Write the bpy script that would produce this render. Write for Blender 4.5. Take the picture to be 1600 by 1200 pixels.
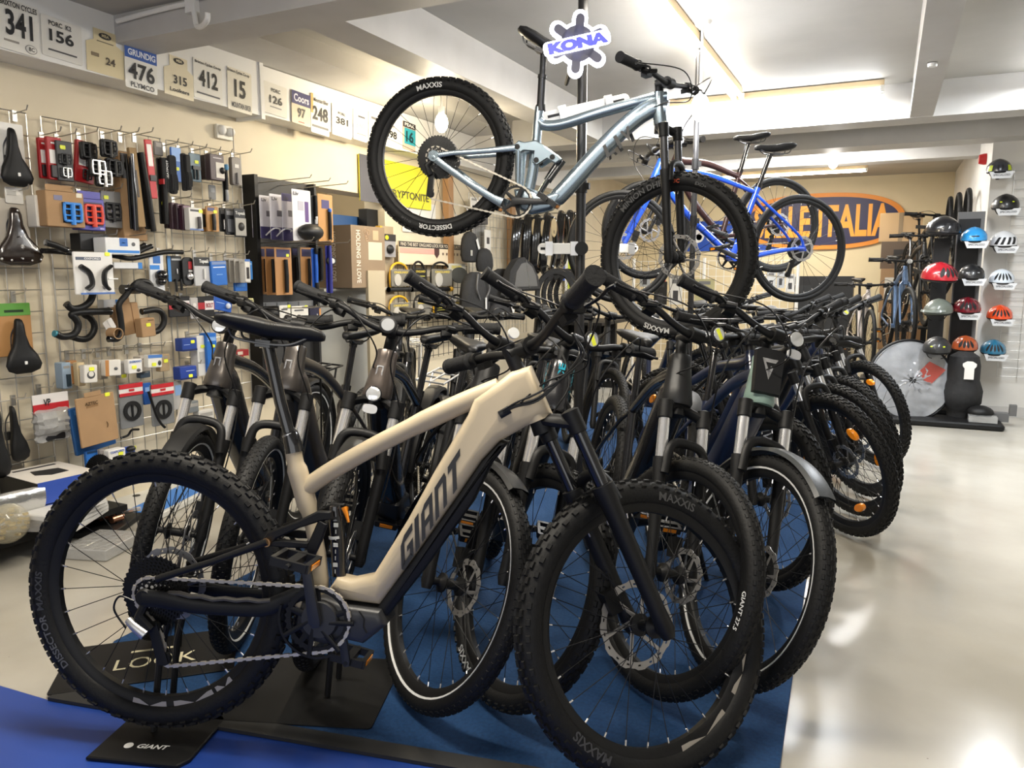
import bpy, math, random
import numpy as np
from mathutils import Matrix, Vector

random.seed(7)
for o in list(bpy.data.objects):
    bpy.data.objects.remove(o)
SC = bpy.context.scene
COL = SC.collection
PI = math.pi

# ------------------------------------------------------------------ camera
# x runs across the shop away from the left wall, y into its depth, z up
F_PX, CAM_H, CAM_X = 1200.0, 1.235, 3.7
YAW, PITCH = math.radians(25.8), math.radians(8.06)
cam_data = bpy.data.cameras.new('camera')
cam_data.sensor_width = 36.0
cam_data.lens = 36.0 * F_PX / 1600.0
cam_data.clip_start = 0.05
cam = bpy.data.objects.new('camera', cam_data)
COL.objects.link(cam)
cam.location = (CAM_X, 0.0, CAM_H)
cam.rotation_euler = (PI / 2 - PITCH, 0.0, YAW)
SC.camera = cam

# ------------------------------------------------------------------ world, daylight from the shop front, exposure
world = bpy.data.worlds.new('world')
SC.world = world
world.use_nodes = True
wn = world.node_tree.nodes
wl = world.node_tree.links
bg = wn['Background']
bg.inputs[0].default_value = (1.0, 0.97, 0.92, 1)
bg.inputs[1].default_value = 0.22

SC.view_settings.view_transform = 'Standard'
SC.view_settings.look = 'None'
SC.view_settings.gamma = 1.0
SC.view_settings.use_curve_mapping = False
SC.view_settings.exposure = 0.0


def area(name, loc, target, w, h, power, col):
    d = bpy.data.lights.new(name, 'AREA')
    d.shape = 'RECTANGLE'
    d.size, d.size_y, d.energy, d.color = w, h, power, col
    o = bpy.data.objects.new(name, d)
    COL.objects.link(o)
    o.location = loc
    o.rotation_euler = (Vector(target) - Vector(loc)).to_track_quat('-Z', 'Y').to_euler()
    return o


# the glazed shop front behind the camera
area('shop_window_daylight', (4.2, -2.2, 1.75), (3.2, 4.0, 0.7), 5.0, 2.2, 55, (0.97, 0.98, 1.0))

# ------------------------------------------------------------------ photo directions -> points of the place
_fw = np.array([-math.sin(YAW) * math.cos(PITCH), math.cos(YAW) * math.cos(PITCH), -math.sin(PITCH)])
_rt = np.array([math.cos(YAW), math.sin(YAW), 0.0])
_up = np.cross(_rt, _fw)
_C = np.array([CAM_X, 0.0, CAM_H])


def _ray(px, py):
    return _fw + _rt * (px - 800) / F_PX - _up * (py - 600) / F_PX


def at_z(px, py, z=0.0):
    d = _ray(px, py)
    return _C + d * (z - CAM_H) / d[2]


def at_x(px, py, x):
    d = _ray(px, py)
    return _C + d * (x - CAM_X) / d[0]


def at_y(px, py, y):
    d = _ray(px, py)
    return _C + d * y / d[1]


def at_d(px, py, d):
    return _C + _ray(px, py) * d

# ------------------------------------------------------------------ materials
MATS = {}


def mat(name, col=(0.5, 0.5, 0.5), rough=0.5, metal=0.0, var=0.0, scale=20.0, bump=0.0, coat=0.0, emit=None, power=0.0, alpha=None, spec=None):
    if name in MATS:
        return MATS[name]
    m = bpy.data.materials.new(name)
    m.use_nodes = True
    n, l = m.node_tree.nodes, m.node_tree.links
    b = n['Principled BSDF']
    b.inputs['Base Color'].default_value = (*col, 1)
    b.inputs['Roughness'].default_value = rough
    b.inputs['Metallic'].default_value = metal
    if coat:
        b.inputs['Coat Weight'].default_value = coat
        b.inputs['Coat Roughness'].default_value = 0.08
    if spec is not None:
        b.inputs['Specular IOR Level'].default_value = spec
    if emit:
        b.inputs['Emission Color'].default_value = (*emit, 1)
        b.inputs['Emission Strength'].default_value = power
    if alpha is not None:
        b.inputs['Alpha'].default_value = alpha
    if var or bump:
        t = n.new('ShaderNodeTexCoord')
        z = n.new('ShaderNodeTexNoise')
        z.inputs['Scale'].default_value = scale
        z.inputs['Detail'].default_value = 5
        l.new(t.outputs['Object'], z.inputs['Vector'])
        if var:
            r = n.new('ShaderNodeMapRange')
            r.inputs['To Min'].default_value = 1 - var
            r.inputs['To Max'].default_value = 1 + var
            l.new(z.outputs['Fac'], r.inputs['Value'])
            x = n.new('ShaderNodeVectorMath')
            x.operation = 'SCALE'
            x.inputs[0].default_value = col
            l.new(r.outputs['Result'], x.inputs['Scale'])
            l.new(x.outputs['Vector'], b.inputs['Base Color'])
        if bump:
            k = n.new('ShaderNodeBump')
            k.inputs['Strength'].default_value = bump
            k.inputs['Distance'].default_value = 0.01
            l.new(z.outputs['Fac'], k.inputs['Height'])
            l.new(k.outputs['Normal'], b.inputs['Normal'])
    MATS[name] = m
    return m


def hexc(h):
    v = [int(h[i:i + 2], 16) / 255 for i in (0, 2, 4)]
    return tuple(c / 12.92 if c <= 0.04045 else ((c + 0.055) / 1.055) ** 2.4 for c in v)


def paint(h, rough=0.45):
    """A plain print or plastic colour, by its hex value."""
    return mat('print_' + h, hexc(h), rough)


RUBBER = mat('tyre_rubber', (0.0065, 0.0065, 0.0066), 0.6, bump=0.15, scale=120, var=0.25, spec=.28)
BLACK = mat('black_paint', (0.008, 0.008, 0.0085), 0.38, spec=0.35)
MATTE = mat('matte_black', (0.0075, 0.0075, 0.0078), 0.48, var=0.15, scale=60, spec=.28)
GLOSSBLK = mat('gloss_black', (0.008, 0.008, 0.009), 0.12, coat=0.6)
PLASTIC = mat('black_plastic', (0.011, 0.011, 0.0115), 0.45, spec=.35)
GRIPM = mat('grip_rubber', (0.012, 0.012, 0.0125), 0.7, bump=0.2, scale=150, spec=.3)
DARKGREY = mat('charcoal_paint', (0.028, 0.0285, 0.03), 0.42)
CHROME = mat('chrome', (0.88, 0.87, 0.86), 0.2, 0.8)
STEEL = mat('steel', (0.55, 0.54, 0.52), 0.32, 1.0)
ALLOY = mat('silver_alloy', (0.62, 0.62, 0.62), 0.38, 0.9)
CHAINM = mat('chain_steel', (0.62, 0.57, 0.48), 0.3, 0.55)
ROTORM = mat('rotor_steel', (0.42, 0.41, 0.40), 0.4, 0.8)
WIRE = mat('grid_wire', (0.5, 0.48, 0.44), 0.35, 0.9)
WHITE = mat('white_paint', (0.8, 0.79, 0.76), 0.5)
YELLOW = mat('sticker_yellow', (0.8, 0.85, 0.05), 0.5)
ORANGE = mat('amber_reflector', (0.9, 0.28, 0.01), 0.15, coat=0.5)
REDREF = mat('red_reflector', (0.6, 0.02, 0.02), 0.15, coat=0.5)
CARDB = mat('cardboard', (0.36, 0.22, 0.11), 0.8, var=0.12, scale=12)
LENS = mat('headlight_lens', (0.75, 0.77, 0.78), 0.06, 0.6, coat=1.0)
CLEAR = mat('clear_bag', (0.75, 0.76, 0.77), 0.12, alpha=0.38, coat=0.6)
CLEARP = mat('clear_plastic', (0.8, 0.82, 0.84), 0.08, alpha=0.22, coat=0.6)


# ------------------------------------------------------------------ mesh helpers
def nrm(v):
    v = np.asarray(v, float)
    return v / (np.linalg.norm(v) + 1e-12)


def crv(pts, n=8, closed=False):
    """Catmull-Rom through the points, n steps per span."""
    P = [np.array(p, float) for p in pts]
    m = len(P)
    out = []
    for i in range(m if closed else m - 1):
        p1, p2 = P[i], P[(i + 1) % m]
        p0 = P[i - 1] if (closed or i > 0) else 2 * p1 - p2
        p3 = P[(i + 2) % m] if (closed or i + 2 < m) else 2 * p2 - p1
        for k in range(n):
            t = k / n
            out.append(0.5 * (2 * p1 + (p2 - p0) * t + (2 * p0 - 5 * p1 + 4 * p2 - p3) * t * t + (3 * p1 - p0 - 3 * p2 + p3) * t ** 3))
    if not closed:
        out.append(P[-1])
    return out


class MB:
    def __init__(self):
        self.v, self.f, self.mi, self.cur = [], [], [], 0

    def add(self, vs, fs):
        b = len(self.v)
        self.v += [tuple(map(float, p)) for p in vs]
        self.f += [tuple(b + i for i in f) for f in fs]
        self.mi += [self.cur] * len(fs)
        return self

    def m(self, i):
        self.cur = i
        return self

    def tube(self, pts, r, seg=10, ref=(0, 1, 0), sq=2.0, closed=False, caps=True):
        pts = [np.array(p, float) for p in pts]
        n = len(pts)
        rs = r if isinstance(r, list) else [r] * n
        ref = np.array(ref, float)
        vs = []
        for i, p in enumerate(pts):
            if closed:
                t = nrm(pts[(i + 1) % n] - pts[i - 1])
            else:
                t = nrm(pts[min(i + 1, n - 1)] - pts[max(i - 1, 0)])
            rf = ref
            if abs(np.dot(t, rf)) > 0.97:
                rf = np.array((0, 0, 1.0)) if abs(t[2]) < 0.9 else np.array((1.0, 0, 0))
            s = nrm(rf - t * np.dot(rf, t))
            u = np.cross(t, s)
            ra, rb = rs[i] if isinstance(rs[i], (tuple, list)) else (rs[i], rs[i])
            for k in range(seg):
                a = 2 * PI * (k + 0.5) / seg
                c, d = math.cos(a), math.sin(a)
                c = math.copysign(abs(c) ** (2 / sq), c)
                d = math.copysign(abs(d) ** (2 / sq), d)
                vs.append(p + s * ra * c + u * rb * d)
        fs = []
        for i in range(n if closed else n - 1):
            j = (i + 1) % n
            for k in range(seg):
                l = (k + 1) % seg
                fs.append((i * seg + k, i * seg + l, j * seg + l, j * seg + k))
        if caps and not closed:
            fs.append(tuple(range(seg))[::-1])
            fs.append(tuple((n - 1) * seg + k for k in range(seg)))
        return self.add(vs, fs)

    def box(self, c, s, R=None):
        hx, hy, hz = s[0] / 2, s[1] / 2, s[2] / 2
        vs = [np.array((x, y, z)) for x in (-hx, hx) for y in (-hy, hy) for z in (-hz, hz)]
        if R is not None:
            R = np.array(R)
            vs = [R @ p for p in vs]
        c = np.array(c, float)
        return self.add([p + c for p in vs], [(0, 1, 3, 2), (4, 6, 7, 5), (0, 4, 5, 1), (2, 3, 7, 6), (0, 2, 6, 4), (1, 5, 7, 3)])

    def lathe(self, prof, seg=48, closed=False, axis='y', a0=0.0, a1=2 * PI, c=(0, 0, 0)):
        """prof: (radius, offset along axis)."""
        full = abs(a1 - a0 - 2 * PI) < 1e-6
        ns = seg if full else seg + 1
        n = len(prof)
        vs = []
        for i in range(ns):
            a = a0 + (a1 - a0) * i / seg
            for r, h in prof:
                if axis == 'y':
                    p = (r * math.cos(a), h, r * math.sin(a))
                elif axis == 'z':
                    p = (r * math.cos(a), r * math.sin(a), h)
                else:
                    p = (h, r * math.cos(a), r * math.sin(a))
                vs.append((p[0] + c[0], p[1] + c[1], p[2] + c[2]))
        fs = []
        for i in range(seg):
            j = (i + 1) % ns
            for k in range(n if closed else n - 1):
                l = (k + 1) % n
                fs.append((i * n + k, j * n + k, j * n + l, i * n + l))
        return self.add(vs, fs)

    def plate(self, out, d0, d1, ch=0.0, axis='y', steps=1):
        """Extrude a 2D outline between d0 and d1 along an axis, edges rounded over ch."""
        P = [np.array(p, float) for p in out]
        n = len(P)
        ar = sum(P[i][0] * P[(i + 1) % n][1] - P[(i + 1) % n][0] * P[i][1] for i in range(n))
        if ar < 0:
            P = P[::-1]

        def inset(c):
            if c <= 0:
                return P
            q = []
            for i in range(n):
                e1, e2 = nrm(P[i] - P[i - 1]), nrm(P[(i + 1) % n] - P[i])
                n1, n2 = np.array((-e1[1], e1[0])), np.array((-e2[1], e2[0]))
                b = n1 + n2
                k = max(np.dot(b, b) / 2, 0.35)
                q.append(P[i] + b * c / k)
            return q
        rings = []
        if ch > 0:
            for s in range(steps + 1):
                a = PI / 2 * s / steps
                rings.append((ch * (1 - math.sin(a)), d0 + ch * (1 - math.cos(a))))
            for s in range(steps, -1, -1):
                a = PI / 2 * s / steps
                rings.append((ch * (1 - math.sin(a)), d1 - ch * (1 - math.cos(a))))
        else:
            rings = [(0, d0), (0, d1)]
        vs = []
        for c, d in rings:
            for p in inset(c):
                vs.append((p[0], d, p[1]) if axis == 'y' else ((d, p[0], p[1]) if axis == 'x' else (p[0], p[1], d)))
        fs = []
        for r in range(len(rings) - 1):
            for k in range(n):
                l = (k + 1) % n
                fs.append((r * n + k, r * n + l, (r + 1) * n + l, (r + 1) * n + k))
        fs.append(tuple(range(n))[::-1])
        fs.append(tuple((len(rings) - 1) * n + k for k in range(n)))
        return self.add(vs, fs)

    def loft(self, rings, caps=True):
        n = len(rings[0])
        vs = [p for r in rings for p in r]
        fs = []
        for i in range(len(rings) - 1):
            for k in range(n):
                l = (k + 1) % n
                fs.append((i * n + k, i * n + l, (i + 1) * n + l, (i + 1) * n + k))
        if caps:
            fs.append(tuple(range(n))[::-1])
            fs.append(tuple((len(rings) - 1) * n + k for k in range(n)))
        return self.add(vs, fs)

    def ball(self, c, r, seg=14, rings=8):
        r = r if isinstance(r, (tuple, list)) else (r, r, r)
        vs = []
        for i in range(rings + 1):
            a = PI * i / rings
            for k in range(seg):
                b = 2 * PI * k / seg
                vs.append((c[0] + r[0] * math.sin(a) * math.cos(b), c[1] + r[1] * math.sin(a) * math.sin(b), c[2] + r[2] * math.cos(a)))
        fs = [(i * seg + k, (i + 1) * seg + k, (i + 1) * seg + (k + 1) % seg, i * seg + (k + 1) % seg) for i in range(rings) for k in range(seg)]
        return self.add(vs, fs)

    def mesh(self, name, mats, smooth=True, angle=38):
        me = bpy.data.meshes.new(name)
        me.from_pydata(self.v, [], self.f)
        for m in (mats if isinstance(mats, (list, tuple)) else [mats]):
            me.materials.append(m)
        if self.mi and max(self.mi) > 0:
            me.polygons.foreach_set('material_index', self.mi)
        if smooth:
            me.polygons.foreach_set('use_smooth', [True] * len(me.polygons))
            me.set_sharp_from_angle(angle=math.radians(angle))
        me.update()
        return me


def link(name, data, parent=None, M=None, loc=None):
    o = bpy.data.objects.new(name, data)
    COL.objects.link(o)
    if parent is not None:
        o.parent = parent
    if M is not None:
        if parent is not None:
            o.matrix_local = M
        else:
            o.matrix_world = M
    if loc is not None:
        o.location = loc
    return o


def ob(name, mb, mats, parent=None, M=None, loc=None, smooth=True, angle=38):
    return link(name, mb.mesh(name, mats, smooth, angle), parent, M, loc)


def tag(o, label, cat, group=None):
    o['label'], o['category'] = label, cat
    if group:
        o['group'] = group
    return o


def empty(name, label, cat, M=None, loc=None, group=None):
    return tag(link(name, None, None, M, loc), label, cat, group)


def struct(name, mb, mats, smooth=False):
    o = ob(name, mb, mats, smooth=smooth)
    o['kind'] = 'structure'
    return o


_txt = {}


def text_geo(s, size, bold=0.0, shear=0.0, squeeze=1.0):
    """Vertices and faces of a flat word, centred on its own middle, in the x-y plane."""
    k = (s, bold, shear)
    if k not in _txt:
        c = bpy.data.curves.new('t', 'FONT')
        c.body = s
        c.size = 1.0
        c.resolution_u = 3
        c.shear = shear
        c.offset = bold
        o = bpy.data.objects.new('t', c)
        COL.objects.link(o)
        bpy.context.view_layer.update()
        me = bpy.data.meshes.new_from_object(o.evaluated_get(bpy.context.evaluated_depsgraph_get()))
        vs = np.array([v.co[:] for v in me.vertices])
        fs = [tuple(p.vertices) for p in me.polygons]
        if len(vs):
            vs -= np.array([*(vs.min(0) + vs.max(0))[:2] / 2, 0])
            ext = vs.max(0) - vs.min(0)
        bpy.data.objects.remove(o)
        bpy.data.curves.remove(c)
        bpy.data.meshes.remove(me)
        _txt[k] = (vs, fs)
    vs, fs = _txt[k]
    v = vs * size
    v[:, 0] *= squeeze
    return v, fs


def word(mb, s, O, X, Y, width=None, height=None, lift=0.0006, bold=0.0, shear=0.0):
    """Flat lettering centred at O, running along X with its tops along Y, fitted to a width and/or height in metres."""
    v, f = text_geo(s, 1.0, bold, shear)
    ext = v.max(0) - v.min(0)
    if height is None:
        kx = ky = width / ext[0]
    else:
        ky = height / ext[1]
        kx = width / ext[0] if width else ky
    O, X, Y = np.array(O, float), nrm(X), nrm(Y)
    N = np.cross(X, Y)
    return mb.add([O + X * p[0] * kx + Y * p[1] * ky + N * lift for p in v], f)

# ------------------------------------------------------------------ the shop: floor, walls, ceiling and beams
def noise_mat(name, c0, c1, scale, rough, rough_var=0.0, bump=0.0, detail=6, marks=None):
    m = bpy.data.materials.new(name)
    m.use_nodes = True
    n, l = m.node_tree.nodes, m.node_tree.links
    b = n['Principled BSDF']
    t = n.new('ShaderNodeTexCoord')
    z = n.new('ShaderNodeTexNoise')
    z.inputs['Scale'].default_value = scale
    z.inputs['Detail'].default_value = detail
    l.new(t.outputs['Object'], z.inputs['Vector'])
    r = n.new('ShaderNodeValToRGB')
    r.color_ramp.elements[0].position, r.color_ramp.elements[1].position = .32, .68
    r.color_ramp.elements[0].color, r.color_ramp.elements[1].color = (*c0, 1), (*c1, 1)
    l.new(z.outputs['Fac'], r.inputs['Fac'])
    col = r.outputs['Color']
    if marks:
        # small worn specks with a shape of their own
        v = n.new('ShaderNodeTexVoronoi')
        v.inputs['Scale'].default_value = marks[1]
        l.new(t.outputs['Object'], v.inputs['Vector'])
        z2 = n.new('ShaderNodeTexNoise')
        z2.inputs['Scale'].default_value = marks[1] * .7
        l.new(t.outputs['Object'], z2.inputs['Vector'])
        ml = n.new('ShaderNodeMath')
        ml.operation = 'MULTIPLY'
        l.new(v.outputs['Distance'], ml.inputs[0])
        l.new(z2.outputs['Fac'], ml.inputs[1])
        lt = n.new('ShaderNodeMath')
        lt.operation = 'LESS_THAN'
        lt.inputs[1].default_value = marks[2]
        l.new(ml.outputs[0], lt.inputs[0])
        mx = n.new('ShaderNodeMix')
        mx.data_type = 'RGBA'
        l.new(lt.outputs[0], mx.inputs['Factor'])
        l.new(col, mx.inputs['A'])
        mx.inputs['B'].default_value = (*marks[0], 1)
        col = mx.outputs['Result']
    l.new(col, b.inputs['Base Color'])
    b.inputs['Roughness'].default_value = rough
    if rough_var:
        mr = n.new('ShaderNodeMapRange')
        mr.inputs['To Min'].default_value, mr.inputs['To Max'].default_value = rough - rough_var, rough + rough_var
        l.new(z.outputs['Fac'], mr.inputs['Value'])
        l.new(mr.outputs['Result'], b.inputs['Roughness'])
    if bump:
        k = n.new('ShaderNodeBump')
        k.inputs['Strength'].default_value = bump
        k.inputs['Distance'].default_value = .004
        l.new(z.outputs['Fac'], k.inputs['Height'])
        l.new(k.outputs['Normal'], b.inputs['Normal'])
    MATS[name] = m
    return m


FLOORM = noise_mat('painted_concrete', (.37, .345, .29), (.50, .475, .42), 1.3, .17, .09, marks=((.25, .23, .2), 7, .008))
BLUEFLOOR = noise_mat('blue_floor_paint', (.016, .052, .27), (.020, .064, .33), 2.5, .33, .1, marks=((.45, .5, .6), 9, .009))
WALLM = noise_mat('cream_wall', (.64, .565, .42), (.69, .61, .46), 3, .65, bump=.15)
BLOCKM = noise_mat('cream_wall_back', (.68, .58, .38), (.72, .62, .42), 2.5, .6)
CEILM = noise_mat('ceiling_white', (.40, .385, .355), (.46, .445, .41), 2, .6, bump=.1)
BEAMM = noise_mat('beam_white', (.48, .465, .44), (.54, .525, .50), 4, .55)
WHITEWALL = noise_mat('white_wall', (.66, .64, .60), (.71, .69, .65), 3, .6)

ZC, ZB = 2.62, 2.37
X1, Y0, Y1 = 7.0, -3.0, 12.2


def slab(name, x0, x1, y0, y1, z0, z1, m):
    return struct(name, MB().box(((x0 + x1) / 2, (y0 + y1) / 2, (z0 + z1) / 2), (x1 - x0, y1 - y0, z1 - z0)), m)


slab('floor', -.2, X1, Y0, Y1 + .2, -.1, 0.0, FLOORM)
mb = MB()
mb.plate([(-.0, -3.0), (5.2, -3.0), (3.6, 1.62), (3.08, 1.60), (1.6, 1.30), (1.36, 1.285), (-.0, 1.25)], .0, .003, axis='z')
bf = struct('floor_paint', mb, BLUEFLOOR)
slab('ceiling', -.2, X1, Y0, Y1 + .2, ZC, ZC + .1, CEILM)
# left wall with the opening to the back office
OY0, OY1, OZ = 4.36, 5.28, 1.86
mb = MB()
mb.box((-.1, (Y0 + OY0) / 2, ZC / 2), (.2, OY0 - Y0, ZC))
mb.box((-.1, (OY1 + Y1) / 2, ZC / 2), (.2, Y1 - OY1, ZC))
mb.box((-.1, (OY0 + OY1) / 2, (OZ + ZC) / 2), (.2, OY1 - OY0, ZC - OZ))
struct('wall_left', mb, WALLM)
# small office behind the opening
mb = MB()
mb.box((-1.5, 4.9, 1.3), (.1, 3.0, 2.6))
mb.box((-.85, 6.4, 1.3), (1.4, .1, 2.6))
mb.box((-.85, 3.4, 1.3), (1.4, .1, 2.6))
mb.box((-.85, 4.9, 2.35), (1.4, 3.0, .1))
mb.box((-.85, 4.9, -.05), (1.4, 3.0, .1))
struct('wall_office', mb, WALLM)
slab('wall_back', -.2, X1, Y1, Y1 + .2, 0, ZC + .1, BLOCKM)
slab('wall_side', 4.45, 4.6, 8.05, Y1, 0, ZC, WHITEWALL)
slab('wall_right', 4.45, X1, 7.9, 8.05, 0, ZC, WHITEWALL)
slab('baseboard_right', 4.46, X1, 7.885, 7.9, 0, .09, BEAMM)
slab('wall_shop_side', X1, X1 + .2, Y0, 8.05, 0, ZC, WHITEWALL)
# boxed fascia along the left wall where the race numbers are stuck, in two lengths
mb = MB()
mb.box((.1, (Y0 + 3.72) / 2, 2.355), (.2, 3.72 - Y0, .31))
mb.box((.09, (3.72 + 9.2) / 2, 2.36), (.18, 9.2 - 3.72, .29))
mb.box((.105, 3.73, 2.35), (.21, .03, .34))
struct('trim_1', mb, WHITE)
slab('ceiling_soffit', .0, .56, 2.85, 9.2, 2.51, ZC, BEAMM)
# beams: two along the shop, several across it
slab('beam_left', 1.2, 1.42, 2.9, 6.5, ZB + .004, ZC, BEAMM)
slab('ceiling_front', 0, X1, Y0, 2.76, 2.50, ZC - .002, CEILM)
slab('beam_right', 3.78, 3.93, 2.9, 6.6, ZB + .004, ZC, BEAMM)
slab('beam_front', 0, X1, 2.74, 2.97, ZB, ZC, BEAMM)
slab('beam_cross', 0, X1, 6.5, 6.78, ZB, ZC, BEAMM)
slab('beam_cross_second', 0, X1, 7.62, 7.95, ZB - .01, ZC, BEAMM)
slab('beam_cross_third', 0, 4.45, 9.0, 9.25, ZB + .03, ZC, BEAMM)
# conduit clipped along the front beam, dropping in a hook
mb = MB()
pipe = crv([(.25, 2.72, 2.46), (.5, 2.72, 2.47), (.74, 2.72, 2.47), (.77, 2.715, 2.43), (.80, 2.70, 2.36), (.88, 2.66, 2.34), (.95, 2.62, 2.345), (.96, 2.615, 2.37)], 6)
mb.tube(pipe, .012, 8)
mb.tube([(.74, 2.72, 2.485), (1.5, 2.72, 2.485), (2.6, 2.72, 2.485)], .008, 8)
mb.box((.75, 2.725, 2.46), (.06, .03, .06))
tag(ob('conduit_pipe', mb, WHITE), 'white conduit pipe along the front ceiling beam ending in a hook', 'pipe')

# ------------------------------------------------------------------ bicycles
# local frame of a bicycle: x forward, y to its left, z up; origin where the rear tyre meets the ground
_mesh = {}


def cached(key, fn):
    if key not in _mesh:
        _mesh[key] = fn()
    return _mesh[key]


def tyre_mesh(R, w, tread):
    mb = MB()
    rc, rr = R - w * 0.5, w * 0.5
    prof = []
    for i in range(18):
        a = math.radians(-150 + 300 * i / 17)
        prof.append((rc + rr * math.cos(a) * (0.97 if tread == 'knob' else 1.0), rr * math.sin(a)))
    mb.lathe(prof, 72, closed=True)
    if tread == 'slick':
        return mb.mesh('tyre', RUBBER, angle=80)
    if tread == 'knob':
        nr, rows, kx, ky, kz = 60, ((-58, 0, .9), (-27, .5, 1), (-9, 0, 1), (9, 0, 1), (27, .5, 1), (58, 0, .9)), 0.017, 0.0085, 0.0052
    else:
        nr, rows, kx, ky, kz = 84, ((-46, 0, 1), (-23, .5, 1), (0, 0, 1), (23, .5, 1), (46, 0, 1)), 0.013, 0.0072, 0.0022
    for i in range(nr):
        for (pa, ph, sc) in rows:
            th = 2 * PI * (i + ph) / nr
            a = math.radians(pa)
            dr = np.array((math.cos(th), 0, math.sin(th)))
            tg = np.array((-math.sin(th), 0, math.cos(th)))
            out = dr * math.cos(a) + np.array((0, 1, 0)) * math.sin(a)
            sd = np.cross(out, tg)
            p = dr * rc + out * (rr * 0.985 + kz * 0.35)
            h = [tg * kx / 2 * sc, sd * ky / 2 * (1.25 if abs(pa) > 50 else 1), out * kz]
            b = [p + h[0] * x * 1.1 + h[1] * y * 1.1 - h[2] * 0.6 for x, y in ((-1, -1), (1, -1), (1, 1), (-1, 1))]
            t = [p + h[0] * x * .85 + h[1] * y * .85 + h[2] * 0.6 for x, y in ((-1, -1), (1, -1), (1, 1), (-1, 1))]
            mb.add(b + t, [(4, 5, 6, 7), (0, 1, 5, 4), (1, 2, 6, 5), (2, 3, 7, 6), (3, 0, 4, 7)])
    return mb.mesh('tyre', RUBBER, angle=40)


def rim_mesh(R, w):
    mb = MB()
    ro = R - w * 0.86
    hw = min(w * 0.33, 0.019)
    mb.lathe([(ro, -hw), (ro + .004, -hw * .8), (ro, -hw * .6), (ro, hw * .6), (ro + .004, hw * .8), (ro, hw), (ro - .014, hw * .9), (ro - .024, hw * .45), (ro - .024, -hw * .45), (ro - .014, -hw * .9)], 64, closed=True)
    return mb, ro


def spokes_mesh(R, w):
    ro = R - w * 0.86 - .024
    mb = MB()
    n = 28
    for i in range(n):
        a = 2 * PI * i / n
        y = 0.03 if i % 2 else -0.03
        b = a + (0.85 if (i // 2) % 2 else -0.85)
        p0 = np.array((.026 * math.cos(b), y, .026 * math.sin(b)))
        p1 = np.array((ro * math.cos(a), 0, ro * math.sin(a)))
        mb.m(0).tube([p0, p1], 0.00115, 5, caps=False)
        d = nrm(p0 - p1)
        mb.m(1).tube([p1, p1 + d * .013], 0.0022, 6)
    return mb.mesh('spokes', [MATTE, CHROME])


def hub_mesh():
    mb = MB()
    mb.lathe([(0, -.062), (.011, -.062), (.011, -.045), (.016, -.04), (.028, -.034), (.028, -.028), (.014, -.022), (.014, .022), (.028, .028), (.028, .034), (.016, .04), (.011, .05), (.011, .062), (0, .062)], 20)
    return mb.mesh('hub', MATTE)


def rotor_mesh(r):
    mb = MB()
    n = 36
    ri = r - .017
    for (h0, h1) in ((-.001, .001),):
        ring = []
        for i in range(n * 2):
            a = PI * i / n
            ro = r + (.0022 if (i // 3) % 2 else -.0015)
            ring.append((a, ro))
        vs, fs = [], []
        N = len(ring)
        for a, ro in ring:
            mids = (ri + .006, ri + .0105)
            for rr in (ri, mids[0], mids[1], ro):
                for h in (h0, h1):
                    vs.append((rr * math.cos(a), h, rr * math.sin(a)))
        for i in range(N):
            j = (i + 1) % N
            A, B = i * 8, j * 8
            slot = i % 4 in (1,)
            for s in range(3):
                if s == 1 and slot:
                    continue
                q = s * 2
                fs += [(A + q, A + q + 2, B + q + 2, B + q), (A + q + 1, B + q + 1, B + q + 3, A + q + 3)]
            fs += [(A, B, B + 1, A + 1), (A + 6, A + 7, B + 7, B + 6)]
        mb.add(vs, fs)
    for k in range(6):
        a = 2 * PI * k / 6
        b = a + 0.55
        mb.tube([(.02 * math.cos(a), 0, .02 * math.sin(a)), ((ri + .002) * math.cos(b), 0, (ri + .002) * math.sin(b))], [(.001, .006), (.001, .0045)], 6)
    mb.lathe([(.012, -.002), (.024, -.002), (.024, .002), (.012, .002)], 24, closed=True)
    return mb.mesh('brake_rotor', ROTORM)


def cassette_mesh():
    mb = MB()
    for k in range(9):
        r = .068 - k * .0056
        y = -.022 - k * .0042
        pr = []
        n = 40
        for i in range(n * 2):
            a = PI * i / n
            q = r + (.002 if i % 2 else -.002)
            pr.append((q * math.cos(a), q * math.sin(a)))
        mb.plate(pr, y - .001, y + .001)
        for j in range(10):
            a = 2 * PI * (j + k * .3) / 10
            mb.m(1).tube([(r * .78 * math.cos(a), y - .0013, r * .78 * math.sin(a)), (r * .78 * math.cos(a), y + .0001, r * .78 * math.sin(a))], .0035, 6).m(0)
    return mb.mesh('cassette', [mat('cassette_black', (.03, .03, .03), .3, .8), mat('cog_highlight', (.6, .58, .54), .4, .3)])


def stripe_mesh(R, w):
    mb = MB()
    r = R - w * .80
    for s in (-1, 1):
        y = s * w * .395
        mb.lathe([(r - .0025, y + s * .001), (r + .003, y + s * .0035), (r + .003, y + s * .001), (r - .0025, y - s * .001)], 64, closed=True)
    return mb.mesh('reflective_stripe', mat('reflective_white', (.75, .75, .73), .4))


def arc_word(mb, s, r, height, y, ang, side, spacing=1.1, bold=.02):
    """A word laid round a sidewall, centred at angle ang (degrees, 90 on top)."""
    v, f = text_geo(s, 1.0, bold)
    ext = v.max(0) - v.min(0)
    k = height / ext[1]
    a0 = math.radians(ang)
    vs = []
    for p in v:
        a = a0 + side * p[0] * k * spacing / r
        q = r + p[1] * k
        vs.append((q * math.cos(a), y, q * math.sin(a)))
    mb.add(vs, f)


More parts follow.
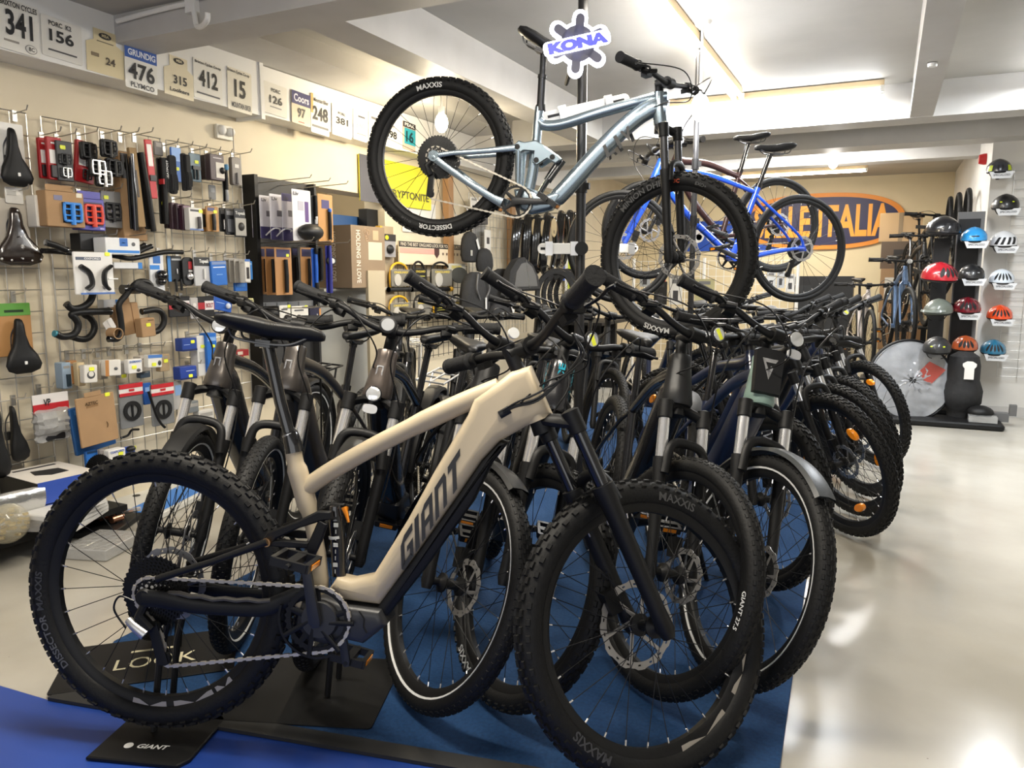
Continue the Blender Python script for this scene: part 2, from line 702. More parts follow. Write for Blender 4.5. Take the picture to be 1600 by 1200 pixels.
def wheel(parent, name, M, R, w, tread, rotor=0, cassette=False, stripe=False, rim_mat=None, words=(), rim_patch=None, reflectors=(), label=None):
    root = link(name, None, parent, M)
    link('tyre', cached(('tyre', R, w, tread), lambda: tyre_mesh(R, w, tread)), root)
    rm = rim_mat or MATTE
    link('rim', cached(('rim', R, w, rm.name), lambda: rim_mesh(R, w)[0].mesh('rim', rm)), root)
    link('spokes', cached(('spokes', R, w), lambda: spokes_mesh(R, w)), root)
    link('hub', cached('hub', hub_mesh), root)
    if rotor:
        link('brake_rotor', cached(('rotor', rotor), lambda: rotor_mesh(rotor)), root, loc=(0, .045, 0))
    if cassette:
        link('cassette', cached('cassette', cassette_mesh), root, Matrix.Scale(cassette, 4, (1, 0, 0)) @ Matrix.Scale(cassette, 4, (0, 0, 1)))
    if stripe:
        link('reflective_stripe', cached(('stripe', R, w), lambda: stripe_mesh(R, w)), root)
    for (s, h, ang, side, m) in words:
        mb = MB()
        rr = R - w * .60
        arc_word(mb, s, rr, h, side * (w * .485 + .001), ang, side)
        ob('tyre_lettering', mb, m, root)
    if rim_patch:
        mb = MB()
        ro = R - w * .86
        for (a0, a1) in rim_patch:
            n = max(2, int((a1 - a0) / 11))
            for sd in (-1, 1):
                for i in range(n):
                    t0, t1 = math.radians(a0 + (a1 - a0) * i / n), math.radians(a0 + (a1 - a0) * (i + 1) / n)
                    P = lambda r, t: (r * math.cos(t), sd * (.0197 - (.012 if r < ro - .015 else 0) * .1), r * math.sin(t))
                    ri, rx = ro - .015, ro - .001
                    t2 = t0 + (t1 - t0) * (.75 if i % 2 else .35)
                    mb.add([P(rx, t0), P(rx, t1), P(ri, t1 if i % 2 else t2), P(ri, t2 if i % 2 else t0)], [(0, 1, 2, 3)])
        ob('rim_decal', mb, mat('rim_decal_silver', (.42, .38, .32), .45, .3), root)
    for ang in reflectors:
        mb = MB()
        a = math.radians(ang)
        rr = R * .62
        out = [(rr + .019 * math.cos(t) if 0 else .019 * math.cos(t), .034 * math.sin(t)) for t in np.linspace(0, 2 * PI, 16, endpoint=False)]
        c, s = math.cos(a), math.sin(a)
        out = [(c * (rr + x) - s * y, s * (rr + x) + c * y) for x, y in out]
        mb.plate(out, -.011, .011, .004)
        ob('spoke_reflector', mb, ORANGE, root)
    return root


def saddle_mesh(L=.27, W=.15, mt=None, wide=False):
    mb = MB()
    rings = []
    prof = [(0, .42, .012, .0), (.06, .88, .030, .006), (.16, 1.0, .042, .008), (.32, .84, .046, .004), (.5, .47, .044, -.004), (.7, .30, .040, -.006), (.88, .25, .034, -.006), (.97, .19, .026, -.010), (1.0, .10, .014, -.016)]
    for u, wf, h, dz in prof:
        x = -L * .5 + L * u
        hw = W * .5 * wf
        r = []
        for k in range(16):
            a = 2 * PI * k / 16
            y, z = hw * math.copysign(abs(math.cos(a)) ** .8, math.cos(a)), math.sin(a)
            zz = dz + (h * .35 * z if z > 0 else h * .75 * z)
            if z > 0:
                zz -= 0.004 * (1 - abs(y) / hw) * (1 if u < .8 else 0)
            r.append((x, y, zz))
        rings.append(r)
    mb.loft(rings)
    return mb.mesh('saddle', mt or MATTE, angle=60)


def rails_mesh():
    mb = MB()
    for s in (-1, 1):
        mb.tube(crv([(-.10, s * .035, -.022), (-.075, s * .026, -.045), (.045, s * .021, -.048), (.105, s * .008, -.022)], 5), .0035, 6)
    mb.box((-.01, 0, -.05), (.04, .05, .018))
    return mb.mesh('saddle_rails', mat('rail_steel', (.10, .10, .10), .3, .8))


def grip_mesh(L=.13, r=.0165):
    mb = MB()
    prof = [(0, 0), (r * .9, 0), (r * 1.15, .004), (r * 1.15, .012), (r, .015)]
    n = 14
    for i in range(n):
        y = .015 + (L - .027) * (i + .5) / n
        prof += [(r, y - .002), (r * 1.05, y)]
    prof += [(r, L - .012), (r * 1.12, L - .010), (r * 1.12, L), (0, L)]
    mb.lathe(prof, 18, axis='y')
    return mb.mesh('grip', GRIPM, angle=50)


def lever_mesh(s):
    mb = MB()
    mb.lathe([(.013, -.008), (.019, -.008), (.019, .008), (.013, .008)], 16, closed=True)
    mb.tube([(.0, 0, -.012), (.03, -s * .01, -.018), (.045, -s * .035, -.016)], [.010, .012, .009], 8, ref=(0, 0, 1))
    mb.tube(crv([(.035, -s * .0, -.018), (.055, s * .03, -.020), (.05, s * .07, -.022), (.045, s * .105, -.024), (.052, s * .12, -.026)], 5), (.0045), 7, ref=(0, 0, 1))
    mb.box((.0, -s * .03, -.022), (.03, .035, .018))
    return mb.mesh('brake_lever', MATTE)


def pedal_mesh():
    mb = MB()
    mb.box((0, 0, 0), (.022, .085, .018))
    for x in (-.042, .042):
        mb.m(0).box((x, 0, 0), (.012, .085, .022))
        mb.m(1).box((x * 1.15, 0, 0), (.004, .05, .013))
    for y in (-.04, .04):
        mb.m(0).box((0, y, 0), (.085, .010, .02))
    mb.tube([(0, -.06, 0), (0, .06, 0)], .006, 8)
    return mb.mesh('pedal', [PLASTIC, ORANGE])


def ring_mesh(r, teeth=34):
    mb = MB()
    pr = []
    for i in range(teeth * 2):
        a = PI * i / teeth
        q = r + (.003 if i % 2 else -.002)
        pr.append((q, a))
    vs, fs = [], []
    N = len(pr)
    for q, a in pr:
        for rr in (r * .84, q):
            for h in (-.0015, .0015):
                vs.append((rr * math.cos(a), h, rr * math.sin(a)))
    for i in range(N):
        A, B = i * 4, ((i + 1) % N) * 4
        fs += [(A, A + 2, B + 2, B), (A + 1, B + 1, B + 3, A + 3), (A + 2, A + 3, B + 3, B + 2), (A, B, B + 1, A + 1)]
    mb.add(vs, fs)
    for k in range(5):
        a = 2 * PI * k / 5 + .3
        mb.tube([(0, 0, 0), (r * .88 * math.cos(a), 0, r * .88 * math.sin(a))], [(.003, .013), (.002, .007)], 8)
    mb.lathe([(0, -.006), (.022, -.006), (.022, .006), (0, .006)], 20)
    return mb.mesh('chainring', MATTE)


def arm_mesh(L=.17):
    mb = MB()
    mb.tube([(0, 0, -.012), (0, -.004, 0), (0, -.010, L * .5), (0, -.014, L - .005), (0, -.014, L + .010)], [(.009, .012), (.010, .017), (.008, .0135), (.008, .0125), (.006, .008)], 10, sq=3)
    return mb.mesh('crank_arm', DARKGREY)


def chain_mesh(path, pitch=.0127):
    P = [np.array(p, float) for p in path]
    seg = [np.linalg.norm(P[(i + 1) % len(P)] - P[i]) for i in range(len(P))]
    tot = sum(seg)
    n = int(tot / pitch)
    mb = MB()
    d, i, acc = 0, 0, 0
    pts = []
    for k in range(n):
        t = tot * k / n
        while acc + seg[i] < t:
            acc += seg[i]
            i = (i + 1) % len(P)
        u = (t - acc) / seg[i]
        pts.append(P[i] * (1 - u) + P[(i + 1) % len(P)] * u)
    for k in range(n):
        a, b = pts[k], pts[(k + 1) % n]
        t = nrm(b - a)
        nn = nrm(np.cross(t, (0, 1, 0)))
        c = (a + b) / 2
        hw = .0035 if k % 2 else .0024
        L = np.linalg.norm(b - a) * .58
        R = np.array([t, (0, 1, 0), nn]).T
        mb.box(c, (L * 2, hw * 2, .0088 if k % 2 else .0052), R)
    return mb.mesh('chain', CHAINM)


def chain_path(a, ra, b, rb, y0, y1, jock=None):
    """Loop round the chainring (a) and the cog (b); jock: two jockey wheel centres under the cog."""
    pts = []
    a, b = np.array(a), np.array(b)
    for t in np.linspace(95, -75, 14):
        q = math.radians(t)
        pts.append((a[0] + ra * math.cos(q), y0, a[1] + ra * math.sin(q)))
    if jock:
        (j2, j1) = jock
        pts.append((j2[0] + .01, y1, j2[1] - .02))
        pts.append((j2[0] - .018, y1, j2[1] - .004))
        pts.append((j2[0] + .004, y1, j2[1] + .02))
        pts.append((j1[0] + .018, y1, j1[1] - .01))
        pts.append((j1[0] - .004, y1, j1[1] + .018))
    else:
        pts.append((b[0] + rb * .2, y1, b[1] - rb))
    for t in np.linspace(250, 95, 9):
        q = math.radians(t)
        pts.append((b[0] + rb * math.cos(q), y1, b[1] + rb * math.sin(q)))
    return pts


DEF = dict(R=.352, w=.054, WB=1.15, ha=67, off=.045, ac=.52, ht=.17, stack=.07, rise=.06, stem=.06, bw=.70, back=.045, cs=.45, bbz=.285, sa=72, stl=.47, sth=.97,
           dt=(.036, .046), tt=(.020, .024), tread='small', stripe=False, stanch=None, fork='sus', fm=None, hm=None, guard=False, lamp=False, refl=False, motor=False, rack=False,
           kick=False, drop=False, rotor=.082, words=(), ref_sp=(), logo=None, lower=None, rim=None, dropper=None, step=False, spacer=None, rgrip=.0195, saddle=None, arch=True,
           words_r=(), crank=200, travel=.125, wide=False, cable=True, rotor_r=.082)


def sweep(M):
    return Matrix(M)


def bike_matrix(F, psi, lean, WB, lift=0.018):
    ps, le = math.radians(psi), math.radians(lean)
    R = Matrix.Rotation(ps, 4, 'Z') @ Matrix.Rotation(-le, 4, 'X')
    return Matrix.Translation((F[0], F[1], lift)) @ R @ Matrix.Translation((-WB, 0, 0))


def front_end(root, P, steer, wheel_label=None):
    """Fork, front wheel, stem, bar and what sits on the bar; all turn about the steering axis."""
    h = math.radians(P['ha'])
    a = np.array((-math.cos(h), 0, math.sin(h)))
    n = np.array((math.sin(h), 0, math.cos(h)))
    R, ac = P['R'], P['ac']
    ax = np.array((P['WB'], 0, P['R'] + P.get('fz', 0)))
    p0 = ax - P['off'] * n
    S = Matrix.Translation(p0) @ Matrix.Rotation(math.radians(steer), 4, Vector(a)) @ Matrix.Translation(-p0)
    y = np.array((0, 1.0, 0))
    k = tuple(sorted((q, str(P[q])) for q in ('R', 'w', 'WB', 'ha', 'off', 'ac', 'ht', 'stack', 'rise', 'stem', 'bw', 'back', 'stanch', 'fork', 'guard', 'drop', 'lower', 'travel', 'lamp', 'refl', 'arch', 'rgrip')))
    low = P['lower'] or MATTE
    hy = P['w'] * .5 + P.get('fw', .04)
    fork_m, st_m, guard_m = None, None, None
    if P['fork'] == 'sus':
        tl = ac - .035 - P['travel']

        def mk():
            mb = MB()
            for s in (-1, 1):
                q = ax + y * s * hy
                mb.tube([q - a * .025, q - a * .004, q + a * .05, q + a * (tl - .06), q + a * (tl - .02), q + a * tl], [q_ * P.get('lr', 1.0) for q_ in (.013, .019, .017, .0195, .023, .023)], 14)
                mb.tube([q - y * .018 * s, q + y * .014 * s], .014, 10)
            if P['arch']:
                t = max(R + .022, tl - .02)
                b0 = ax + n * .024
                mb.tube(crv([b0 + a * (tl - .05) + y * hy, b0 + a * (t - .002) + y * hy * .8, b0 + a * (t + .016), b0 + a * (t - .002) - y * hy * .8, b0 + a * (tl - .05) - y * hy], 6), (.012, .015), 10, ref=n)
            return mb.mesh('fork', low)
        f = link('fork', cached(('fork', k), mk), root, S)

        for s in (-1, 1):
            def mk2(s=s):
                mb = MB()
                q = ax + y * s * hy
                mb.tube([q + a * (tl - .01), q + a * (ac - .04)], .0175, 14)
                return mb.mesh('stanchion', P['stanch'] or GLOSSBLK)
            link('stanchion', cached(('stan', s, k), mk2), f)

        def mk3():
            mb = MB()
            for s in (-1, 1):
                q = ax + y * s * hy
                mb.tube([q + a * (ac - .062), q + a * (ac - .06), q + a * (ac - .005), q + a * (ac - .001)], [.02, .0225, .0225, .012], 14)
            c = p0 + a * (ac - .022)
            mb.tube(crv([ax + a * (ac - .035) + y * hy, c + n * .012 + a * .012 + y * hy * .5, c + n * .006 + a * .02, c + n * .012 + a * .012 - y * hy * .5, ax + a * (ac - .035) - y * hy], 5), (.021, .015), 10, ref=n)
            mb.tube([p0 + a * (ac - .03), p0 + a * (ac + .004)], [.03, .027], 16)
            return mb.mesh('fork_crown', low)
        link('fork_crown', cached(('crown', k), mk3), f)
    else:
        def mk():
            mb = MB()
            c = p0 + a * (ac - .02)
            for s in (-1, 1):
                q = ax + y * s * .052
                mb.tube(crv([c + y * s * .02 + a * .015, c + y * s * .044 - a * .03, ax * .4 + c * .6 + y * s * .05 - n * .004, q + a * .03, q - a * .012], 5), [(.012, .016)] * 11 + [(.010, .013)] * 7 + [(.008, .009)] * 3, 10)
            mb.tube([c - a * .015, c + a * .03], [.024, .022], 14)
            return mb.mesh('fork', P['lower'] or P['fm'])
        f = link('fork', cached(('forkr', k, (P['lower'] or P['fm']).name), mk), root, S)
    if P['rotor']:
        mb = MB()
        q = ax + y * .045 + a * .085 - n * .045
        mb.box(q, (.035, .03, .06), np.array([n, y, a]).T)
        ob('brake_caliper', mb, MATTE, f)
    wheel(root, 'front_wheel', S @ Matrix.Translation(ax) @ Matrix.Rotation(.3, 4, 'Y'), R, P['w'], P['tread'], P['rotor'], False, P['stripe'], P['rim'], P['words'], P.get('rim_patch'), P['ref_sp'])
    if P['guard']:
        def mk():
            mb = MB()
            r = R + .022
            hw = P['w'] * .5 + .008
            prof = [(r - .014, -hw), (r - .002, -hw * .8), (r + .003, 0), (r - .002, hw * .8), (r - .014, hw), (r - .011, hw * .9), (r, 0), (r - .011, -hw * .9)]
            mb.lathe(prof, 40, closed=True, a0=math.radians(P.get('g0', 38)), a1=math.radians(P.get('g1', 200)), c=tuple(ax))
            for s in (-1, 1):
                mb.tube([ax + y * s * (hw + .02), ax + np.array((-.30, s * hw, .17)) * (r / .38)], .003, 6)
            return mb.mesh('front_mudguard', P.get('guard_mat', MATTE))
        link('front_mudguard', cached(('guard', k), mk), root, S)
    # stem and bar
    top = p0 + a * (ac + P['ht'])
    c = top + a * P['stack'] + n * P['stem']
    if P['stem'] > 0:
        def mk():
            mb = MB()
            mb.tube([top, top + a * (P['stack'] + .02)], .0185, 16)
            mb.tube([top + a * P['stack'] - n * .012, top + a * (P['stack'] + .002), c - n * .012], [(.02, .018), (.021, .02), (.02, .018)], 12)
            mb.tube([c - y * .024, c + y * .024], .0235, 16)
            return mb.mesh('stem', MATTE)
        link('stem', cached(('stem', k), mk), root, S)
    hb = P['bw'] / 2

    def barpt(s):
        if P['drop']:
            return [c + y * s * q[0] + n * q[1] + a * q[2] for q in ((0, 0, 0), (.12, 0, 0), (.19, .005, 0), (.21, .05, -.005), (.213, .085, -.04), (.215, .07, -.10), (.22, .02, -.125), (.222, -.03, -.128))]
        return [c + y * s * hb * q[0] + a * P['rise'] * q[1] - n * P['back'] * q[2] for q in ((0, 0, 0), (.12, 0, 0), (.28, .22, 0.05), (.42, .52, .15), (.6, .8, .4), (1, 1.3, 1.0))]

    def mk():
        mb = MB()
        b = [*barpt(-1)[::-1], *barpt(1)[1:]]
        cc = crv(b, 6)
        mb.tube(cc, [.0115 + .0045 * max(0, 1 - abs(2 * i / (len(cc) - 1) - 1) * 3) for i in range(len(cc))], 12, ref=a)
        return mb.mesh('handlebar', MATTE)
    hbar = link('handlebar', cached(('bar', k), mk), root, S)
    for s in (-1, 1):
        bp = [Vector(p) for p in barpt(s)]
        d = (bp[-1] - bp[-2]).normalized()
        if P['drop']:
            mb = MB()
            q = bp[3]
            mb.tube(crv([np.array(q) - n * .02, np.array(q) + n * .03 + a * .012, np.array(q) + n * .055 + a * .05], 4), [.013] * 9, 8)
            mb.tube(crv([np.array(q) + n * .045 + a * .02, np.array(q) + n * .06 - a * .05, np.array(q) + n * .035 - a * .11], 4), .004, 6)
            ob('brake_lever', mb, MATTE, hbar)
            continue
        # grip frame: local y along the bar outwards, x forward
        yy = d * s
        xx = Vector(n) - Vector(n).dot(yy) * yy
        xx.normalize()
        zz = xx.cross(yy)
        G = Matrix((xx, yy, zz)).transposed().to_4x4()
        if s > 0:
            G.translation = bp[-1] - d * .128
            g = link('grip', cached(('grip', P['rgrip']), lambda: grip_mesh(r=P['rgrip'])), hbar, G)
        else:
            G2 = Matrix((-xx, -yy, zz)).transposed().to_4x4()
            G2.translation = bp[-1] - d * .128
            g = link('grip', cached(('grip', P['rgrip']), lambda: grip_mesh(r=P['rgrip'])), hbar, G2)
        GL = Matrix((xx, yy, zz)).transposed().to_4x4()
        GL.translation = bp[-1] - d * .155
        link('brake_lever', cached(('lever', s), lambda s=s: lever_mesh(s)), hbar, GL)
    if P['cable']:
        t0 = np.array(barpt(-1)[4]) * .6 + np.array(barpt(-1)[5]) * .4
        t1 = np.array(barpt(1)[4]) * .6 + np.array(barpt(1)[5]) * .4

        def mk():
            mb = MB()
            dn = p0 + a * (ac + P['ht'] * .6)
            mb.tube(crv([t0 + n * .02, t0 * .5 + c * .5 + n * .14 - a * .02, c + n * .10 - a * .09 - y * .02, dn + n * .035 - y * .03, dn - n * .05 - y * .036 - a * .02], 8), .0026, 6)
            return mb.mesh('brake_cable', BLACK)

        def mk2():
            mb = MB()
            mb.tube(crv([t1 + n * .02, t1 * .45 + c * .55 + n * .15 + a * .0, c + n * .10 - a * .12 + y * .04, p0 + a * (ac - .06) + n * .05 + y * (hy + .02), ax + a * .17 + y * (hy + .022), ax + a * .1 + y * .055 - n * .03], 8), .0026, 6)
            return mb.mesh('brake_hose', BLACK)
        link('brake_cable', cached(('cab', k), mk), root, S)
        link('brake_hose', cached(('cab2', k), mk2), root, S)
    if P['lamp']:
        mb = MB()
        q = c + n * .075 - a * .035 if P['lamp'] == 'bar' else p0 + a * (ac + .0) + n * .062
        mb.tube([q - n * .03, q - n * .012, q + n * .006, q + n * .022], [.010, .022, .027, .027], 18, ref=(0, 1, 0))
        mb.tube([q - n * .03, q - n * .065 + a * .01], .006, 8)
        mb.m(1).tube([q + n * .022, q + n * .0245, q + n * .029], [.024, .0235, .012], 18)
        ob('headlight', mb, [GLOSSBLK, LENS], root, S)
        if P.get('lamp_refl'):
            mb = MB()
            q2 = q - a * .05 + n * .012
            mb.tube([q2, q2 + n * .008], [(.024, .015)] * 2, 16, sq=3)
            ob('front_reflector', mb, mat('clear_reflector', (.75, .76, .78), .15, .5, coat=.6), root, S)
    if P['refl']:
        mb = MB()
        q = c + n * .07 + a * (-.005) + y * P.get('refl_y', 0.0)
        mb.tube([q - n * .006, q, q + n * .004, q + n * .007], [.024, .029, .029, .025], 22)
        mb.m(1).tube([q + n * .007, q + n * .0085], [.022, .021], 22)
        mb.m(2)
        if P['refl'] == 'yellow':
            ang = math.radians(35)
            u, v = y * math.cos(ang) + a * math.sin(ang), -y * math.sin(ang) + a * math.cos(ang)
            mb.plate([(0, 0)] * 0 or [(-.007, -.018), (.007, -.018), (.007, .018), (-.007, .018)], 0, .001)
            base = mb.v[-8:]
            for i in range(8):
                p = base[i]
                mb.v[len(mb.v) - 8 + i] = tuple(q + n * (.0088 + p[1]) + u * p[0] + v * p[2])
        mb.m(0).tube([q - n * .006, q - n * .05], .006, 8)
        ob('bar_reflector', mb, [PLASTIC, LENS, YELLOW], root, S)
    return S, a, n, p0, ax, c


def drivetrain(root, bb, rax, ring_r=.075, crank=200, cog=.045, yr=-.045, chain=True, ring_y=-.05):
    """Chainring, crank arms, pedals, chain and derailleur."""
    X, Z = bb
    link('chainring', cached(('ring', ring_r), lambda: ring_mesh(ring_r)), root, loc=(X, ring_y, Z))
    for s, ang in ((-1, crank), (1, crank + 180)):
        A = Matrix.Translation((X, s * .075, Z)) @ Matrix.Rotation(math.radians(ang - 90) * -1, 4, 'Y')
        if s > 0:
            A = A @ Matrix.Rotation(PI, 4, 'Z')
        link('crank_arm', cached('arm', arm_mesh), root, A)
        q = (X + .17 * math.cos(math.radians(ang)), s * .14, Z + .17 * math.sin(math.radians(ang)))
        link('pedal', cached('pedal', pedal_mesh), root, Matrix.Translation(q) @ Matrix.Rotation(.2, 4, 'Y'))
    if chain:
        j1 = (rax[0] + .012, rax[1] - .085)
        j2 = (rax[0] + .04, rax[1] - .165)
        path = chain_path((X, Z), ring_r, rax, cog, ring_y, yr, (j2, j1))
        link('chain', chain_mesh(path), root)
        mb = MB()
        mb.tube([(rax[0] - .005, yr - .012, rax[1] - .02), (rax[0] - .018, yr - .016, rax[1] - .05), (j1[0], yr - .012, j1[1])], [.011, .014, .014], 8)
        for yy in (yr - .008, yr + .008):
            mb.tube([(j1[0], yy, j1[1] + .008), (j2[0], yy, j2[1] - .012)], [(.0015, .014), (.0015, .016)], 8)
        for j in (j1, j2):
            mb.lathe([(0, -.005), (.018, -.005), (.018, .005), (0, .005)], 14, c=(j[0], yr, j[1]))
        ob('derailleur', mb, MATTE, root)


def bicycle(name, label, F=None, psi=0, lean=0, steer=0, M=None, group=None, cat='bicycle', **kw):
    P = dict(DEF)
    P.update(kw)
    P['fm'] = P['fm'] or BLACK
    fm = P['fm']
    if M is None:
        M = bike_matrix(F, psi, lean, P['WB'], P.get('lift', .018))
    root = empty(name, label, cat, M, group=group)
    S, a, n, p0, ax, c = front_end(root, P, steer)
    R = P['R']
    rax = np.array((0, 0, R))
    bb = np.array((math.sqrt(P['cs'] ** 2 - (R - P['bbz']) ** 2), 0, P['bbz']))
    sa = math.radians(P['sa'])
    sd = np.array((-math.cos(sa), 0, math.sin(sa)))
    hb, ht = p0 + a * (P['ac'] + .004), p0 + a * (P['ac'] + P['ht'])
    st = bb + sd * P['stl']
    fk = (fm.name, P['hm'].name if P['hm'] else '') + tuple(str(P[q]) for q in ('R', 'WB', 'ha', 'off', 'ac', 'ht', 'cs', 'bbz', 'sa', 'stl', 'dt', 'tt', 'motor', 'step'))

    def mk():
        mb = MB()
        dt, tt = P['dt'], P['tt']
        rh = max(.024, dt[0] * .86)
        mb.m(1 if P['hm'] else 0).tube([hb - a * .002, hb + a * .01, hb + a * .05, ht - a * .03, ht - a * .004, ht], [rh * 1.05, rh * 1.16, rh * 1.06, rh * .84, rh * .84, rh * .8], 18).m(0)
        d0 = hb + a * .035
        e = bb + np.array((.03, 0, .03))
        mb.tube(crv([d0 + n * .008, d0 - n * .05 - a * .012, d0 * .5 + e * .5 + np.array((.01, 0, -.012)), e], 6), [(dt[0] * (.8 + .2 * min(1, i / 5)), dt[1] * (.75 + .25 * min(1, i / 5))) for i in range(19)], 16, sq=2.6)
        if P['step']:
            t1 = bb + sd * P['stl'] * .52
            mb.tube(crv([ht - a * .05, ht - a * .06 - n * .07, ht * .45 + t1 * .55 - np.array((0, 0, .03)), t1], 6), [tt] * 19, 12)
        else:
            t1 = st - sd * .035
            mb.tube(crv([ht - a * .035 + n * .004, ht - a * .04 - n * .06, ht * .5 + t1 * .5 + np.array((0, 0, .006)), t1], 5), [(tt[0] * (1.15 - .3 * i / 15), tt[1] * (1.2 - .35 * i / 15)) for i in range(16)], 12)
        mb.tube([bb, st - sd * .03, st], [.0185, .018, .0195], 14)
        mb.tube([bb - np.array((0, .04, 0)), bb + np.array((0, .04, 0))], .023, 16)
        for s in (-1, 1):
            y = np.array((0, s, 0))
            mb.tube(crv([bb + y * .028 + np.array((-.02, 0, -.004)), bb + y * .05 + np.array((-.11, 0, .004)), rax + y * .066 + np.array((.1, 0, -.006)), rax + y * .068], 5), [(.009, .014)] * 6 + [(.009, .011)] * 10, 10)
            mb.tube(crv([st - sd * .05 + y * .014, st - sd * .06 + y * .04 + np.array((-.06, 0, -.05)), rax + y * .066 + np.array((.05, 0, .09)), rax + y * .068], 5), .0085, 9)
            mb.plate([(rax[0] - .02, rax[2] - .015), (rax[0] + .03, rax[2] - .018), (rax[0] + .035, rax[2] + .02), (rax[0] - .008, rax[2] + .02)], s * .064 - .003, s * .064 + .003)
        if P['motor']:
            m = [(bb[0] - .055, bb[2] + .05), (bb[0] + .02, bb[2] + .085), (bb[0] + .10, bb[2] + .10), (bb[0] + .135, bb[2] + .055), (bb[0] + .075, bb[2] - .045), (bb[0] - .02, bb[2] - .06), (bb[0] - .06, bb[2] - .02)]
            mb.m(2).plate(m, -.052, .052, .02, steps=3).m(0)
        return mb.mesh('frame', [fm, P['hm'] or fm, DARKGREY])
    fr = link('frame', cached(('frame',) + fk, mk), root)
    if P['logo']:
        P['logo'](fr, P, dict(hb=hb, ht=ht, a=a, n=n, bb=bb, rh=max(.024, P['dt'][0] * .82)))
    wheel(root, 'rear_wheel', Matrix.Translation(rax) @ Matrix.Rotation(1.1, 4, 'Y'), R, P['w'], P['tread'], P['rotor'], True, P['stripe'], P['rim'], P['words_r'], None, P['ref_sp'])
    drivetrain(root, (bb[0], bb[2]), (0, R), ring_r=P.get('ring', .075), crank=P['crank'])
    sp = bb + sd * ((P['sth'] - P['bbz']) / math.sin(sa))

    def mk():
        mb = MB()
        mb.tube([st - sd * .05, sp - sd * .055], .0142, 14)
        mb.tube([st - sd * .004, st + sd * .02], .021, 14)
        mb.tube([sp - sd * .06, sp - sd * .04], .017, 12)
        return mb.mesh('seatpost', GLOSSBLK)
    link('seatpost', cached(('sp',) + fk + (P['sth'],), mk), root)
    W = .185 if P['wide'] else .15
    sm = P['saddle'] or MATTE
    sad = link('saddle', cached(('sad', W, sm.name), lambda: saddle_mesh(.27, W, sm)), root, loc=tuple(sp + np.array((-.01, 0, .012))))
    link('saddle_rails', cached('rails', rails_mesh), sad)
    if P['rack']:
        mb = MB()
        z = 2 * R + .06
        for y in (-.06, 0, .06):
            mb.tube([(-.30, y, z), (.13, y, z)], .005, 8)
        for x in (-.30, -.16, -.02, .12):
            mb.tube([(x, -.06, z), (x, .06, z)], .005, 8)
        for s in (-1, 1):
            mb.tube([(-.2, s * .062, z), (-.01, s * .085, R)], .005, 8)
            mb.tube([(.02, s * .062, z), (-.01, s * .085, R)], .005, 8)
        ob('pannier_rack', mb, ALLOY if P['rack'] == 'silver' else BLACK, root)
    if P['guard']:
        mb = MB()
        r, hw = R + .022, P['w'] * .5 + .008
        mb.lathe([(r - .014, -hw), (r - .002, -hw * .8), (r + .003, 0), (r - .002, hw * .8), (r - .014, hw), (r - .011, hw * .9), (r, 0), (r - .011, -hw * .9)], 36, closed=True, a0=math.radians(10), a1=math.radians(190), c=tuple(rax))
        ob('rear_mudguard', mb, MATTE, root)
    if P['kick']:
        mb = MB()
        q = bb + np.array((-.05, .05, 0))
        mb.tube([q, (q[0] + .02, q[1] + .03, .16), (q[0] - .01, q[1] + .11, .012), (q[0] + .03, q[1] + .115, .006)], [.012, .011, .009, .010], 8)
        ob('kickstand', mb, MATTE, root)
    return root

# ------------------------------------------------------------------ the cream full-suspension electric bike in front
CREAM = mat('cream_paint', (0.50, 0.415, 0.285), 0.42, var=0.03, scale=6)
COPPER = mat('copper_bolt', (0.75, 0.42, 0.18), 0.25, 1.0)
LETTER = mat('lettering_dark', (0.022, 0.021, 0.02), 0.45)
TW = mat('tyre_print_white', (0.62, 0.62, 0.6), 0.6)
TG = mat('tyre_print_grey', (0.06, 0.06, 0.06), 0.5)
TT_ = mat('tyre_print_tan', (0.30, 0.27, 0.22), 0.6)


def poly_letters(mb, quads, O, X, Y, lift):
    O, X, Y = np.array(O, float), np.array(X, float), np.array(Y, float)
    N = nrm(np.cross(X, Y)) * lift
    for q in quads:
        mb.add([O + X * u + Y * v + N for u, v in q], [tuple(range(len(q)))])


GIANT = []


def _lt(x0, w, polys):
    for p in polys:
        GIANT.append([(x0 + u * w, v) for u, v in p])


_lt(0.00, .20, [[(0, .16), (.3, .16), (.3, 1), (0, .84)], [(0.3, .78), (1, .78), (1, 1), (.3, 1)], [(0, .16), (.22, 0), (1, 0), (.78, .22), (.3, .22), (.3, .3)], [(.72, .2), (1, 0), (1, .56), (.72, .56)], [(.5, .4), (.75, .4), (.75, .56), (.5, .56)]])
_lt(0.235, .07, [[(0, 0), (1, 0), (1, 1), (0, 1)]])
_lt(0.345, .19, [[(0, 0), (.3, 0), (.3, .8), (.3, 1), (0, .84)], [(.3, .8), (1, .8), (1, 1), (.3, 1)], [(.7, 0), (1, 0), (1, .8), (.7, .8)], [(.3, .3), (.7, .3), (.7, .5), (.3, .5)]])
_lt(0.575, .19, [[(0, 0), (.3, 0), (.3, .8), (.3, 1), (0, 1)], [(.3, .8), (1, .8), (.86, 1), (.3, 1)], [(.7, 0), (1, 0), (1, .8), (.7, .8)]])
_lt(0.795, .205, [[(0, .78), (1, .78), (1, 1), (0, 1)], [(.34, 0), (.66, 0), (.66, .78), (.34, .78)]])


def giant_word(mb, O, X, Y, lift=.0008, shear=.0):
    poly_letters(mb, [[(u + shear * v, v) for u, v in q] for q in GIANT], O, X, Y, lift)


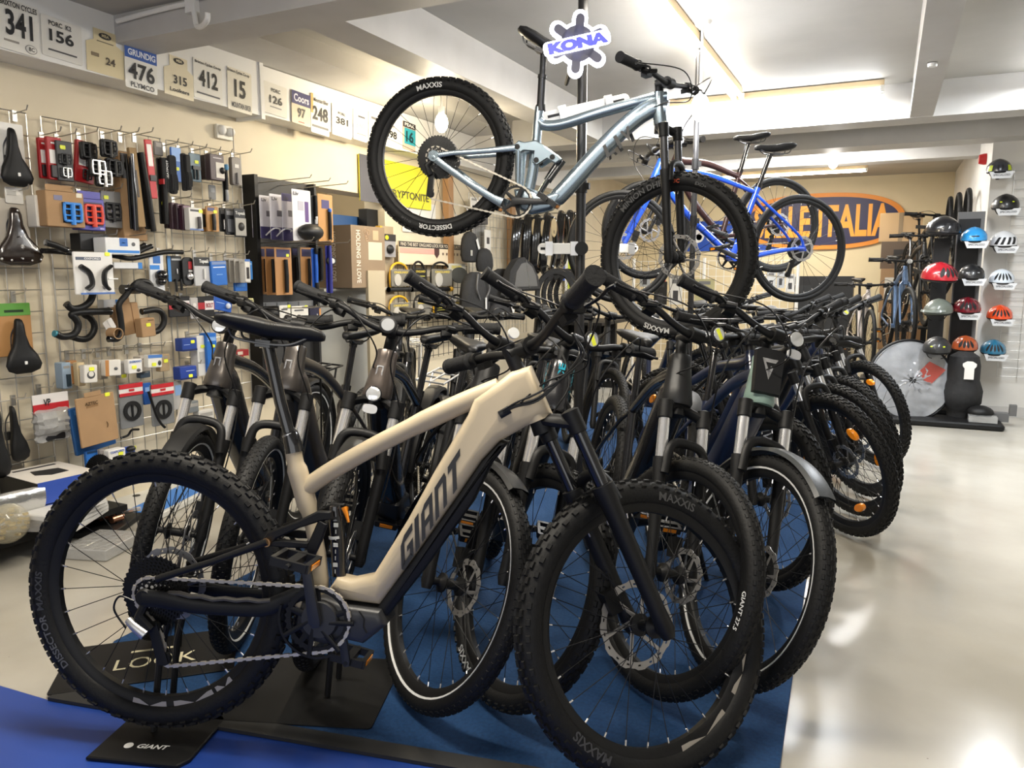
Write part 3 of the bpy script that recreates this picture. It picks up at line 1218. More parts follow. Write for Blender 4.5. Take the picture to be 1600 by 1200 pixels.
def build_hero():
    M = bike_matrix((3.25, 1.72), 19.0, 6.0, 1.288)
    root = empty('electric_mountain_bike', 'cream full-suspension electric mountain bike with big dark frame letters, in front of the row', 'bicycle', M)
    P = dict(DEF)
    P.update(R=.361, w=.066, WB=1.281, ha=65.5, off=.045, ac=.575, ht=.135, stack=.045, stem=.05, rise=.045, bw=.83, back=.03, lr=1.22, tread='knob', rotor=.108, fm=CREAM, stanch=GLOSSBLK, lower=MATTE, travel=.165,
             words=(('MAXXIS', .022, 90, -1, TG), ('MAXXIS', .022, 250, -1, TG)), rim_patch=((-20, 2), (8, 30), (-60, -30)), rgrip=.021)
    S, a, n, p0, ax, c = front_end(root, P, 35)
    # front triangle: one moulded piece
    mb = MB()
    out = [(.823, .878), (.74, .735), (.673, .611), (.585, .466), (.53, .452), (.49, .458), (.472, .43), (.50, .40), (.605, .392), (.69, .515), (.80, .675), (.86, .765), (.905, .815), (.968, .852), (1.030, .886),
           (.978, 1.002), (.930, .986), (.895, .958), (.838, .918)]
    mb.plate(out, -.037, .037, .024, steps=4)
    mb.tube(crv([(.90, 0, .945), (.78, 0, .893), (.60, 0, .802), (.47, 0, .727), (.41, 0, .685), (.385, 0, .66)], 5), [(.024, .026)] * 8 + [(.021, .0235)] * 18, 14)
    mb.tube(crv([(.366, 0, .775), (.372, 0, .74), (.397, 0, .656), (.425, 0, .55), (.44, 0, .44), (.43, 0, .38)], 5), [(.022, .021)] * 6 + [(.024, .026)] * 6 + [(.02, .02)] * 14, 14)
    mb.tube([ax * 0 + p0 + a * .578, p0 + a * .60, p0 + a * .70, p0 + a * .708], [(.036, .036), (.034, .034), (.030, .030), (.028, .028)], 18)
    mb.plate([(.385, .385), (.405, .37), (.415, .40), (.402, .435), (.392, .42)], -.05, .05, .008)
    fr = ob('frame', mb, CREAM, root, angle=50)
    for s in (-1, 1):
        mb = MB()
        # word runs from the bottom bracket up to the head tube on the right side, reversed on the left
        if s < 0:
            giant_word(mb, (.664, -.0378, .477), (.148, 0, .236), (-.004, 0, .084))
        else:
            giant_word(mb, (.812, .0378, .713), (-.148, 0, -.236), (.004, 0, .084))
        ob('frame_lettering', mb, LETTER, fr)
    mb = MB()
    mb.plate([(.60, .392), (.69, .515), (.80, .675), (.86, .765), (.905, .815), (.925, .812), (.884, .758), (.838, .66), (.72, .49), (.625, .365), (.58, .37)], -.0335, .0335, .012, steps=2)
    ob('battery_cover', mb, MATTE, root)
    mb = MB()
    mb.plate([(.405, .40), (.47, .412), (.524, .393), (.612, .386), (.628, .35), (.60, .325), (.567, .298), (.52, .306), (.47, .29), (.42, .30), (.39, .34)], -.055, .055, .018, steps=3)
    mb.lathe([(0, -.07), (.045, -.068), (.05, -.055)], 24, c=(.46, 0, .36))
    mb.m(1).tube([(.56, -.0555, .385), (.574, -.0558, .365), (.572, -.0555, .345), (.58, -.0555, .33)], .002, 5)
    ob('motor', mb, [DARKGREY, BLACK], root)
    # rear triangle
    mb = MB()
    for s in (-1, 1):
        mb.tube(crv([(-.004, s * .072, .395), (.05, s * .07, .392), (.126, s * .064, .379), (.22, s * .056, .374), (.30, s * .052, .376), (.36, s * .045, .398), (.43, s * .04, .43)], 5), [(.010, .022)] * 8 + [(.010, .019)] * 12 + [(.012, .021)] * 11, 12, sq=2.8)
        mb.lathe([(0, -.008), (.020, -.008), (.024, 0), (.020, .008), (0, .008)], 18, c=(0, s * .072, .396))
    sw = ob('swingarm', mb, MATTE, root)
    mb = MB()
    pr = [(.06 + .03 * i, .396 + (.004 if i % 2 else 0) - .012 * min(1, i / 4)) for i in range(10)]
    mb.tube([(x, -.066 + .012 * i / 9, z + .012) for i, (x, z) in enumerate(pr)], [(.009, .006)] * 10, 8)
    ob('chainstay_guard', mb, mat('guard_rubber', (.05, .047, .045), .6), sw)
    mb = MB()
    for s in (-1, 1):
        mb.tube([(.035, s * .074, .446), (.18, s * .068, .495), (.325, s * .062, .551)], [.0095, .0085, .010], 10)
    ob('seatstay', mb, MATTE, root)
    mb = MB()
    for s in (-1, 1):
        y0, y1 = (s * .05 - .007, s * .05 + .007)
        for seg in ([(.305, .550), (.318, .572), (.40, .605), (.452, .632), (.487, .632), (.492, .612), (.46, .606), (.402, .586), (.345, .558), (.332, .54)],
                    [(.31, .54), (.332, .553), (.36, .556), (.43, .552), (.428, .536), (.36, .535)],
                    [(.455, .612), (.478, .60), (.462, .555), (.438, .505), (.424, .47), (.405, .47), (.413, .50), (.425, .545)]):
            mb.plate(seg, y0, y1, .004)
        mb.m(1).lathe([(0, -.004), (.011, -.004), (.011, .004), (.004, .004), (.004, .0), (0, 0)], 18, c=(.322, s * .062, .549)).m(0)
    ob('rocker_link', mb, [MATTE, COPPER], root)
    mb = MB()
    mb.tube([(.480, 0, .61), (.487, 0, .53), (.489, 0, .455)], [.020, .020, .018], 16)
    mb.tube([(.478, 0, .635), (.480, 0, .60)], [.014, .021], 14)
    mb.m(1).tube([(.482, -.0, .56), (.483, 0, .553)], .0212, 16)
    mb.m(2).tube([(.505, -.012, .635), (.512, -.014, .618), (.518, -.014, .597)], [.008, .005, .003], 8)
    mb.m(1)
    for i in range(8):
        mb.box((.487 - .0002 * i, -.0205, .59 - .017 * i), (.002 if i % 3 else .012, .001, .010))
    ob('rear_shock', mb, [GLOSSBLK, mat('shock_print', (.6, .6, .55), .5), ORANGE], root)
    wheel(root, 'rear_wheel', Matrix.Translation((0, 0, .397)) @ Matrix.Rotation(.4, 4, 'Y'), .366, .066, 'knob', .1, 1.35,
          words=(('MAXXIS', .020, 205, -1, TG), ('DISSECTOR', .020, 230, -1, mat('tyre_print_mid', (.13, .13, .13), .6))), rim_patch=((-80, -62), (-58, -36), (-34, -24)))
    drivetrain(root, (.455, .36), (0, .397), ring_r=.083, crank=98, ring_y=-.062, yr=-.05)
    mb = MB()
    mb.lathe([(.093, -.0665), (.099, -.0665), (.099, -.061), (.093, -.061)], 40, closed=True, a0=math.radians(160), a1=math.radians(300), c=(.452, 0, .36))
    for k in range(4):
        q = math.radians(190 + 50 * k)
        mb.tube([(.455 + .02 * math.cos(q), -.066, .36 + .02 * math.sin(q)), (.455 + .095 * math.cos(q + .3), -.066, .36 + .095 * math.sin(q + .3))], [(.003, .008), (.003, .006)], 8)
    ob('chain_guard', mb, MATTE, root)
    mb = MB()
    mb.tube([(.359, 0, .80), (.33, 0, .90), (.297, 0, 1.045)], .0155, 14)
    mb.tube([(.369, 0, .77), (.366, 0, .785), (.360, 0, .806), (.356, 0, .822)], [.024, .0235, .0225, .019], 16)
    mb.m(1).tube([(.3575, 0, .812), (.3555, 0, .818)], .0205, 16)
    mb.m(0).tube([(.295, 0, 1.04), (.292, 0, 1.062)], [.02, .016], 12)
    ob('seatpost', mb, [GLOSSBLK, STEEL], root)
    sd = ob('saddle', MB(), MATTE, root)
    sd.data = saddle_mesh(.285, .145)
    sd.matrix_local = Matrix.Translation((.308, 0, 1.097)) @ Matrix.Rotation(.10, 4, 'Y')
    link('saddle_rails', cached('rails', rails_mesh), sd)
    mb = MB()
    word(mb, 'GIANT', (.02, -.0495, .004), (1, 0, -.03), (0, -.35, 1), width=.03, lift=.003)
    ob('saddle_lettering', mb, mat('gold_print', (.35, .28, .15), .4), sd)
    # cable port with three cables entering the down tube
    mb = MB()
    mb.tube([(.905, -.0375, .880), (.93, -.0385, .895)], [(.004, .010)] * 2, 10)
    ob('cable_port', mb, BLACK, fr)
    for i, (dx, dz) in enumerate(((0, 0), (.008, .006), (-.004, -.003))):
        mb = MB()
        mb.tube(crv([(.905, -.036, .882 + dz * .5), (.945, -.05, .905 + dz), (1.0, -.058, .925 + dz * 2), (1.06 + dx, -.045, .975 + dz), (1.10 + dx, -.02, 1.03), (1.08, -.07 + .05 * i, 1.08)], 6), .0027, 6)
        ob('control_cable', mb, BLACK, root)
    mb = MB()
    q = c + np.array((.0, -.0, .0))
    mb.lathe([(0, -.004), (.014, -.004), (.014, .004), (0, .004)], 18, c=(.922, -.028, 1.075))
    ob('motor_switch', mb, mat('switch_white', (.7, .7, .68), .3), root, S)
    mb = MB()
    mb.tube(crv([(-.02, -.085, .39), (-.06, -.085, .40), (-.085, -.07, .36), (-.06, -.06, .31)], 6), .0028, 6)
    mb.m(1).tube([(.0, -.07, .30), (-.03, -.075, .325), (-.045, -.07, .335)], [.016, .012, .010], 10)
    ob('derailleur_cable', mb, [BLACK, ALLOY], root)
    return root


# ------------------------------------------------------------------ the blue-grey full-suspension bike held up on the pole
SKYBLUE = mat('blue_grey_metallic', (0.27, 0.335, 0.38), 0.26, 0.8, coat=0.5)


def build_hanging():
    psi, pit = math.radians(10.6), math.radians(-22.9)
    X = np.array((math.cos(psi) * math.cos(pit), math.sin(psi) * math.cos(pit), math.sin(pit)))
    Yv = np.array((-math.sin(psi), math.cos(psi), 0))
    Z = np.cross(X, Yv)
    R = .361
    O = np.array((1.776, 3.194, 1.779)) - Z * R
    M = Matrix(((X[0], Yv[0], Z[0], O[0]), (X[1], Yv[1], Z[1], O[1]), (X[2], Yv[2], Z[2], O[2]), (0, 0, 0, 1)))
    root = empty('mountain_bike', 'blue-grey full-suspension mountain bike clamped high on a black pole with its nose tipped down', 'bicycle', M)
    P = dict(DEF)
    P.update(R=R, w=.064, WB=1.196, ha=63.4, off=.045, ac=.565, ht=.14, stack=.03, stem=.045, rise=.03, bw=.76, back=.035, tread='knob', rotor=.098, fm=SKYBLUE, stanch=mat('stanchion_dark', (.10, .10, .105), .2, .7), lower=MATTE, travel=.16,
             words=(('MAXXIS', .024, -62, -1, TW), ('MINION DHF', .026, 160, -1, TG), ('3C', .016, 128, -1, mat('tyre_print_red', (.5, .08, .03), .5)), ('EXO+', .014, 108, -1, TG)))
    S, a, n, p0, ax, c = front_end(root, P, -20)
    up = lambda pts: [(x, z + R) for x, z in pts]
    mb = MB()
    # down tube, head and top tube
    hb, ht = p0 + a * .57, p0 + a * .705
    mb.tube([hb, hb + a * .012, ht - a * .01, ht], [.030, .032, .0275, .027], 18)
    mb.tube(crv([(.90, 0, .56 + R), (.84, 0, .545 + R), (.775, 0, .455 + R), (.70, 0, .30 + R), (.62, 0, .09 + R), (.585, 0, .02 + R), (.53, 0, -.025 + R)], 5), [(.026, .036)] * 4 + [(.03, .042)] * 4 + [(.033, .040)] * 16 + [(.034, .034)] * 7, 14, sq=2.6)
    mb.tube(crv([(.88, 0, .607 + R), (.82, 0, .576 + R), (.64, 0, .452 + R), (.50, 0, .348 + R), (.425, 0, .312 + R), (.39, 0, .318 + R)], 5), [(.022, .024)] * 26, 12)
    mb.plate([(x, z) for x, z in up([(.87, .60), (.80, .556), (.77, .50), (.80, .52), (.86, .55)])], -.02, .02, .008)
    mb.tube(crv([(.366, 0, .375 + R), (.385, 0, .31 + R), (.414, 0, .223 + R), (.447, 0, .10 + R), (.465, 0, 0 + R)], 5), [(.021, .021)] * 11 + [(.024, .026)] * 10, 14)
    mb.plate(up([(.40, .0), (.45, -.075), (.52, -.075), (.60, -.02), (.62, .06), (.585, .065), (.54, .02), (.50, .035), (.46, .03)]), -.036, .036, .016, steps=3)
    fr = ob('frame', mb, SKYBLUE, root, angle=50)
    for s in (-1, 1):
        mb = MB()
        for ch, t in (('L', .55), ('I', .44), ('V', .32)) if s < 0 else (('L', .32), ('I', .44), ('V', .55)):
            b = np.array((.865, s * .034, .53 + R)) * (1 - t) + np.array((.63, s * .034, .13 + R)) * t
            d = np.array((.235, 0, .40)) * (1 if s < 0 else -1)
            if ch == 'I':
                v = np.array((-.40, 0, .235)) * (1 if s < 0 else -1)
                mb.add([b + nrm(d) * x + nrm(v) * y for x, y in ((-.008, -.03), (.008, -.03), (.014, .03), (-.002, .03))], [(0, 1, 2, 3)])
            else:
                word(mb, ch, b, d * 1.0, np.array((-.40, 0, .235)) * (1 if s < 0 else -1), width=.045, height=.055, bold=.04, shear=.2)
        ob('frame_lettering', mb, LETTER, fr)
    # rear triangle
    mb = MB()
    for s in (-1, 1):
        y = s * .062
        mb.tube([(0, y + s * .006, R), (.08, y, .045 + R), (.22, y - s * .004, .108 + R), (.345, y - s * .008, .17 + R)], [(.008, .013), (.009, .012), (.009, .013), (.010, .016)], 10, sq=3)
        mb.tube([(-.0, y + s * .008, R - .006), (.06, y + s * .004, -.022 + R), (.20, y - s * .004, -.052 + R), (.335, y - s * .010, -.073 + R), (.38, y - s * .014, -.075 + R)], [(.009, .017), (.009, .018), (.009, .015), (.011, .019), (.013, .024)], 10, sq=3)
        mb.lathe([(0, -.010), (.024, -.010), (.028, 0), (.024, .010), (0, .010)], 20, c=(0, s * .068, R))
    ob('rear_triangle', mb, SKYBLUE, root)
    mb = MB()
    for s in (-1, 1):
        y0, y1 = s * .045 - .007, s * .045 + .007
        mb.plate(up([(.325, .165), (.345, .205), (.375, .208), (.42, .235), (.47, .225), (.53, .212), (.56, .195), (.545, .172), (.50, .178), (.468, .135), (.44, .14), (.43, .185), (.385, .172), (.37, .15), (.345, .145)]), y0, y1, .005)
        mb.m(1)
        for q in ((.352, .178), (.456, .155), (.52, .193)):
            mb.lathe([(0, -.010), (.012, -.010), (.012, .010), (0, .010)], 14, c=(q[0], s * .045, q[1] + R))
        mb.m(0).tube([(.36, s * .04, .165 + R), (.385, s * .036, .10 + R), (.415, s * .03, .02 + R)], [.017, .014, .012], 10)
    ob('rocker_link', mb, [SKYBLUE, MATTE], root)
    mb = MB()
    mb.tube([(.545, 0, .185 + R), (.53, 0, .11 + R), (.526, 0, .09 + R)], [.017, .019, .019], 14)
    mb.tube([(.526, 0, .09 + R), (.512, 0, .01 + R)], .012, 12)
    mb.tube([(.565, -.018, .20 + R), (.54, -.02, .10 + R)], .0125, 12)
    ob('rear_shock', mb, GLOSSBLK, root)
    wheel(root, 'rear_wheel', Matrix.Translation((0, 0, R)) @ Matrix.Rotation(.2, 4, 'Y'), R, .064, 'knob', .09, 1.45,
          words=(('MAXXIS', .024, 130, -1, TW), ('DISSECTOR', .022, -58, -1, TW), ('29 x 2.40', .010, -85, -1, TG)))
    drivetrain(root, (.44, -.045 + R), (0, R), ring_r=.072, crank=20)
    mb = MB()
    mb.tube([(.378, 0, .36 + R), (.366, 0, .385 + R)], .022, 14)
    mb.tube([(.37, 0, .375 + R), (.325, 0, .50 + R)], .0175, 14)
    mb.tube([(.33, 0, .49 + R), (.285, 0, .612 + R)], .0145, 14)
    mb.tube([(.328, 0, .492 + R), (.324, 0, .506 + R)], .0205, 14)
    ob('seatpost', mb, BLACK, root)
    sd = link('saddle', saddle_mesh(.27, .145), root, loc=(.285, 0, .645 + R))
    link('saddle_rails', cached('rails', rails_mesh), sd)
    return root, M

# ------------------------------------------------------------------ floor coverings and bikes
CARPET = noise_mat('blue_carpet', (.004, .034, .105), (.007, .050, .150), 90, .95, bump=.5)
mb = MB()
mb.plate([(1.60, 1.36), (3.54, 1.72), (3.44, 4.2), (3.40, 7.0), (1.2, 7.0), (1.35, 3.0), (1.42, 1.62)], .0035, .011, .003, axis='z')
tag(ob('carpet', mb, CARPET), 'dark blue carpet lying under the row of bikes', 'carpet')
mb = MB()
mb.box((0, 0, .006), (2.05, .055, .010))
e = ob('carpet_edge_strip', mb, mat('edge_strip_black', (.02, .02, .02), .6))
e.location = (2.57, 1.515, .0033)
e.rotation_euler = (0, 0, math.atan2(.29, 1.5))
tag(e, 'black rubber edging strip along the front of the blue carpet', 'edging')

GUNMETAL = mat('gunmetal_paint', (0.085, 0.075, 0.068), 0.3, 0.6, coat=.5)
NIGHT = mat('deep_black_gloss', (0.012, 0.012, 0.014), 0.22, coat=.5)
CHARC = mat('charcoal_satin', (0.012, 0.0122, 0.013), 0.4, spec=.35)
SAGE = mat('sage_green', (0.20, 0.29, 0.25), 0.4)
NAVY = mat('navy_paint', (0.012, 0.02, 0.055), 0.3, coat=.4)
ROYAL = mat('royal_blue_gloss', (0.015, 0.07, 0.50), 0.2, coat=.6)
TEAL = mat('teal_print', (0.02, 0.40, 0.55), 0.35, .3)
SILVERST = mat('stanchion_silver', (.78, .78, .78), .22, .8)


def head_badge(fr, P, g):
    mb = MB()
    d = P['dt'][0]
    q = g['hb'] + g['a'] * (P['ht'] * .5) + g['n'] * g['rh'] * .94
    y = np.array((0, 1.0, 0))
    for s0, s1, t0, t1 in ((-.012, -.007, -.02, .02), (.007, .012, -.02, .02), (-.012, .012, .014, .02), (-.012, .012, -.02, -.014)):
        mb.add([q + y * s * (1) + g['a'] * t + g['n'] * .003 for s, t in ((s0, t0), (s1, t0), (s1, t1), (s0, t1))], [(0, 1, 2, 3)])
    ob('head_badge', mb, SILVERST, fr)


def cube_logo(fr, P, g):
    for s in (-1, 1):
        mb = MB()
        q = g['hb'] + g['a'] * (P['ht'] * .55) + np.array((0, s * g['rh'] * .98, 0)) + g['n'] * .006
        word(mb, 'CUBE', q, -g['a'] if s < 0 else g['a'], g['n'] if s < 0 else -g['n'] * -1, width=.12, height=.028, bold=.03, lift=.002)
        ob('frame_lettering', mb, TEAL, fr)
    mb = MB()
    q = g['hb'] + g['a'] * (P['ht'] * .55) + g['n'] * (g['rh'] * .97)
    word(mb, 'CUBE', q, g['a'], np.array((0, 1, 0)), width=.12, height=.022, bold=.03, lift=.003)
    ob('head_lettering', mb, TEAL, fr)


def tri_logo(fr, P, g):
    q = g['hb'] + g['a'] * (P['ht'] * .56) + g['n'] * g['rh']
    y = np.array((0, 1.0, 0))
    mb = MB()
    a, n = g['a'], g['n']
    o = [(-.045, -.07), (.045, -.07), (.05, .075), (.035, .085), (-.035, .085), (-.05, .075)]
    rings = [[q + y * u + a * v + n * (.004) for u, v in o], [q + y * u * .92 + a * v * .95 + n * (.022) for u, v in o]]
    mb.loft(rings)
    pl = ob('battery_panel', mb, CHARC, fr)
    mb = MB()
    k = q + n * .023 + a * .012
    T = lambda u, v: k + y * u + a * v
    for quad in ([(-.026, .035), (.026, .035), (.018, .022), (-.018, .022)], [(-.026, .035), (-.014, .022), (.004, -.018), (.0, -.036)], [(.018, .022), (.026, .035), (.0, -.036), (-.004, -.018)]):
        if quad[0] == (.018, .022):
            quad = [(.004, .012), (.012, .004), (.0, -.036), (-.004, -.018)]
        mb.add([T(u, v) for u, v in quad], [(0, 1, 2, 3)])
    ob('head_badge', mb, SILVERST, pl)


hero = build_hero()
hang, HM = build_hanging()

EB = dict(R=.352, w=.054, WB=1.15, ha=67, ac=.52, ht=.17, stack=.06, rise=.075, stem=.06, bw=.71, motor=True, dt=(.051, .061), wide=True, fw=.052, travel=.15)
MT = dict(R=.345, w=.055, ha=69, ac=.48, WB=1.08, ht=.14, stack=.05, rise=.045, bw=.70, tread='knob', dt=(.023, .026), stanch=SILVERST, travel=.11)

bicycle('electric_bike', 'gunmetal electric bike with chrome fork and short mudguard, nearest the product wall', (1.53, 1.76), -71, 6, 12, fm=NIGHT, hm=GUNMETAL, stanch=CHROME, guard=True, g0=62, g1=150, lamp='bar', logo=head_badge, stripe=True, rack='black', kick=True, **EB)
bicycle('electric_bike', 'grey electric bike with chrome fork and no mudguard, second from the product wall', (1.83, 1.80), -72, 5.5, 12, fm=GUNMETAL, hm=GUNMETAL, stanch=CHROME, logo=head_badge, stripe=True, lamp='', words_r=(), kick=True, **EB)
bicycle('electric_bike', 'bronze-headed electric bike with a round bar reflector and a fork crown headlight', (2.13, 1.83), -72, 9, 7.5, fm=NIGHT, hm=mat('bronze_grey_paint', (.14, .115, .10), .3, .6, coat=.4), stanch=CHROME, lamp='crown', lamp_refl=True, refl='plain', guard=True, g0=65, g1=140, logo=head_badge, rack='silver', kick=True, **EB)
bicycle('electric_bike', 'black electric bike with white-striped front tyre right behind the cream frame', (2.53, 1.76), -55, 16, 22, fm=CHARC, hm=CHARC, stanch=CHROME, guard=True, g0=70, g1=200, stripe=True, **EB)
bicycle('electric_bike', 'black electric mountain bike with blue head tube letters and a yellow-dotted reflector', (2.72, 1.88), -62, 14, 28, fm=CHARC, hm=NIGHT, stanch=CHROME, refl='yellow', logo=cube_logo, words=(('MAXXIS', .024, -85, -1, TW), ('REKON', .022, 95, -1, TW)), **{**EB, 'tread': 'knob', 'wide': False})
bicycle('electric_bike', 'plain black electric bike with fork legs half silver and a reflector beside its grip', (3.11, 2.12), -62, 10, 24, fm=NIGHT, hm=CHARC, stanch=SILVERST, refl='yellow', refl_y=.03, words=(('GIANT 27.5', .014, 25, -1, TW),), **EB)
bicycle('electric_bike', 'sage green electric bike with a silver triangle badge, headlight and grey front mudguard', (3.30, 2.26), -65, 12, 16, fm=NAVY, hm=SAGE, stanch=SILVERST, guard=True, g0=56, g1=170, guard_mat=mat('grey_guard', (.035, .038, .04), .4), lamp='bar', lamp_refl=True, stripe=True, logo=tri_logo, kick=True, **EB)
for i, (F, psi, lean, st, col, extra) in enumerate((
        ((3.58, 3.87), -31, -8, -15, BLACK, 'black hardtail with three amber spoke reflectors, nearest of the far row'),
        ((3.60, 4.22), -33, -9, -12, CHARC, 'black hardtail just behind the one with three amber reflectors'),
        ((3.63, 4.62), -35, -9, -16, NAVY, 'navy hardtail, third wheel of the far row on the bare floor'),
        ((3.70, 5.40), -43, -8, -10, BLACK, 'black hardtail with the last front wheel of the far row'))):
    bicycle('mountain_bike', extra, F, psi, lean, st, fm=col, ref_sp=((75, 200, 320) if i == 0 else (120, 20) if i == 1 else (100,)), refl='yellow' if i == 3 else False, group='hardtails in the far row', **MT)

# ------------------------------------------------------------------ things hung on the left wall
def rrect(x0, z0, x1, z1, r=0.0, n=3):
    if r <= 0:
        return [(x0, z0), (x1, z0), (x1, z1), (x0, z1)]
    out = []
    for cx, cz, a in ((x1 - r, z0 + r, -90), (x1 - r, z1 - r, 0), (x0 + r, z1 - r, 90), (x0 + r, z0 + r, 180)):
        for k in range(n + 1):
            q = math.radians(a + 90 * k / n)
            out.append((cx + r * math.cos(q), cz + r * math.sin(q)))
    return out


def M_(c):
    return paint(c) if isinstance(c, str) else c


def wall_frame(box, off):
    x0, y0, x1, y1 = box
    xm, ym = (x0 + x1) / 2, (y0 + y1) / 2
    c = at_x(xm, ym, off)
    w = abs(at_x(x1, ym, off)[1] - at_x(x0, ym, off)[1])
    h = abs(at_x(xm, y0, off)[2] - at_x(xm, y1, off)[2])
    return c, w, h


def add_parts(root, w, h, t, parts):
    for p in parts:
        k = p[0]
        U = lambda u: (u - .5) * w
        V = lambda v: (.5 - v) * h
        mb = MB()
        if k == 'r':        # printed or moulded panel
            _, nm, c, u0, v0, u1, v1 = p[:7]
            th = p[7] if len(p) > 7 else .0015
            rad = p[8] if len(p) > 8 else 0
            mb.plate(rrect(U(u0), V(v1), U(u1), V(v0), rad), t / 2, t / 2 + th, min(th * .4, rad * .5) if rad else 0, axis='x')
            ob(nm, mb, M_(c), root)
        elif k == 'o':      # round or oval
            _, nm, c, u, v, ru, rv = p[:7]
            th = p[7] if len(p) > 7 else .002
            o = [(U(u) + ru * w * math.cos(a), V(v) + rv * h * math.sin(a)) for a in np.linspace(0, 2 * PI, 20, endpoint=False)]
            mb.plate(o, t / 2, t / 2 + th, th * .3, axis='x')
            ob(nm, mb, M_(c), root)
        elif k == 't':      # lettering
            _, s, c, u, v, ww = p[:6]
            hh = p[6] * h if len(p) > 6 else None
            lf = p[7] if len(p) > 7 else .0022
            vert = len(p) > 8 and p[8]
            if vert:
                word(mb, s, (t / 2 + lf, U(u), V(v)), (0, 0, 1), (0, -1, 0), width=ww * h, height=p[6] * w, bold=.015)
            else:
                word(mb, s, (t / 2 + lf, U(u), V(v)), (0, 1, 0), (0, 0, 1), width=ww * w, height=hh, bold=.028)
            ob('lettering', mb, M_(c), root)
        elif k == 's':      # yellow price sticker
            mb.plate(rrect(U(p[1]) - .013, V(p[2]) - .009, U(p[1]) + .013, V(p[2]) + .009, .004), t / 2, t / 2 + .0028, axis='x')
            ob('price_sticker', mb, YELLOW, root)
        elif k == 'tube':   # standing tube or handle: name, colour, u, v0, v1, radius
            _, nm, c, u, v0, v1, r = p[:7]
            lean = p[7] if len(p) > 7 else 0
            mb.tube([(t / 2 + r, U(u) + lean * w, V(v0)), (t / 2 + r * 1.2, U(u), (V(v0) + V(v1)) / 2), (t / 2 + r, U(u) - lean * w, V(v1))], [r * .9, r, r * .9], 12)
            ob(nm, mb, M_(c), root)
        elif k == 'ped':    # flat pedal seen from above: colour, u, v, size
            _, c, u, v, s = p[:5]
            y, z = U(u), V(v)
            o = t / 2 + .012
            for dy in (-.42, .42):
                mb.tube([(o, y + dy * s, z - s * .42), (o, y + dy * s * 1.1, z), (o, y + dy * s, z + s * .42)], s * .07, 8)
            for dz in (-.42, .42):
                mb.tube([(o, y - .42 * s, z + dz * s), (o, y + .42 * s, z + dz * s)], s * .07, 8)
            mb.tube([(o, y, z - s * .6), (o, y, z + s * .42)], s * .12, 10)
            for dz in (-.15, .15):
                mb.tube([(o, y - .42 * s, z + dz * s), (o, y + .42 * s, z + dz * s)], s * .045, 6)
            ob('pedal', mb, M_(c), root)
        elif k == 'ball':
            _, nm, c, u, v, ru, rv, d = p[:8]
            mb.ball((t / 2 + d * .4, U(u), V(v)), (d, ru * w, rv * h))
            ob(nm, mb, M_(c), root)
        elif k == 'fn':
            p[1](root, w, h, t)


def hung(name, label, cat, box, off, col, parts=(), t=.012, group=None, r=.006, rx=0.0):
    c, w, h = wall_frame(box, off)
    mb = MB()
    mb.plate(rrect(-w / 2, -h / 2, w / 2, h / 2, min(r, w * .3, h * .3)), -t / 2, t / 2, min(.003, t * .3), axis='x')
    o = ob(name, mb, M_(col), loc=tuple(c))
    if rx:
        o.rotation_euler = (rx, 0, 0)
    tag(o, label, cat, group)
    add_parts(o, w, h, t, parts)
    return o


# ---- wire grid panels with their hooks
def grid_panel(label, y0, y1, z0, z1, hooks=(), x=.045, dy=.075, dz=.1):
    e = empty('grid_panel', label, 'display grid', loc=(x, y0, 0))
    mb = MB()
    L = y1 - y0
    n = max(2, round(L / dy))
    for i in range(n + 1):
        y = L * i / n
        mb.tube([(0, y, z0), (0, y, z1)], .0042 if i in (0, n) else .0026, 6)
    m = round((z1 - z0) / dz)
    for i in range(m + 1):
        z = z0 + (z1 - z0) * i / m
        mb.tube([(.004, 0, z), (.004, L, z)], .0028, 6, ref=(0, 0, 1))
    ob('wire_grid', mb, WIRE, e)
    for (px, py, ln) in hooks:
        p = at_x(px, py, x)
        mb = MB()
        yy, zz = p[1] - y0, p[2]
        mb.tube([(.008, yy, zz), (ln, yy, zz + .01), (ln + .012, yy, zz + .03)], .003, 6, ref=(0, 1, 0))
        mb.box((.009, yy, zz - .01), (.008, .022, .05))
        ob('hook', mb, WIRE, e)
    return e


grid_panel('chrome wire grid at the near end of the wall holding the upright saddles', 1.35, 2.36, .25, 1.98, [(20, 178, .1), (22, 300, .1), (18, 460, .1), (18, 622, .1), (58, 605, .12)])
grid_panel('chrome wire grid holding the pedals, drop bars and white product boxes', 2.43, 3.10, .25, 1.98,
           [(62, 212, .15), (86, 215, .15), (120, 212, .15), (157, 210, .15), (185, 212, .15), (207, 212, .15), (75, 300, .2), (120, 300, .2), (165, 298, .12), (140, 370, .2), (187, 370, .2), (245, 392, .12),
            (102, 552, .2), (128, 550, .2), (150, 548, .2), (168, 546, .2), (195, 543, .2), (216, 540, .2)])
grid_panel('chrome wire grid holding gloves, pumps and small carded parts beside the black stand', 3.14, 3.69, .25, 1.98,
           [(253, 228, .12), (276, 232, .12), (298, 236, .12), (320, 240, .12), (342, 243, .1), (361, 243, .16), (268, 312, .15), (298, 318, .15), (325, 322, .15), (347, 322, .12), (374, 322, .12), (274, 395, .12), (301, 395, .12), (327, 400, .12), (349, 400, .12), (365, 400, .12), (280, 462, .12), (322, 462, .12), (290, 522, .12), (290, 568, .12)])


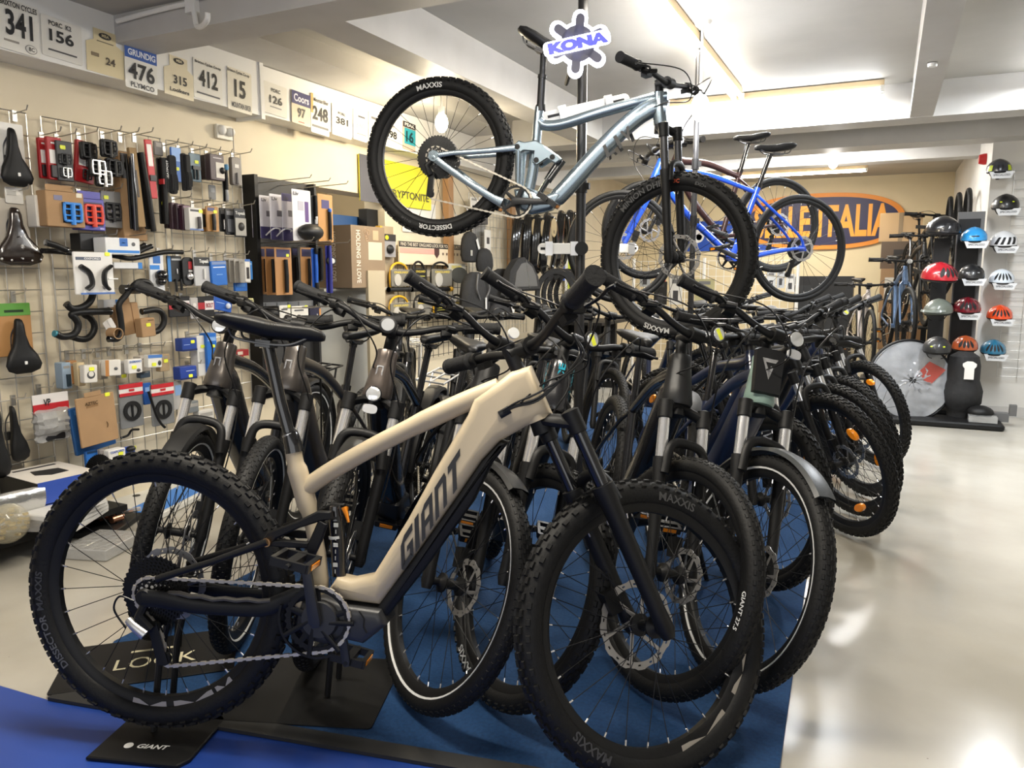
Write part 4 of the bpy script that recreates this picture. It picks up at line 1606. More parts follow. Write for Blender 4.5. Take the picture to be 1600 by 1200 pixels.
# ---- saddles hung nose up
def hung_saddle(label, box, off, mt, card=None, rivets=False, mark=False, roll=0.0):
    c, w, h = wall_frame(box, off)
    L = h
    root = empty('bicycle_saddle', label, 'saddle', loc=tuple(c))
    if roll:
        root.rotation_euler = (roll, 0, 0)
    M = Matrix(((0, 0, 1, 0), (0, 1, 0, 0), (1, 0, 0, 0), (0, 0, 0, 1)))
    mb = saddle_mesh(L, w, mt)
    s = link('saddle_body', mb, root, M)
    link('saddle_rails', cached('rails', rails_mesh), root, M @ Matrix.Scale(L / .27, 4))
    if rivets:
        mb = MB()
        for y in (-.42, -.22, .22, .42):
            mb.ball((.012, y * w, -.43 * h + .10 * h * abs(y)), .006)
        mb.ball((.012, 0, .44 * h), .005)
        for dz in (.0, -.05, -.1):
            mb.tube([(.014, 0, dz), (.022, 0, dz)], .004, 8, ref=(0, 0, 1))
        ob('rivet', mb, CHROME, root)
    if mark:
        mb = MB()
        mb.plate(rrect(-.006, -.33 * h, .006, -.27 * h, .003), .018, .022, axis='x')
        ob('badge', mb, WHITE, root)
    if card:
        col, hd, cw, ch, dz = card
        mb = MB()
        mb.plate(rrect(-cw / 2, -ch / 2, cw / 2, ch / 2, .006), -.052, -.046, axis='x')
        ob('card', mb, M_(col), root, loc=(0, 0, dz))
        if hd:
            mb = MB()
            mb.plate(rrect(-cw / 2, ch / 2 - .055, cw / 2, ch / 2 + .002, .004), -.053, -.0445, axis='x')
            mb.m(1).plate(rrect(-cw * .25, ch / 2 - .04, cw * .3, ch / 2 - .028), -.0445, -.044, axis='x')
            ob('card_header', mb, [M_(hd), paint('1d3a1c')], root, loc=(0, 0, dz))
    return root


BROWNL = mat('dark_brown_leather', (.018, .011, .008), .22, coat=.5)
hung_saddle('wide black saddle on a white card, topmost on the near grid', (-2, 200, 49, 291), .12, MATTE, ('e4e2dc', None, .15, .25, .03), mark=True)
hung_saddle('glossy dark leather saddle with chrome rivets, second from the top on the near grid', (-8, 324, 65, 415), .12, BROWNL, ('b9b2a6', None, .17, .30, .02), rivets=True)
hung_saddle('black saddle on a brown card with a green header', (6, 498, 63, 584), .12, MATTE, ('b08352', '5f9a43', .16, .24, .075), mark=True)
hung_saddle('narrow black saddle hung without a card low on the near grid', (12, 634, 42, 722), .12, MATTE, roll=.05)
hung_saddle('black saddle half out of view below the green-headed saddle card', (-22, 640, 18, 748), .16, MATTE, roll=-.1)
hung('saddle_card', 'white swing card hanging under the topmost saddle', 'card', (8, 293, 36, 318), .08, 'dcd9d2', [('r', 'print', 'b8b6b0', .1, .2, .6, .5)], t=.003)

# ---- pedals, bar tape and seatposts in the top row
RED = 'a3151c'
for i, (bx, of) in enumerate((((60, 216, 77, 279), .10), ((73, 215, 96, 281), .16))):
    hung('pedal_pack', ('red and white carded pedals at the grid upright, half behind its twin', 'red and white carded pedals in front, beside the black carded pair')[i], 'pedals', bx, of, RED,
         [('r', 'print', 'e8e4e0', .12, .3, .8, .62), ('r', 'print', 'e8e4e0', 0.25, 0.12, 0.75, 0.16), ('r', 'window', '2a2224', .1, .66, .9, .95, .012, .004)], t=.02)
hung('pedal_pack', 'black carded pedal pair with bright silver pins and a yellow sticker', 'pedals', (88, 221, 113, 283), .18, '17171a', [('s', .4, .16), ('ped', PLASTIC, .5, .45, .05), ('ped', STEEL, .5, .78, .045)])
hung('pedal_pack', 'red card pack tipped behind the black pedal cluster', 'pedals', (117, 221, 146, 286), .10, RED, [('r', 'print', 'e8e4e0', .15, .25, .7, .6), ('r', 'print', 'e8e4e0', 0.30, 0.10, 0.70, 0.14), ('ped', PLASTIC, .7, .5, .05), ('ped', PLASTIC, .55, .8, .05)], t=.02, rx=-.12)
for i, (u, v, m) in enumerate(((136, 236, PLASTIC), (150, 262, STEEL), (168, 232, PLASTIC), (176, 262, PLASTIC), (160, 278, STEEL))):
    hung('flat_pedal', ('black flat pedal hung at the left of the pedal cluster', 'bright chrome pedal in the middle of the pedal cluster', 'black pedal high in the cluster under a white price tag', 'black pedal at the right of the cluster next to the brown card', 'chrome-edged pedal lowest in the cluster')[i], 'pedal',
         (u - 11, v - 14, u + 11, v + 14), .16 + .03 * (i % 3), PLASTIC, [('ped', m, .5, .5, .075)], t=.02, r=.012)
hung('seatpost_box', 'tall brown seatpost box with a black printed end', 'box', (185, 240, 222, 376), .10, CARDB, [('r', 'print', '241d18', .05, .02, .42, .3), ('r', 'print', '8a8078', 0.19, 0.12, 0.29, 0.20)], t=.05)
hung('seatpost', 'black seatpost tube in front of the brown box', 'seatpost', (200, 244, 208, 358), .17, MATTE, [('tube', 'post', GLOSSBLK, .5, -.02, 1.02, .0155)], t=.012)
hung('seatpost_card', 'narrow brown cardboard strip leaning between two black tubes', 'card', (207, 232, 219, 355), .19, mat('kraft_strip', (.28, .18, .08), .7), [('r', 'print', '2a1e14', 0.38, 0.28, 0.62, 0.62)], t=.02, rx=.07)
hung('seatpost', 'black seatpost tube leaning right of the cardboard strip', 'seatpost', (219, 240, 233, 358), .17, MATTE, [('tube', 'post', MATTE, .5, 0, 1.03, .0155, -.12)], t=.010, rx=.08)
hung('pump_card', 'slim red and white card hanging from the top rail', 'card', (230, 219, 241, 310), .17, 'c4272e', [('r', 'print', 'efe9e4', .15, .08, .8, .45), ('r', 'clip', '15151a', .1, .6, .95, .7, .008)], t=.012, rx=.06)
hung('seatpost', 'thick black seatpost with a red band and its box lettering reading up', 'seatpost', (247, 248, 258, 350), .14, MATTE, [('tube', 'post', MATTE, .5, 0, 1, .017), ('r', 'band', 'b4232b', .1, .32, 1.0, .40, .036), ('t', 'SEATPOST', 'e6e6e2', .75, .17, .28, .3, .037, True), ('s', .6, .68)], t=.008)
hung('tool_card', 'grey blister card at the top of the rail above the thick seatpost', 'card', (240, 221, 254, 243), .08, '6b6661', [('r', 'print', 'a39d95', .2, .1, .8, .4)], t=.01)
hung('tool_card', 'tall bright blue card beside the black gloves', 'card', (267, 231, 283, 284), .12, '2a66b8', [('r', 'print', '7ea4dc', .05, .0, .95, .4), ('s', .5, .62)])
hung('tyre_lever_card', 'blue card half hidden behind the hanging black straps', 'card', (259, 250, 269, 284), .10, '225fb2', [('r', 'header', '101014', 0, 0, 1, .35)])


def glove(root, w, h, t):
    mb = MB()
    for i, (u, l) in enumerate(((-.3, .42), (-.1, .5), (.1, .48), (.3, .4))):
        mb.tube(crv([(.012, u * w, 0), (.018, u * w * 1.1, -.2 * h), (.014, u * w * 1.15, -l * h)], 4), w * .13, 8)
    ob('finger', mb, mat('glove_knit', (.02, .02, .021), .85), root)


for i, bx in enumerate(((252, 247, 265, 300), (264, 243, 275, 303), (284, 240, 291, 298), (290, 242, 297, 297))):
    hung('glove', ('black strap glove at the left of the blue card', 'black glove looped in front of the blue card', 'black glove hanging right of the tall blue card', 'second black glove beside the grey-blue pack')[i], 'glove', bx, .16 + .02 * i, mat('glove_knit', (.02, .02, .021), .85), [('fn', glove)], t=.02, r=.02)
hung('light_pack', 'grey-blue carded pack with a yellow sticker and two black tools', 'pack', (296, 240, 313, 284), .14, '5e7480', [('s', .6, .3), ('r', 'tool', '1b2026', .15, .45, .85, .58, .012), ('tube', 'lever', '1b2026', .3, .5, .92, .006), ('tube', 'lever', '1b2026', .6, .5, .92, .006)])
hung('tool_box', 'dark maroon box behind the white-fronted one near the end of the rail', 'box', (317, 243, 329, 281), .10, '2b1f22', [('r', 'print', '453a3c', .1, .1, .9, .35)], t=.04)
hung('tool_box', 'maroon box with a pale panel showing a small black clamp', 'box', (325, 242, 347, 282), .16, '43343a', [('r', 'panel', 'c9c4ba', .38, .3, .97, .9), ('ball', 'clamp', PLASTIC, .8, .6, .18, .13, .012), ('r', 'print', 'b5aeb0', 0.20, 0.12, 0.80, 0.16)], t=.04)
hung('mini_pump', 'blue-collared black pump hanging at the end of the top rail', 'pump', (348, 258, 354, 315), .15, MATTE, [('tube', 'barrel', MATTE, .5, .1, .68, .011), ('tube', 'head', '4a86b0', .5, .0, .14, .014), ('tube', 'handle', '8f9296', .5, .68, 1.0, .010)], t=.006)


def scale_fn(root, w, h, t):
    mb = MB()
    mb.tube([(.0, 0, .5 * h), (.0, 0, 1.5 * h)], .003, 6)
    ob('cable', mb, mat('cable_grey', (.35, .33, .3), .5), root)
    mb = MB()
    mb.tube([(.02, 0, -.05 * h), (.02, 0, -.45 * h)], [.006, .012], 8)
    ob('plug', mb, mat('plug_grey', (.16, .15, .15), .5), root)


hung('charger', 'grey charger hanging by its cord from the wall socket', 'charger', (360, 246, 374, 290), .12, '6d6762', [('fn', scale_fn), ('r', 'label', 'c9c6c0', .3, .25, .75, .38)], t=.03, r=.015)
hung('wall_socket', 'white double wall socket with two plugs above the grid', 'socket', (337, 196, 362, 218), .012, 'dcd8cc', [('ball', 'plug', WHITE, .25, .4, .2, .35, .025), ('ball', 'plug', WHITE, .75, .45, .2, .32, .03)], t=.024)

# ---- second row
hung('pedal_box', 'white box end beside the brown box with the blue pedal', 'box', (49, 306, 68, 355), .12, 'd9d4cb', [('r', 'print', 'b4b0a8', .2, .3, .8, .6)], t=.07)
hung('pedal_box', 'brown box with a blue flat pedal in its window', 'box', (66, 300, 125, 355), .18, CARDB, [('r', 'window', '2b2018', .4, .3, .86, .88, .002), ('ped', mat('pedal_blue', (.03, .22, .65), .4), .64, .58, .095), ('r', 'hang_tab', CARDB, .0, -.16, .72, .0, .002), ('r', 'print', '6b6a86', .2, .12, .42, .26), ('r', 'label', 'd8d2bd', .8, .02, .95, .14)], t=.07)
hung('pedal_box', 'purple box with a red flat pedal in its window', 'box', (117, 311, 158, 360), .17, '4a479c', [('r', 'window', '1e1640', .22, .12, .9, .86, .002), ('ped', mat('pedal_red', (.65, .06, .03), .4), .52, .5, .1), ('r', 'hang_tab', '4a479c', .0, -.22, .85, .0, .002), ('r', 'print', 'b9b6e0', 0.77, 0.92, 0.93, 0.96)], t=.06)
hung('pedal_pack', 'clear pack with a black caged pedal beside the purple box', 'pedals', (158, 299, 189, 356), .12, mat('smoke_card', (.16, .155, .15), .4), [('s', .25, .18), ('ped', PLASTIC, .5, .55, .09), ('ball', 'hub', CHROME, .5, .55, .12, .1, .015)])
for i, (bx, of, c) in enumerate((((258, 318, 268, 357), .08, '2c1c26'), ((266, 317, 277, 358), .12, '4a3440'), ((274, 319, 287, 359), .16, '33202c'), ((283, 321, 296, 360), .19, '3d1f2e'))):
    hung('light_box', ('dark plum box nearest the seatpost in the light box file', 'mauve-topped box second in the light box file', 'dark box third in the light box file', 'plum box just behind the white grip box')[i], 'box', bx, of, c, [('r', 'print', '8b7480', .1, .03, .9, .17)], t=.03)
hung('grip_box', 'white box showing one dark rubber grip', 'box', (292, 325, 313, 360), .24, 'd8d6d0', [('tube', 'grip', '4b4748', .62, .4, .92, .011), ('r', 'print', '3c3a3c', .1, .08, .7, .17), ('s', .85, .14), ('r', 'stripe', '6d86b8', .0, .93, 1, 1)], t=.04)
hung('pump_card', 'brown card with a black pump head right of the white grip box', 'card', (313, 326, 322, 362), .12, 'a4783f', [('r', 'pump', '1b1a1a', .2, .25, .8, .8, .012)])
hung('pump_card', 'brown card with an upright black mini pump and a yellow sticker', 'card', (322, 323, 341, 362), .16, 'b0824a', [('r', 'header', '4b4a78', .1, .05, .65, .18), ('s', .7, .2), ('tube', 'pump', '22211f', .45, .3, .95, .012)])
hung('tool_card', 'black carded tool, first of the three at the grid end', 'card', (343, 325, 353, 362), .10, '1b1b1d', [('tube', 'tool', CHROME, .5, .5, .9, .006), ('r', 'print', '77777a', .15, .12, .85, .25)])
hung('tool_card', 'black carded tool in the middle of the three at the grid end', 'card', (352, 326, 366, 367), .13, '26262a', [('r', 'print', '8a8a8c', .1, .1, .9, .25), ('r', 'window', '5b5c60', .1, .4, .9, .9, .006, .003)])
hung('tool_card', 'silver-windowed card with a chain tool beside the black stand', 'card', (366, 326, 383, 370), .16, '2a2a2c', [('r', 'window', 'a8a49a', .02, .34, .98, .96, .004), ('t', 'Topeak', 'd8d6d0', .5, .18, .9), ('ball', 'chain_tool', '3a3836', .5, .64, .25, .15, .015)])
hung('patch_kit', 'small grey arrow-shaped tag hanging under the top rail', 'tag', (326, 289, 337, 312), .06, '77787a', [('r', 'print', '9b9c9e', .2, .2, .8, .5)], t=.006)


# ---- handlebars and boxes
def wall_bar(label, pix, off, r=.0135, m=MATTE, name='handlebar', ends=True, dx=None):
    P = [at_x(px, py, off + (dx[i] if dx else 0)) for i, (px, py) in enumerate(pix)]
    o = np.mean(P, 0)
    mb = MB()
    cc = crv([p - o for p in P], 6)
    mb.tube(cc, r, 12, ref=(1, 0, 0))
    b = ob(name, mb, m, loc=tuple(o))
    tag(b, label, 'handlebar')
    if ends:
        for k, nm in ((0, 'bar_end'), (-1, 'bar_end')):
            mb = MB()
            d = nrm(cc[k] - cc[1 if k == 0 else -2])
            mb.tube([cc[k] - d * .002, cc[k] + d * .003], r * 1.08, 12)
            ob(nm, mb, GLOSSBLK, b)
    return b


wall_bar('black flat handlebar lying behind the white bar-end card, its tip at the grid edge', [(66, 392), (90, 393), (120, 396), (150, 397), (180, 400), (205, 404), (235, 398), (258, 394), (284, 394)], .17, .0125)
wall_bar('short black riser bar end poking up left of the dark box', [(72, 379), (88, 384), (104, 391)], .22, .0145)
wall_bar('black bar stub pointing right above the white and blue box, upper one', [(207, 394), (217, 388), (226, 383)], .2, .0125)
wall_bar('black bar stub pointing right above the white and blue box, lower one', [(212, 396), (224, 390), (236, 385)], .23, .0125)
hung('stem_box', 'flat black box lying behind the white and blue box', 'box', (118, 365, 162, 392), .13, '1c1d20', [('r', 'print', '9a9a9c', 0.54, 0.48, 0.76, 0.52)], t=.08)
hung('brake_box', 'white and blue box lying above the flat handlebar', 'box', (156, 372, 210, 398), .22, 'dfe0e0', [('r', 'stripe', '2d7fd0', .05, .74, .97, .9), ('r', 'logo_panel', '1e63b4', .4, .02, .63, .5), ('o', 'roundel', '55585c', .8, .36, .055, .12), ('r', 'print', 'e8eef4', 0.46, 0.28, 0.56, 0.32)], t=.09)
hung('brake_box', 'thin white box with a blue end under the flat handlebar', 'box', (168, 410, 212, 420), .15, 'd9dadc', [('r', 'end', '2d7fd0', .86, .0, 1.0, 1.0)], t=.10)


def barends(root, w, h, t):
    for s, u in ((1, -.22), (-1, .22)):
        mb = MB()
        y, z = u * w, 0
        mb.tube(crv([(.02, y - s * .035, .085 - .05), (.024, y + s * .004, .055 - .05), (.03, y + s * .012, .0 - .05), (.024, y - s * .012, -.045 - .03)], 5), [(.009, .017)] * 16, 10)
        ob('bar_end_grip', mb, PLASTIC, root)


hung('bar_end_card', 'large white card with a pair of black bar ends, hung in front of the handlebars', 'card', (116, 394, 177, 460), .27, 'e2e0dc', [('r', 'print', '4c5566', .05, .12, .68, .19), ('t', 'OXFORD', 'e8e8e8', .45, .155, .4, .045, .0026), ('fn', barends), ('s', .86, .04), ('r', 'stripe', '4f74b8', .12, .955, 1.0, 1.0, .002), ('r', 'zip_tie', 'f2f2f2', .85, .62, 1.1, .645, .004)], t=.012)
hung('shifter_card', 'tall white and blue card with a black computer mount', 'card', (234, 398, 256, 466), .16, 'd8dade', [('r', 'logo_panel', '2266b4', .25, .03, .75, .2), ('r', 'band', '2d80d2', .0, .24, .68, .34), ('ball', 'mount', GLOSSBLK, .65, .48, .4, .13, .035), ('ball', 'mount', GLOSSBLK, .6, .62, .3, .1, .03), ('o', 'roundel', '4d6f9c', .6, .9, .14, .05)], t=.012)
hung('tool_card', 'black card behind a blue edge, first on the middle rail', 'card', (261, 400, 284, 440), .12, '191a1c', [('r', 'edge', '2f7bc4', .0, .0, .2, 1.0, .002), ('r', 'print', 'b0b2b4', .28, .1, .95, .17), ('tube', 'tool', PLASTIC, .45, .9, 1.4, .007), ('tube', 'tool', PLASTIC, .8, .9, 1.35, .007), ('tube', 'blade', CHROME, .6, .5, .7, .004)])
hung('light_pack', 'black shield-shaped pack with a red strip and a round chrome light', 'pack', (285, 402, 302, 446), .14, '141416', [('r', 'strip', 'b02a30', .5, .15, .82, .42), ('ball', 'light', CHROME, .55, .68, .28, .13, .016), ('r', 'label', 'c8c4c0', .5, .45, .85, .52)], r=.03)
hung('tool_card', 'silver card with a black header and a white tool, in the middle rail', 'card', (303, 402, 327, 447), .16, 'b9b9ba', [('r', 'header', '1d1d1f', .0, .0, 1.0, .3, .002), ('t', 'Topeak', 'e9e9e6', .62, .15, .62, .16), ('tube', 'tool', WHITE, .6, .4, .75, .006)])
hung('tube_box', 'bright blue carded box on the middle rail', 'box', (329, 408, 353, 446), .17, '1f66bc', [('r', 'header', '7a8db4', .05, .03, .98, .14), ('r', 'print', 'dfe6f0', 0.12, 0.23, 0.88, 0.27), ('r', 'print', '76a4de', 0.30, 0.53, 0.70, 0.57)], t=.02, rx=.04)
for i in range(4):
    x = 350 + 8 * i
    hung('brake_pad_card', ('grey card at the back of the brake pad file', 'second grey card of the brake pad file', 'third grey card of the brake pad file', 'front grey card of the brake pad file, just behind the white one')[i], 'card', (x, 403 + i, x + 17, 442), .09 + .025 * i, 'a29d94' if i % 2 else 'b1aca4', [('r', 'print', '8d8880', .1, .08, .9, .16)], t=.008)
hung('brake_pad_card', 'white card with a dark slot window at the front of the brake pad file', 'card', (382, 405, 390, 441), .22, 'd8d4cc', [('r', 'window', '2a2120', .25, .35, .75, .85), ('r', 'header', '3c6ab0', .0, .0, 1, .1)], t=.012)
hung('brake_pad_card', 'blue card peeping out right of the brake pad file', 'card', (386, 408, 394, 437), .12, '2f7bc4', [('r', 'print', '8db4e0', .2, .1, .8, .2)], t=.01)
hung('tube_box', 'blue card hanging below the brake pad file', 'box', (366, 441, 385, 455), .1, '1f66bc', [('r', 'print', '4f8ad0', .1, .2, .8, .5)], t=.02)

# ---- drop bars and brown packs
wall_bar('black drop handlebar highest of the three, its lower hook under the white card', [(104, 475), (112, 482), (126, 481), (138, 474), (144, 464), (145, 455), (142, 444)], .20, .0165)
wall_bar('black drop handlebar with a blue bar plug, left hook in front', [(88, 522), (98, 526), (112, 524), (120, 517), (122, 506), (117, 497), (112, 492), (118, 489), (140, 487), (172, 487)], .20, .0165)
wall_bar('black drop bar hook curving behind the one with the blue plug', [(112, 526), (126, 530), (138, 528), (146, 518), (147, 506), (140, 496), (132, 491), (150, 487), (170, 485)], .13, .016)
shiny = wall_bar('shiny black drop bar with its stem clamp beside the brown packs', [(170, 530), (184, 529), (190, 518), (188, 494), (186, 476), (196, 462), (206, 449), (218, 440), (232, 442), (237, 452), (230, 459)], .26, .015)
wall_bar('black drop bar hook curving behind the handlebar grip', [(236, 520), (248, 516), (256, 504), (254, 490), (243, 484), (222, 487)], .16, .016)
mb = MB()
mb.tube([(0, -.05, 0), (0, .05, 0)], .024, 14)
mb.tube([(0, 0, 0), (.07, .02, .02)], .018, 12)
b = ob('stem', mb, GLOSSBLK, shiny, loc=tuple(at_x(204, 452, .25) - np.array(shiny.location)))
mb = MB()
for s in (-.015, .015):
    mb.tube([(.0, s, .02), (.01, s, .03)], .004, 6)
ob('bolt', mb, CHROME, b)
c = at_x(88, 522, .2)
mb = MB()
mb.tube([(0, -.012, .004), (0, .004, 0)], .0155, 12)
tag(ob('bar_plug', mb, mat('plug_teal', (.04, .22, .28), .4), loc=tuple(c)), 'small teal plug in the end of the lower left drop bar', 'plug')
hung('brake_pack', 'large tilted brown pack hung between the drop bars', 'pack', (186, 474, 214, 522), .15, CARDB, [('r', 'hang_tab', CARDB, .2, -.2, .55, .0, .002), ('r', 'fold', '7d5936', .6, .0, .63, 1.0)], t=.05, rx=.12)
hung('brake_pack', 'small brown pack with a yellow sticker in front of the drop bars', 'pack', (216, 497, 238, 526), .22, CARDB, [('s', .5, .35), ('r', 'print', '5c4630', 0.50, 0.10, 0.90, 0.14)], t=.05, rx=.05)
hung('brake_pack', 'brown pack edge at the left of the large tilted pack', 'pack', (174, 480, 188, 514), .11, mat('cardboard_dark', (.27, .165, .085), .8), [('r', 'tab', '9a7750', .3, -.12, .7, 0)], t=.03)
hung('shifter_box', 'white and blue box behind the shiny drop bar', 'box', (157, 468, 186, 484), .08, 'd8d9db', [('r', 'end', '2d7fd0', .65, .0, 1.0, .75, .002)], t=.05)
hung('saddle_tag', 'crumpled white paper tag beside the shiny drop bar', 'tag', (163, 499, 179, 517), .2, 'd6d3cf', [('r', 'fold', 'bdbab6', .45, .0, .55, 1)], t=.004, rx=.5)
mb = MB()
mb.lathe([(.024, -.03), (.028, -.03), (.028, .03), (.024, .03)], 18, closed=True, axis='x')
tag(ob('cardboard_tube', mb, CARDB, loc=tuple(at_x(179, 521, .25))), 'short cardboard tube ring under the white paper tag', 'tube')
for i, (a, b_) in enumerate(((263, 297), (308, 334))):
    hung('chain_pack', ('black pack with a red and white banner, left of the pair on the lower rail', 'black pack with a red and white banner behind the second handlebar grip')[i], 'pack', (a, 463, b_, 495), .12, '161517', [('r', 'banner', 'a31b26', .0, .3, 1.0, .62), ('r', 'name_panel', 'e6e0de', .42, .22, .95, .66, .002), ('t', 'BOLT', '8a1720', .68, .44, .42, .22, .0042)])
hung('chain_pack', 'clear pack hanging between the two red banner packs', 'pack', (297, 465, 309, 498), .13, mat('clear_card', (.45, .43, .42), .3), [('o', 'washer', 'd8d4d0', .5, .35, .22, .1), ('r', 'part', '2c2a2a', .3, .6, .7, .9, .008)])
hung('light_pack', 'blue carded light pack behind the second handlebar grip', 'pack', (333, 462, 362, 486), .12, '1e56b0', [('ball', 'light', mat('light_white', (.7, .75, .85), .2), .75, .6, .12, .2, .014), ('r', 'print', '9fc0ec', 0.12, 0.48, 0.57, 0.52)], rx=-.2)
for i in range(3):
    hung('quick_link_pack', ('small dark blister pack under the blue light pack, first of three', 'small dark blister pack under the blue light pack, middle of three', 'small dark blister pack under the blue light pack, last of three')[i], 'pack', (335 + 9 * i, 487, 343 + 9 * i, 500), .1, '34384a', [('r', 'window', '17181c', .2, .4, .8, .9, .006)])
hung('grease_box', 'small cream box near the black stand behind the grip', 'box', (384, 466, 394, 478), .1, 'd8d29a', [('r', 'print', '8c8558', .2, .2, .8, .5)], t=.03)

# ---- small boxes on the long rail
sm = [((92, 566, 106, 607), .12, '8fa2b4', 'pale blue blister pack at the left end of the long box rail'), ((106, 563, 118, 600), .12, 'a3764a', 'brown box behind the cream one on the long box rail'),
      ((118, 566, 130, 603), .16, 'c9b58e', 'cream box edge third on the long box rail'), ((128, 570, 149, 598), .22, 'd9d5cd', 'white box printed with a shackle and a yellow sticker'),
      ((150, 562, 162, 592), .12, 'b7b0a4', 'grey card stack between the two white printed boxes'), ((161, 562, 186, 587), .20, 'dcd8d0', 'white box with a brown side in the middle of the long box rail'),
      ((183, 564, 195, 590), .14, '9c9a98', 'grey pack with a yellow sticker behind the blue-lettered box'), ((197, 561, 219, 583), .22, 'e2e0dc', 'white box with blue letters and a yellow sticker on the long box rail'),
      ((214, 556, 230, 580), .12, 'b4aca2', 'file of grey cards right of the blue-lettered box'), ((228, 554, 250, 574), .22, 'e0ded8', 'white box with a blue header and a chain picture near the rail end'),
      ((246, 553, 262, 580), .12, 'a08a6a', 'brown pack with a yellow tag at the right end of the long box rail'), ((216, 580, 232, 590), .1, '3a4a5a', 'dark blue little pack hanging below the box rail')]
for i, (bx, of, c, lb) in enumerate(sm):
    pr_ = [('r', 'print', '8d8a84', .15, .12, .8, .22)]
    if i == 0:
        pr_ += [('r', 'part', '24343e', .35, .45, .75, .9, .01)]
    if i == 3:
        pr_ = [('o', 'picture', '4a4a4c', .5, .55, .3, .22), ('o', 'picture', 'd9d5cd', .5, .5, .2, .16, .003), ('s', .55, .22)]
    if i == 5:
        pr_ = [('r', 'side', 'b07a44', .0, .0, .22, 1.0), ('ball', 'picture', '55585c', .65, .55, .12, .1, .004)]
    if i in (6,):
        pr_ += [('s', .5, .9)]
    if i == 7:
        pr_ = [('t', 'SHIMANO', '4a6fb0', .5, .16, .85), ('s', .4, .55), ('ball', 'picture', '4c4c50', .7, .8, .14, .12, .004)]
    if i == 9:
        pr_ = [('r', 'header', '4a78bc', .0, .0, 1, .25), ('s', .4, .75), ('ball', 'picture', '3b3b3f', .8, .65, .12, .2, .004)]
    if i == 10:
        pr_ += [('s', .6, .4)]
    hung('small_parts_box', lb, 'box', bx, of, c, pr_, t=.035 if i not in (0, 4, 8) else .06, rx=-.05 if i in (3, 5, 9) else 0)

for i, (bx, of, c, lb, pr_) in enumerate((
        ((279, 528, 302, 548), .14, '1f3f8e', 'blue box with a clear lid, upper of the two in the wire shelf', [('s', .7, .3), ('r', 'print', '9fb4e0', 0.10, 0.48, 0.50, 0.52), ('r', 'front_edge', '13265c', 0, .86, 1, 1)]),
        ((276, 572, 302, 592), .14, '223f94', 'blue box with white letters, lower of the two in the wire shelf', [('r', 'print', 'c4d2ee', 0.35, 0.33, 0.85, 0.37), ('s', .6, .75), ('r', 'front_edge', '13265c', 0, .86, 1, 1)]),
        ((303, 524, 317, 587), .12, 'd3d2ce', 'tall white box standing beside the blue boxes', [('s', .6, .27), ('r', 'print', 'b0b0ae', .2, .4, .8, .7)]),
        ((318, 520, 334, 582), .14, '1f66bc', 'tall blue box between the white box and the fork', [('r', 'print', '7fa6dc', .1, .1, .9, .2), ('s', .6, .33)]),
        ((364, 546, 384, 571), .08, '8c1c20', 'dark red box half hidden behind the cream bike saddle', [('r', 'panel', 'a89c7c', .55, .4, 1.0, 1.0), ('r', 'print', 'c8b8a8', .1, .1, .5, .3)]))):
    hung('tube_box', lb, 'box', bx, of, c, pr_, t=.06)

# ---- bags and the brown envelope low on the grid
CR = mat('crinkled_clear', (.55, .55, .54), .18, alpha=.55, bump=.9, scale=28, coat=.5)


def bag_fn(col, parts=True):
    def f(root, w, h, t):
        mb = MB()
        rings = []
        rnd = random.Random(int(w * 1e5))
        for i in range(12):
            v = i / 11
            z = .17 * h - v * .66 * h
            hw = w * (.46 + .07 * rnd.random())
            d = .012 + .03 * math.sin(PI * min(1, v * 1.1)) + .008 * rnd.random()
            rings.append([(.0 + d * math.sin(2 * PI * k / 16) * (1 + .4 * rnd.random()), hw * math.cos(2 * PI * k / 16), z + .01 * rnd.random()) for k in range(16)])
        mb.loft(rings)
        ob('bag', mb, CR, root, angle=20)
    return f


hung('parts_bag', 'clear crinkled bag with a red and white header card, lowest left on the wall', 'bag', (52, 614, 108, 690), .16, mat('bag_backing', (.12, .12, .12), .5, alpha=.3), [('r', 'header', 'd9d4d0', .0, .0, 1.0, .33, .004), ('r', 'header_stripe', 'b02028', .0, .2, 1.0, .38, .006), ('t', 'VP', '151515', .38, .17, .2, .14, .008), ('fn', bag_fn(0)), ('r', 'part', '17171a', .25, .75, .8, .97, .02, .01)], t=.006)  # dark see-through sheet backs the clear bag
hung('brake_disc_pack', 'large brown card envelope printed AZTEC in front of a blue folder', 'envelope', (122, 617, 182, 694), .26, CARDB, [('t', 'AZTEC', '4f3a22', .38, .14, .34), ('r', 'hang_tab', CARDB, .22, -.09, .66, .0, .002), ('s', .82, .03), ('t', ')', '4f3a22', .72, .64, .05), ('r', 'print', '8a6a48', 0.25, 0.18, 0.55, 0.22)], t=.012, rx=.06)
hung('folder', 'blue folder hanging behind the brown envelope', 'folder', (112, 630, 176, 704), .18, '20558f', [('r', 'label', '3f78b4', .1, .05, .5, .15)], t=.02, rx=.1)
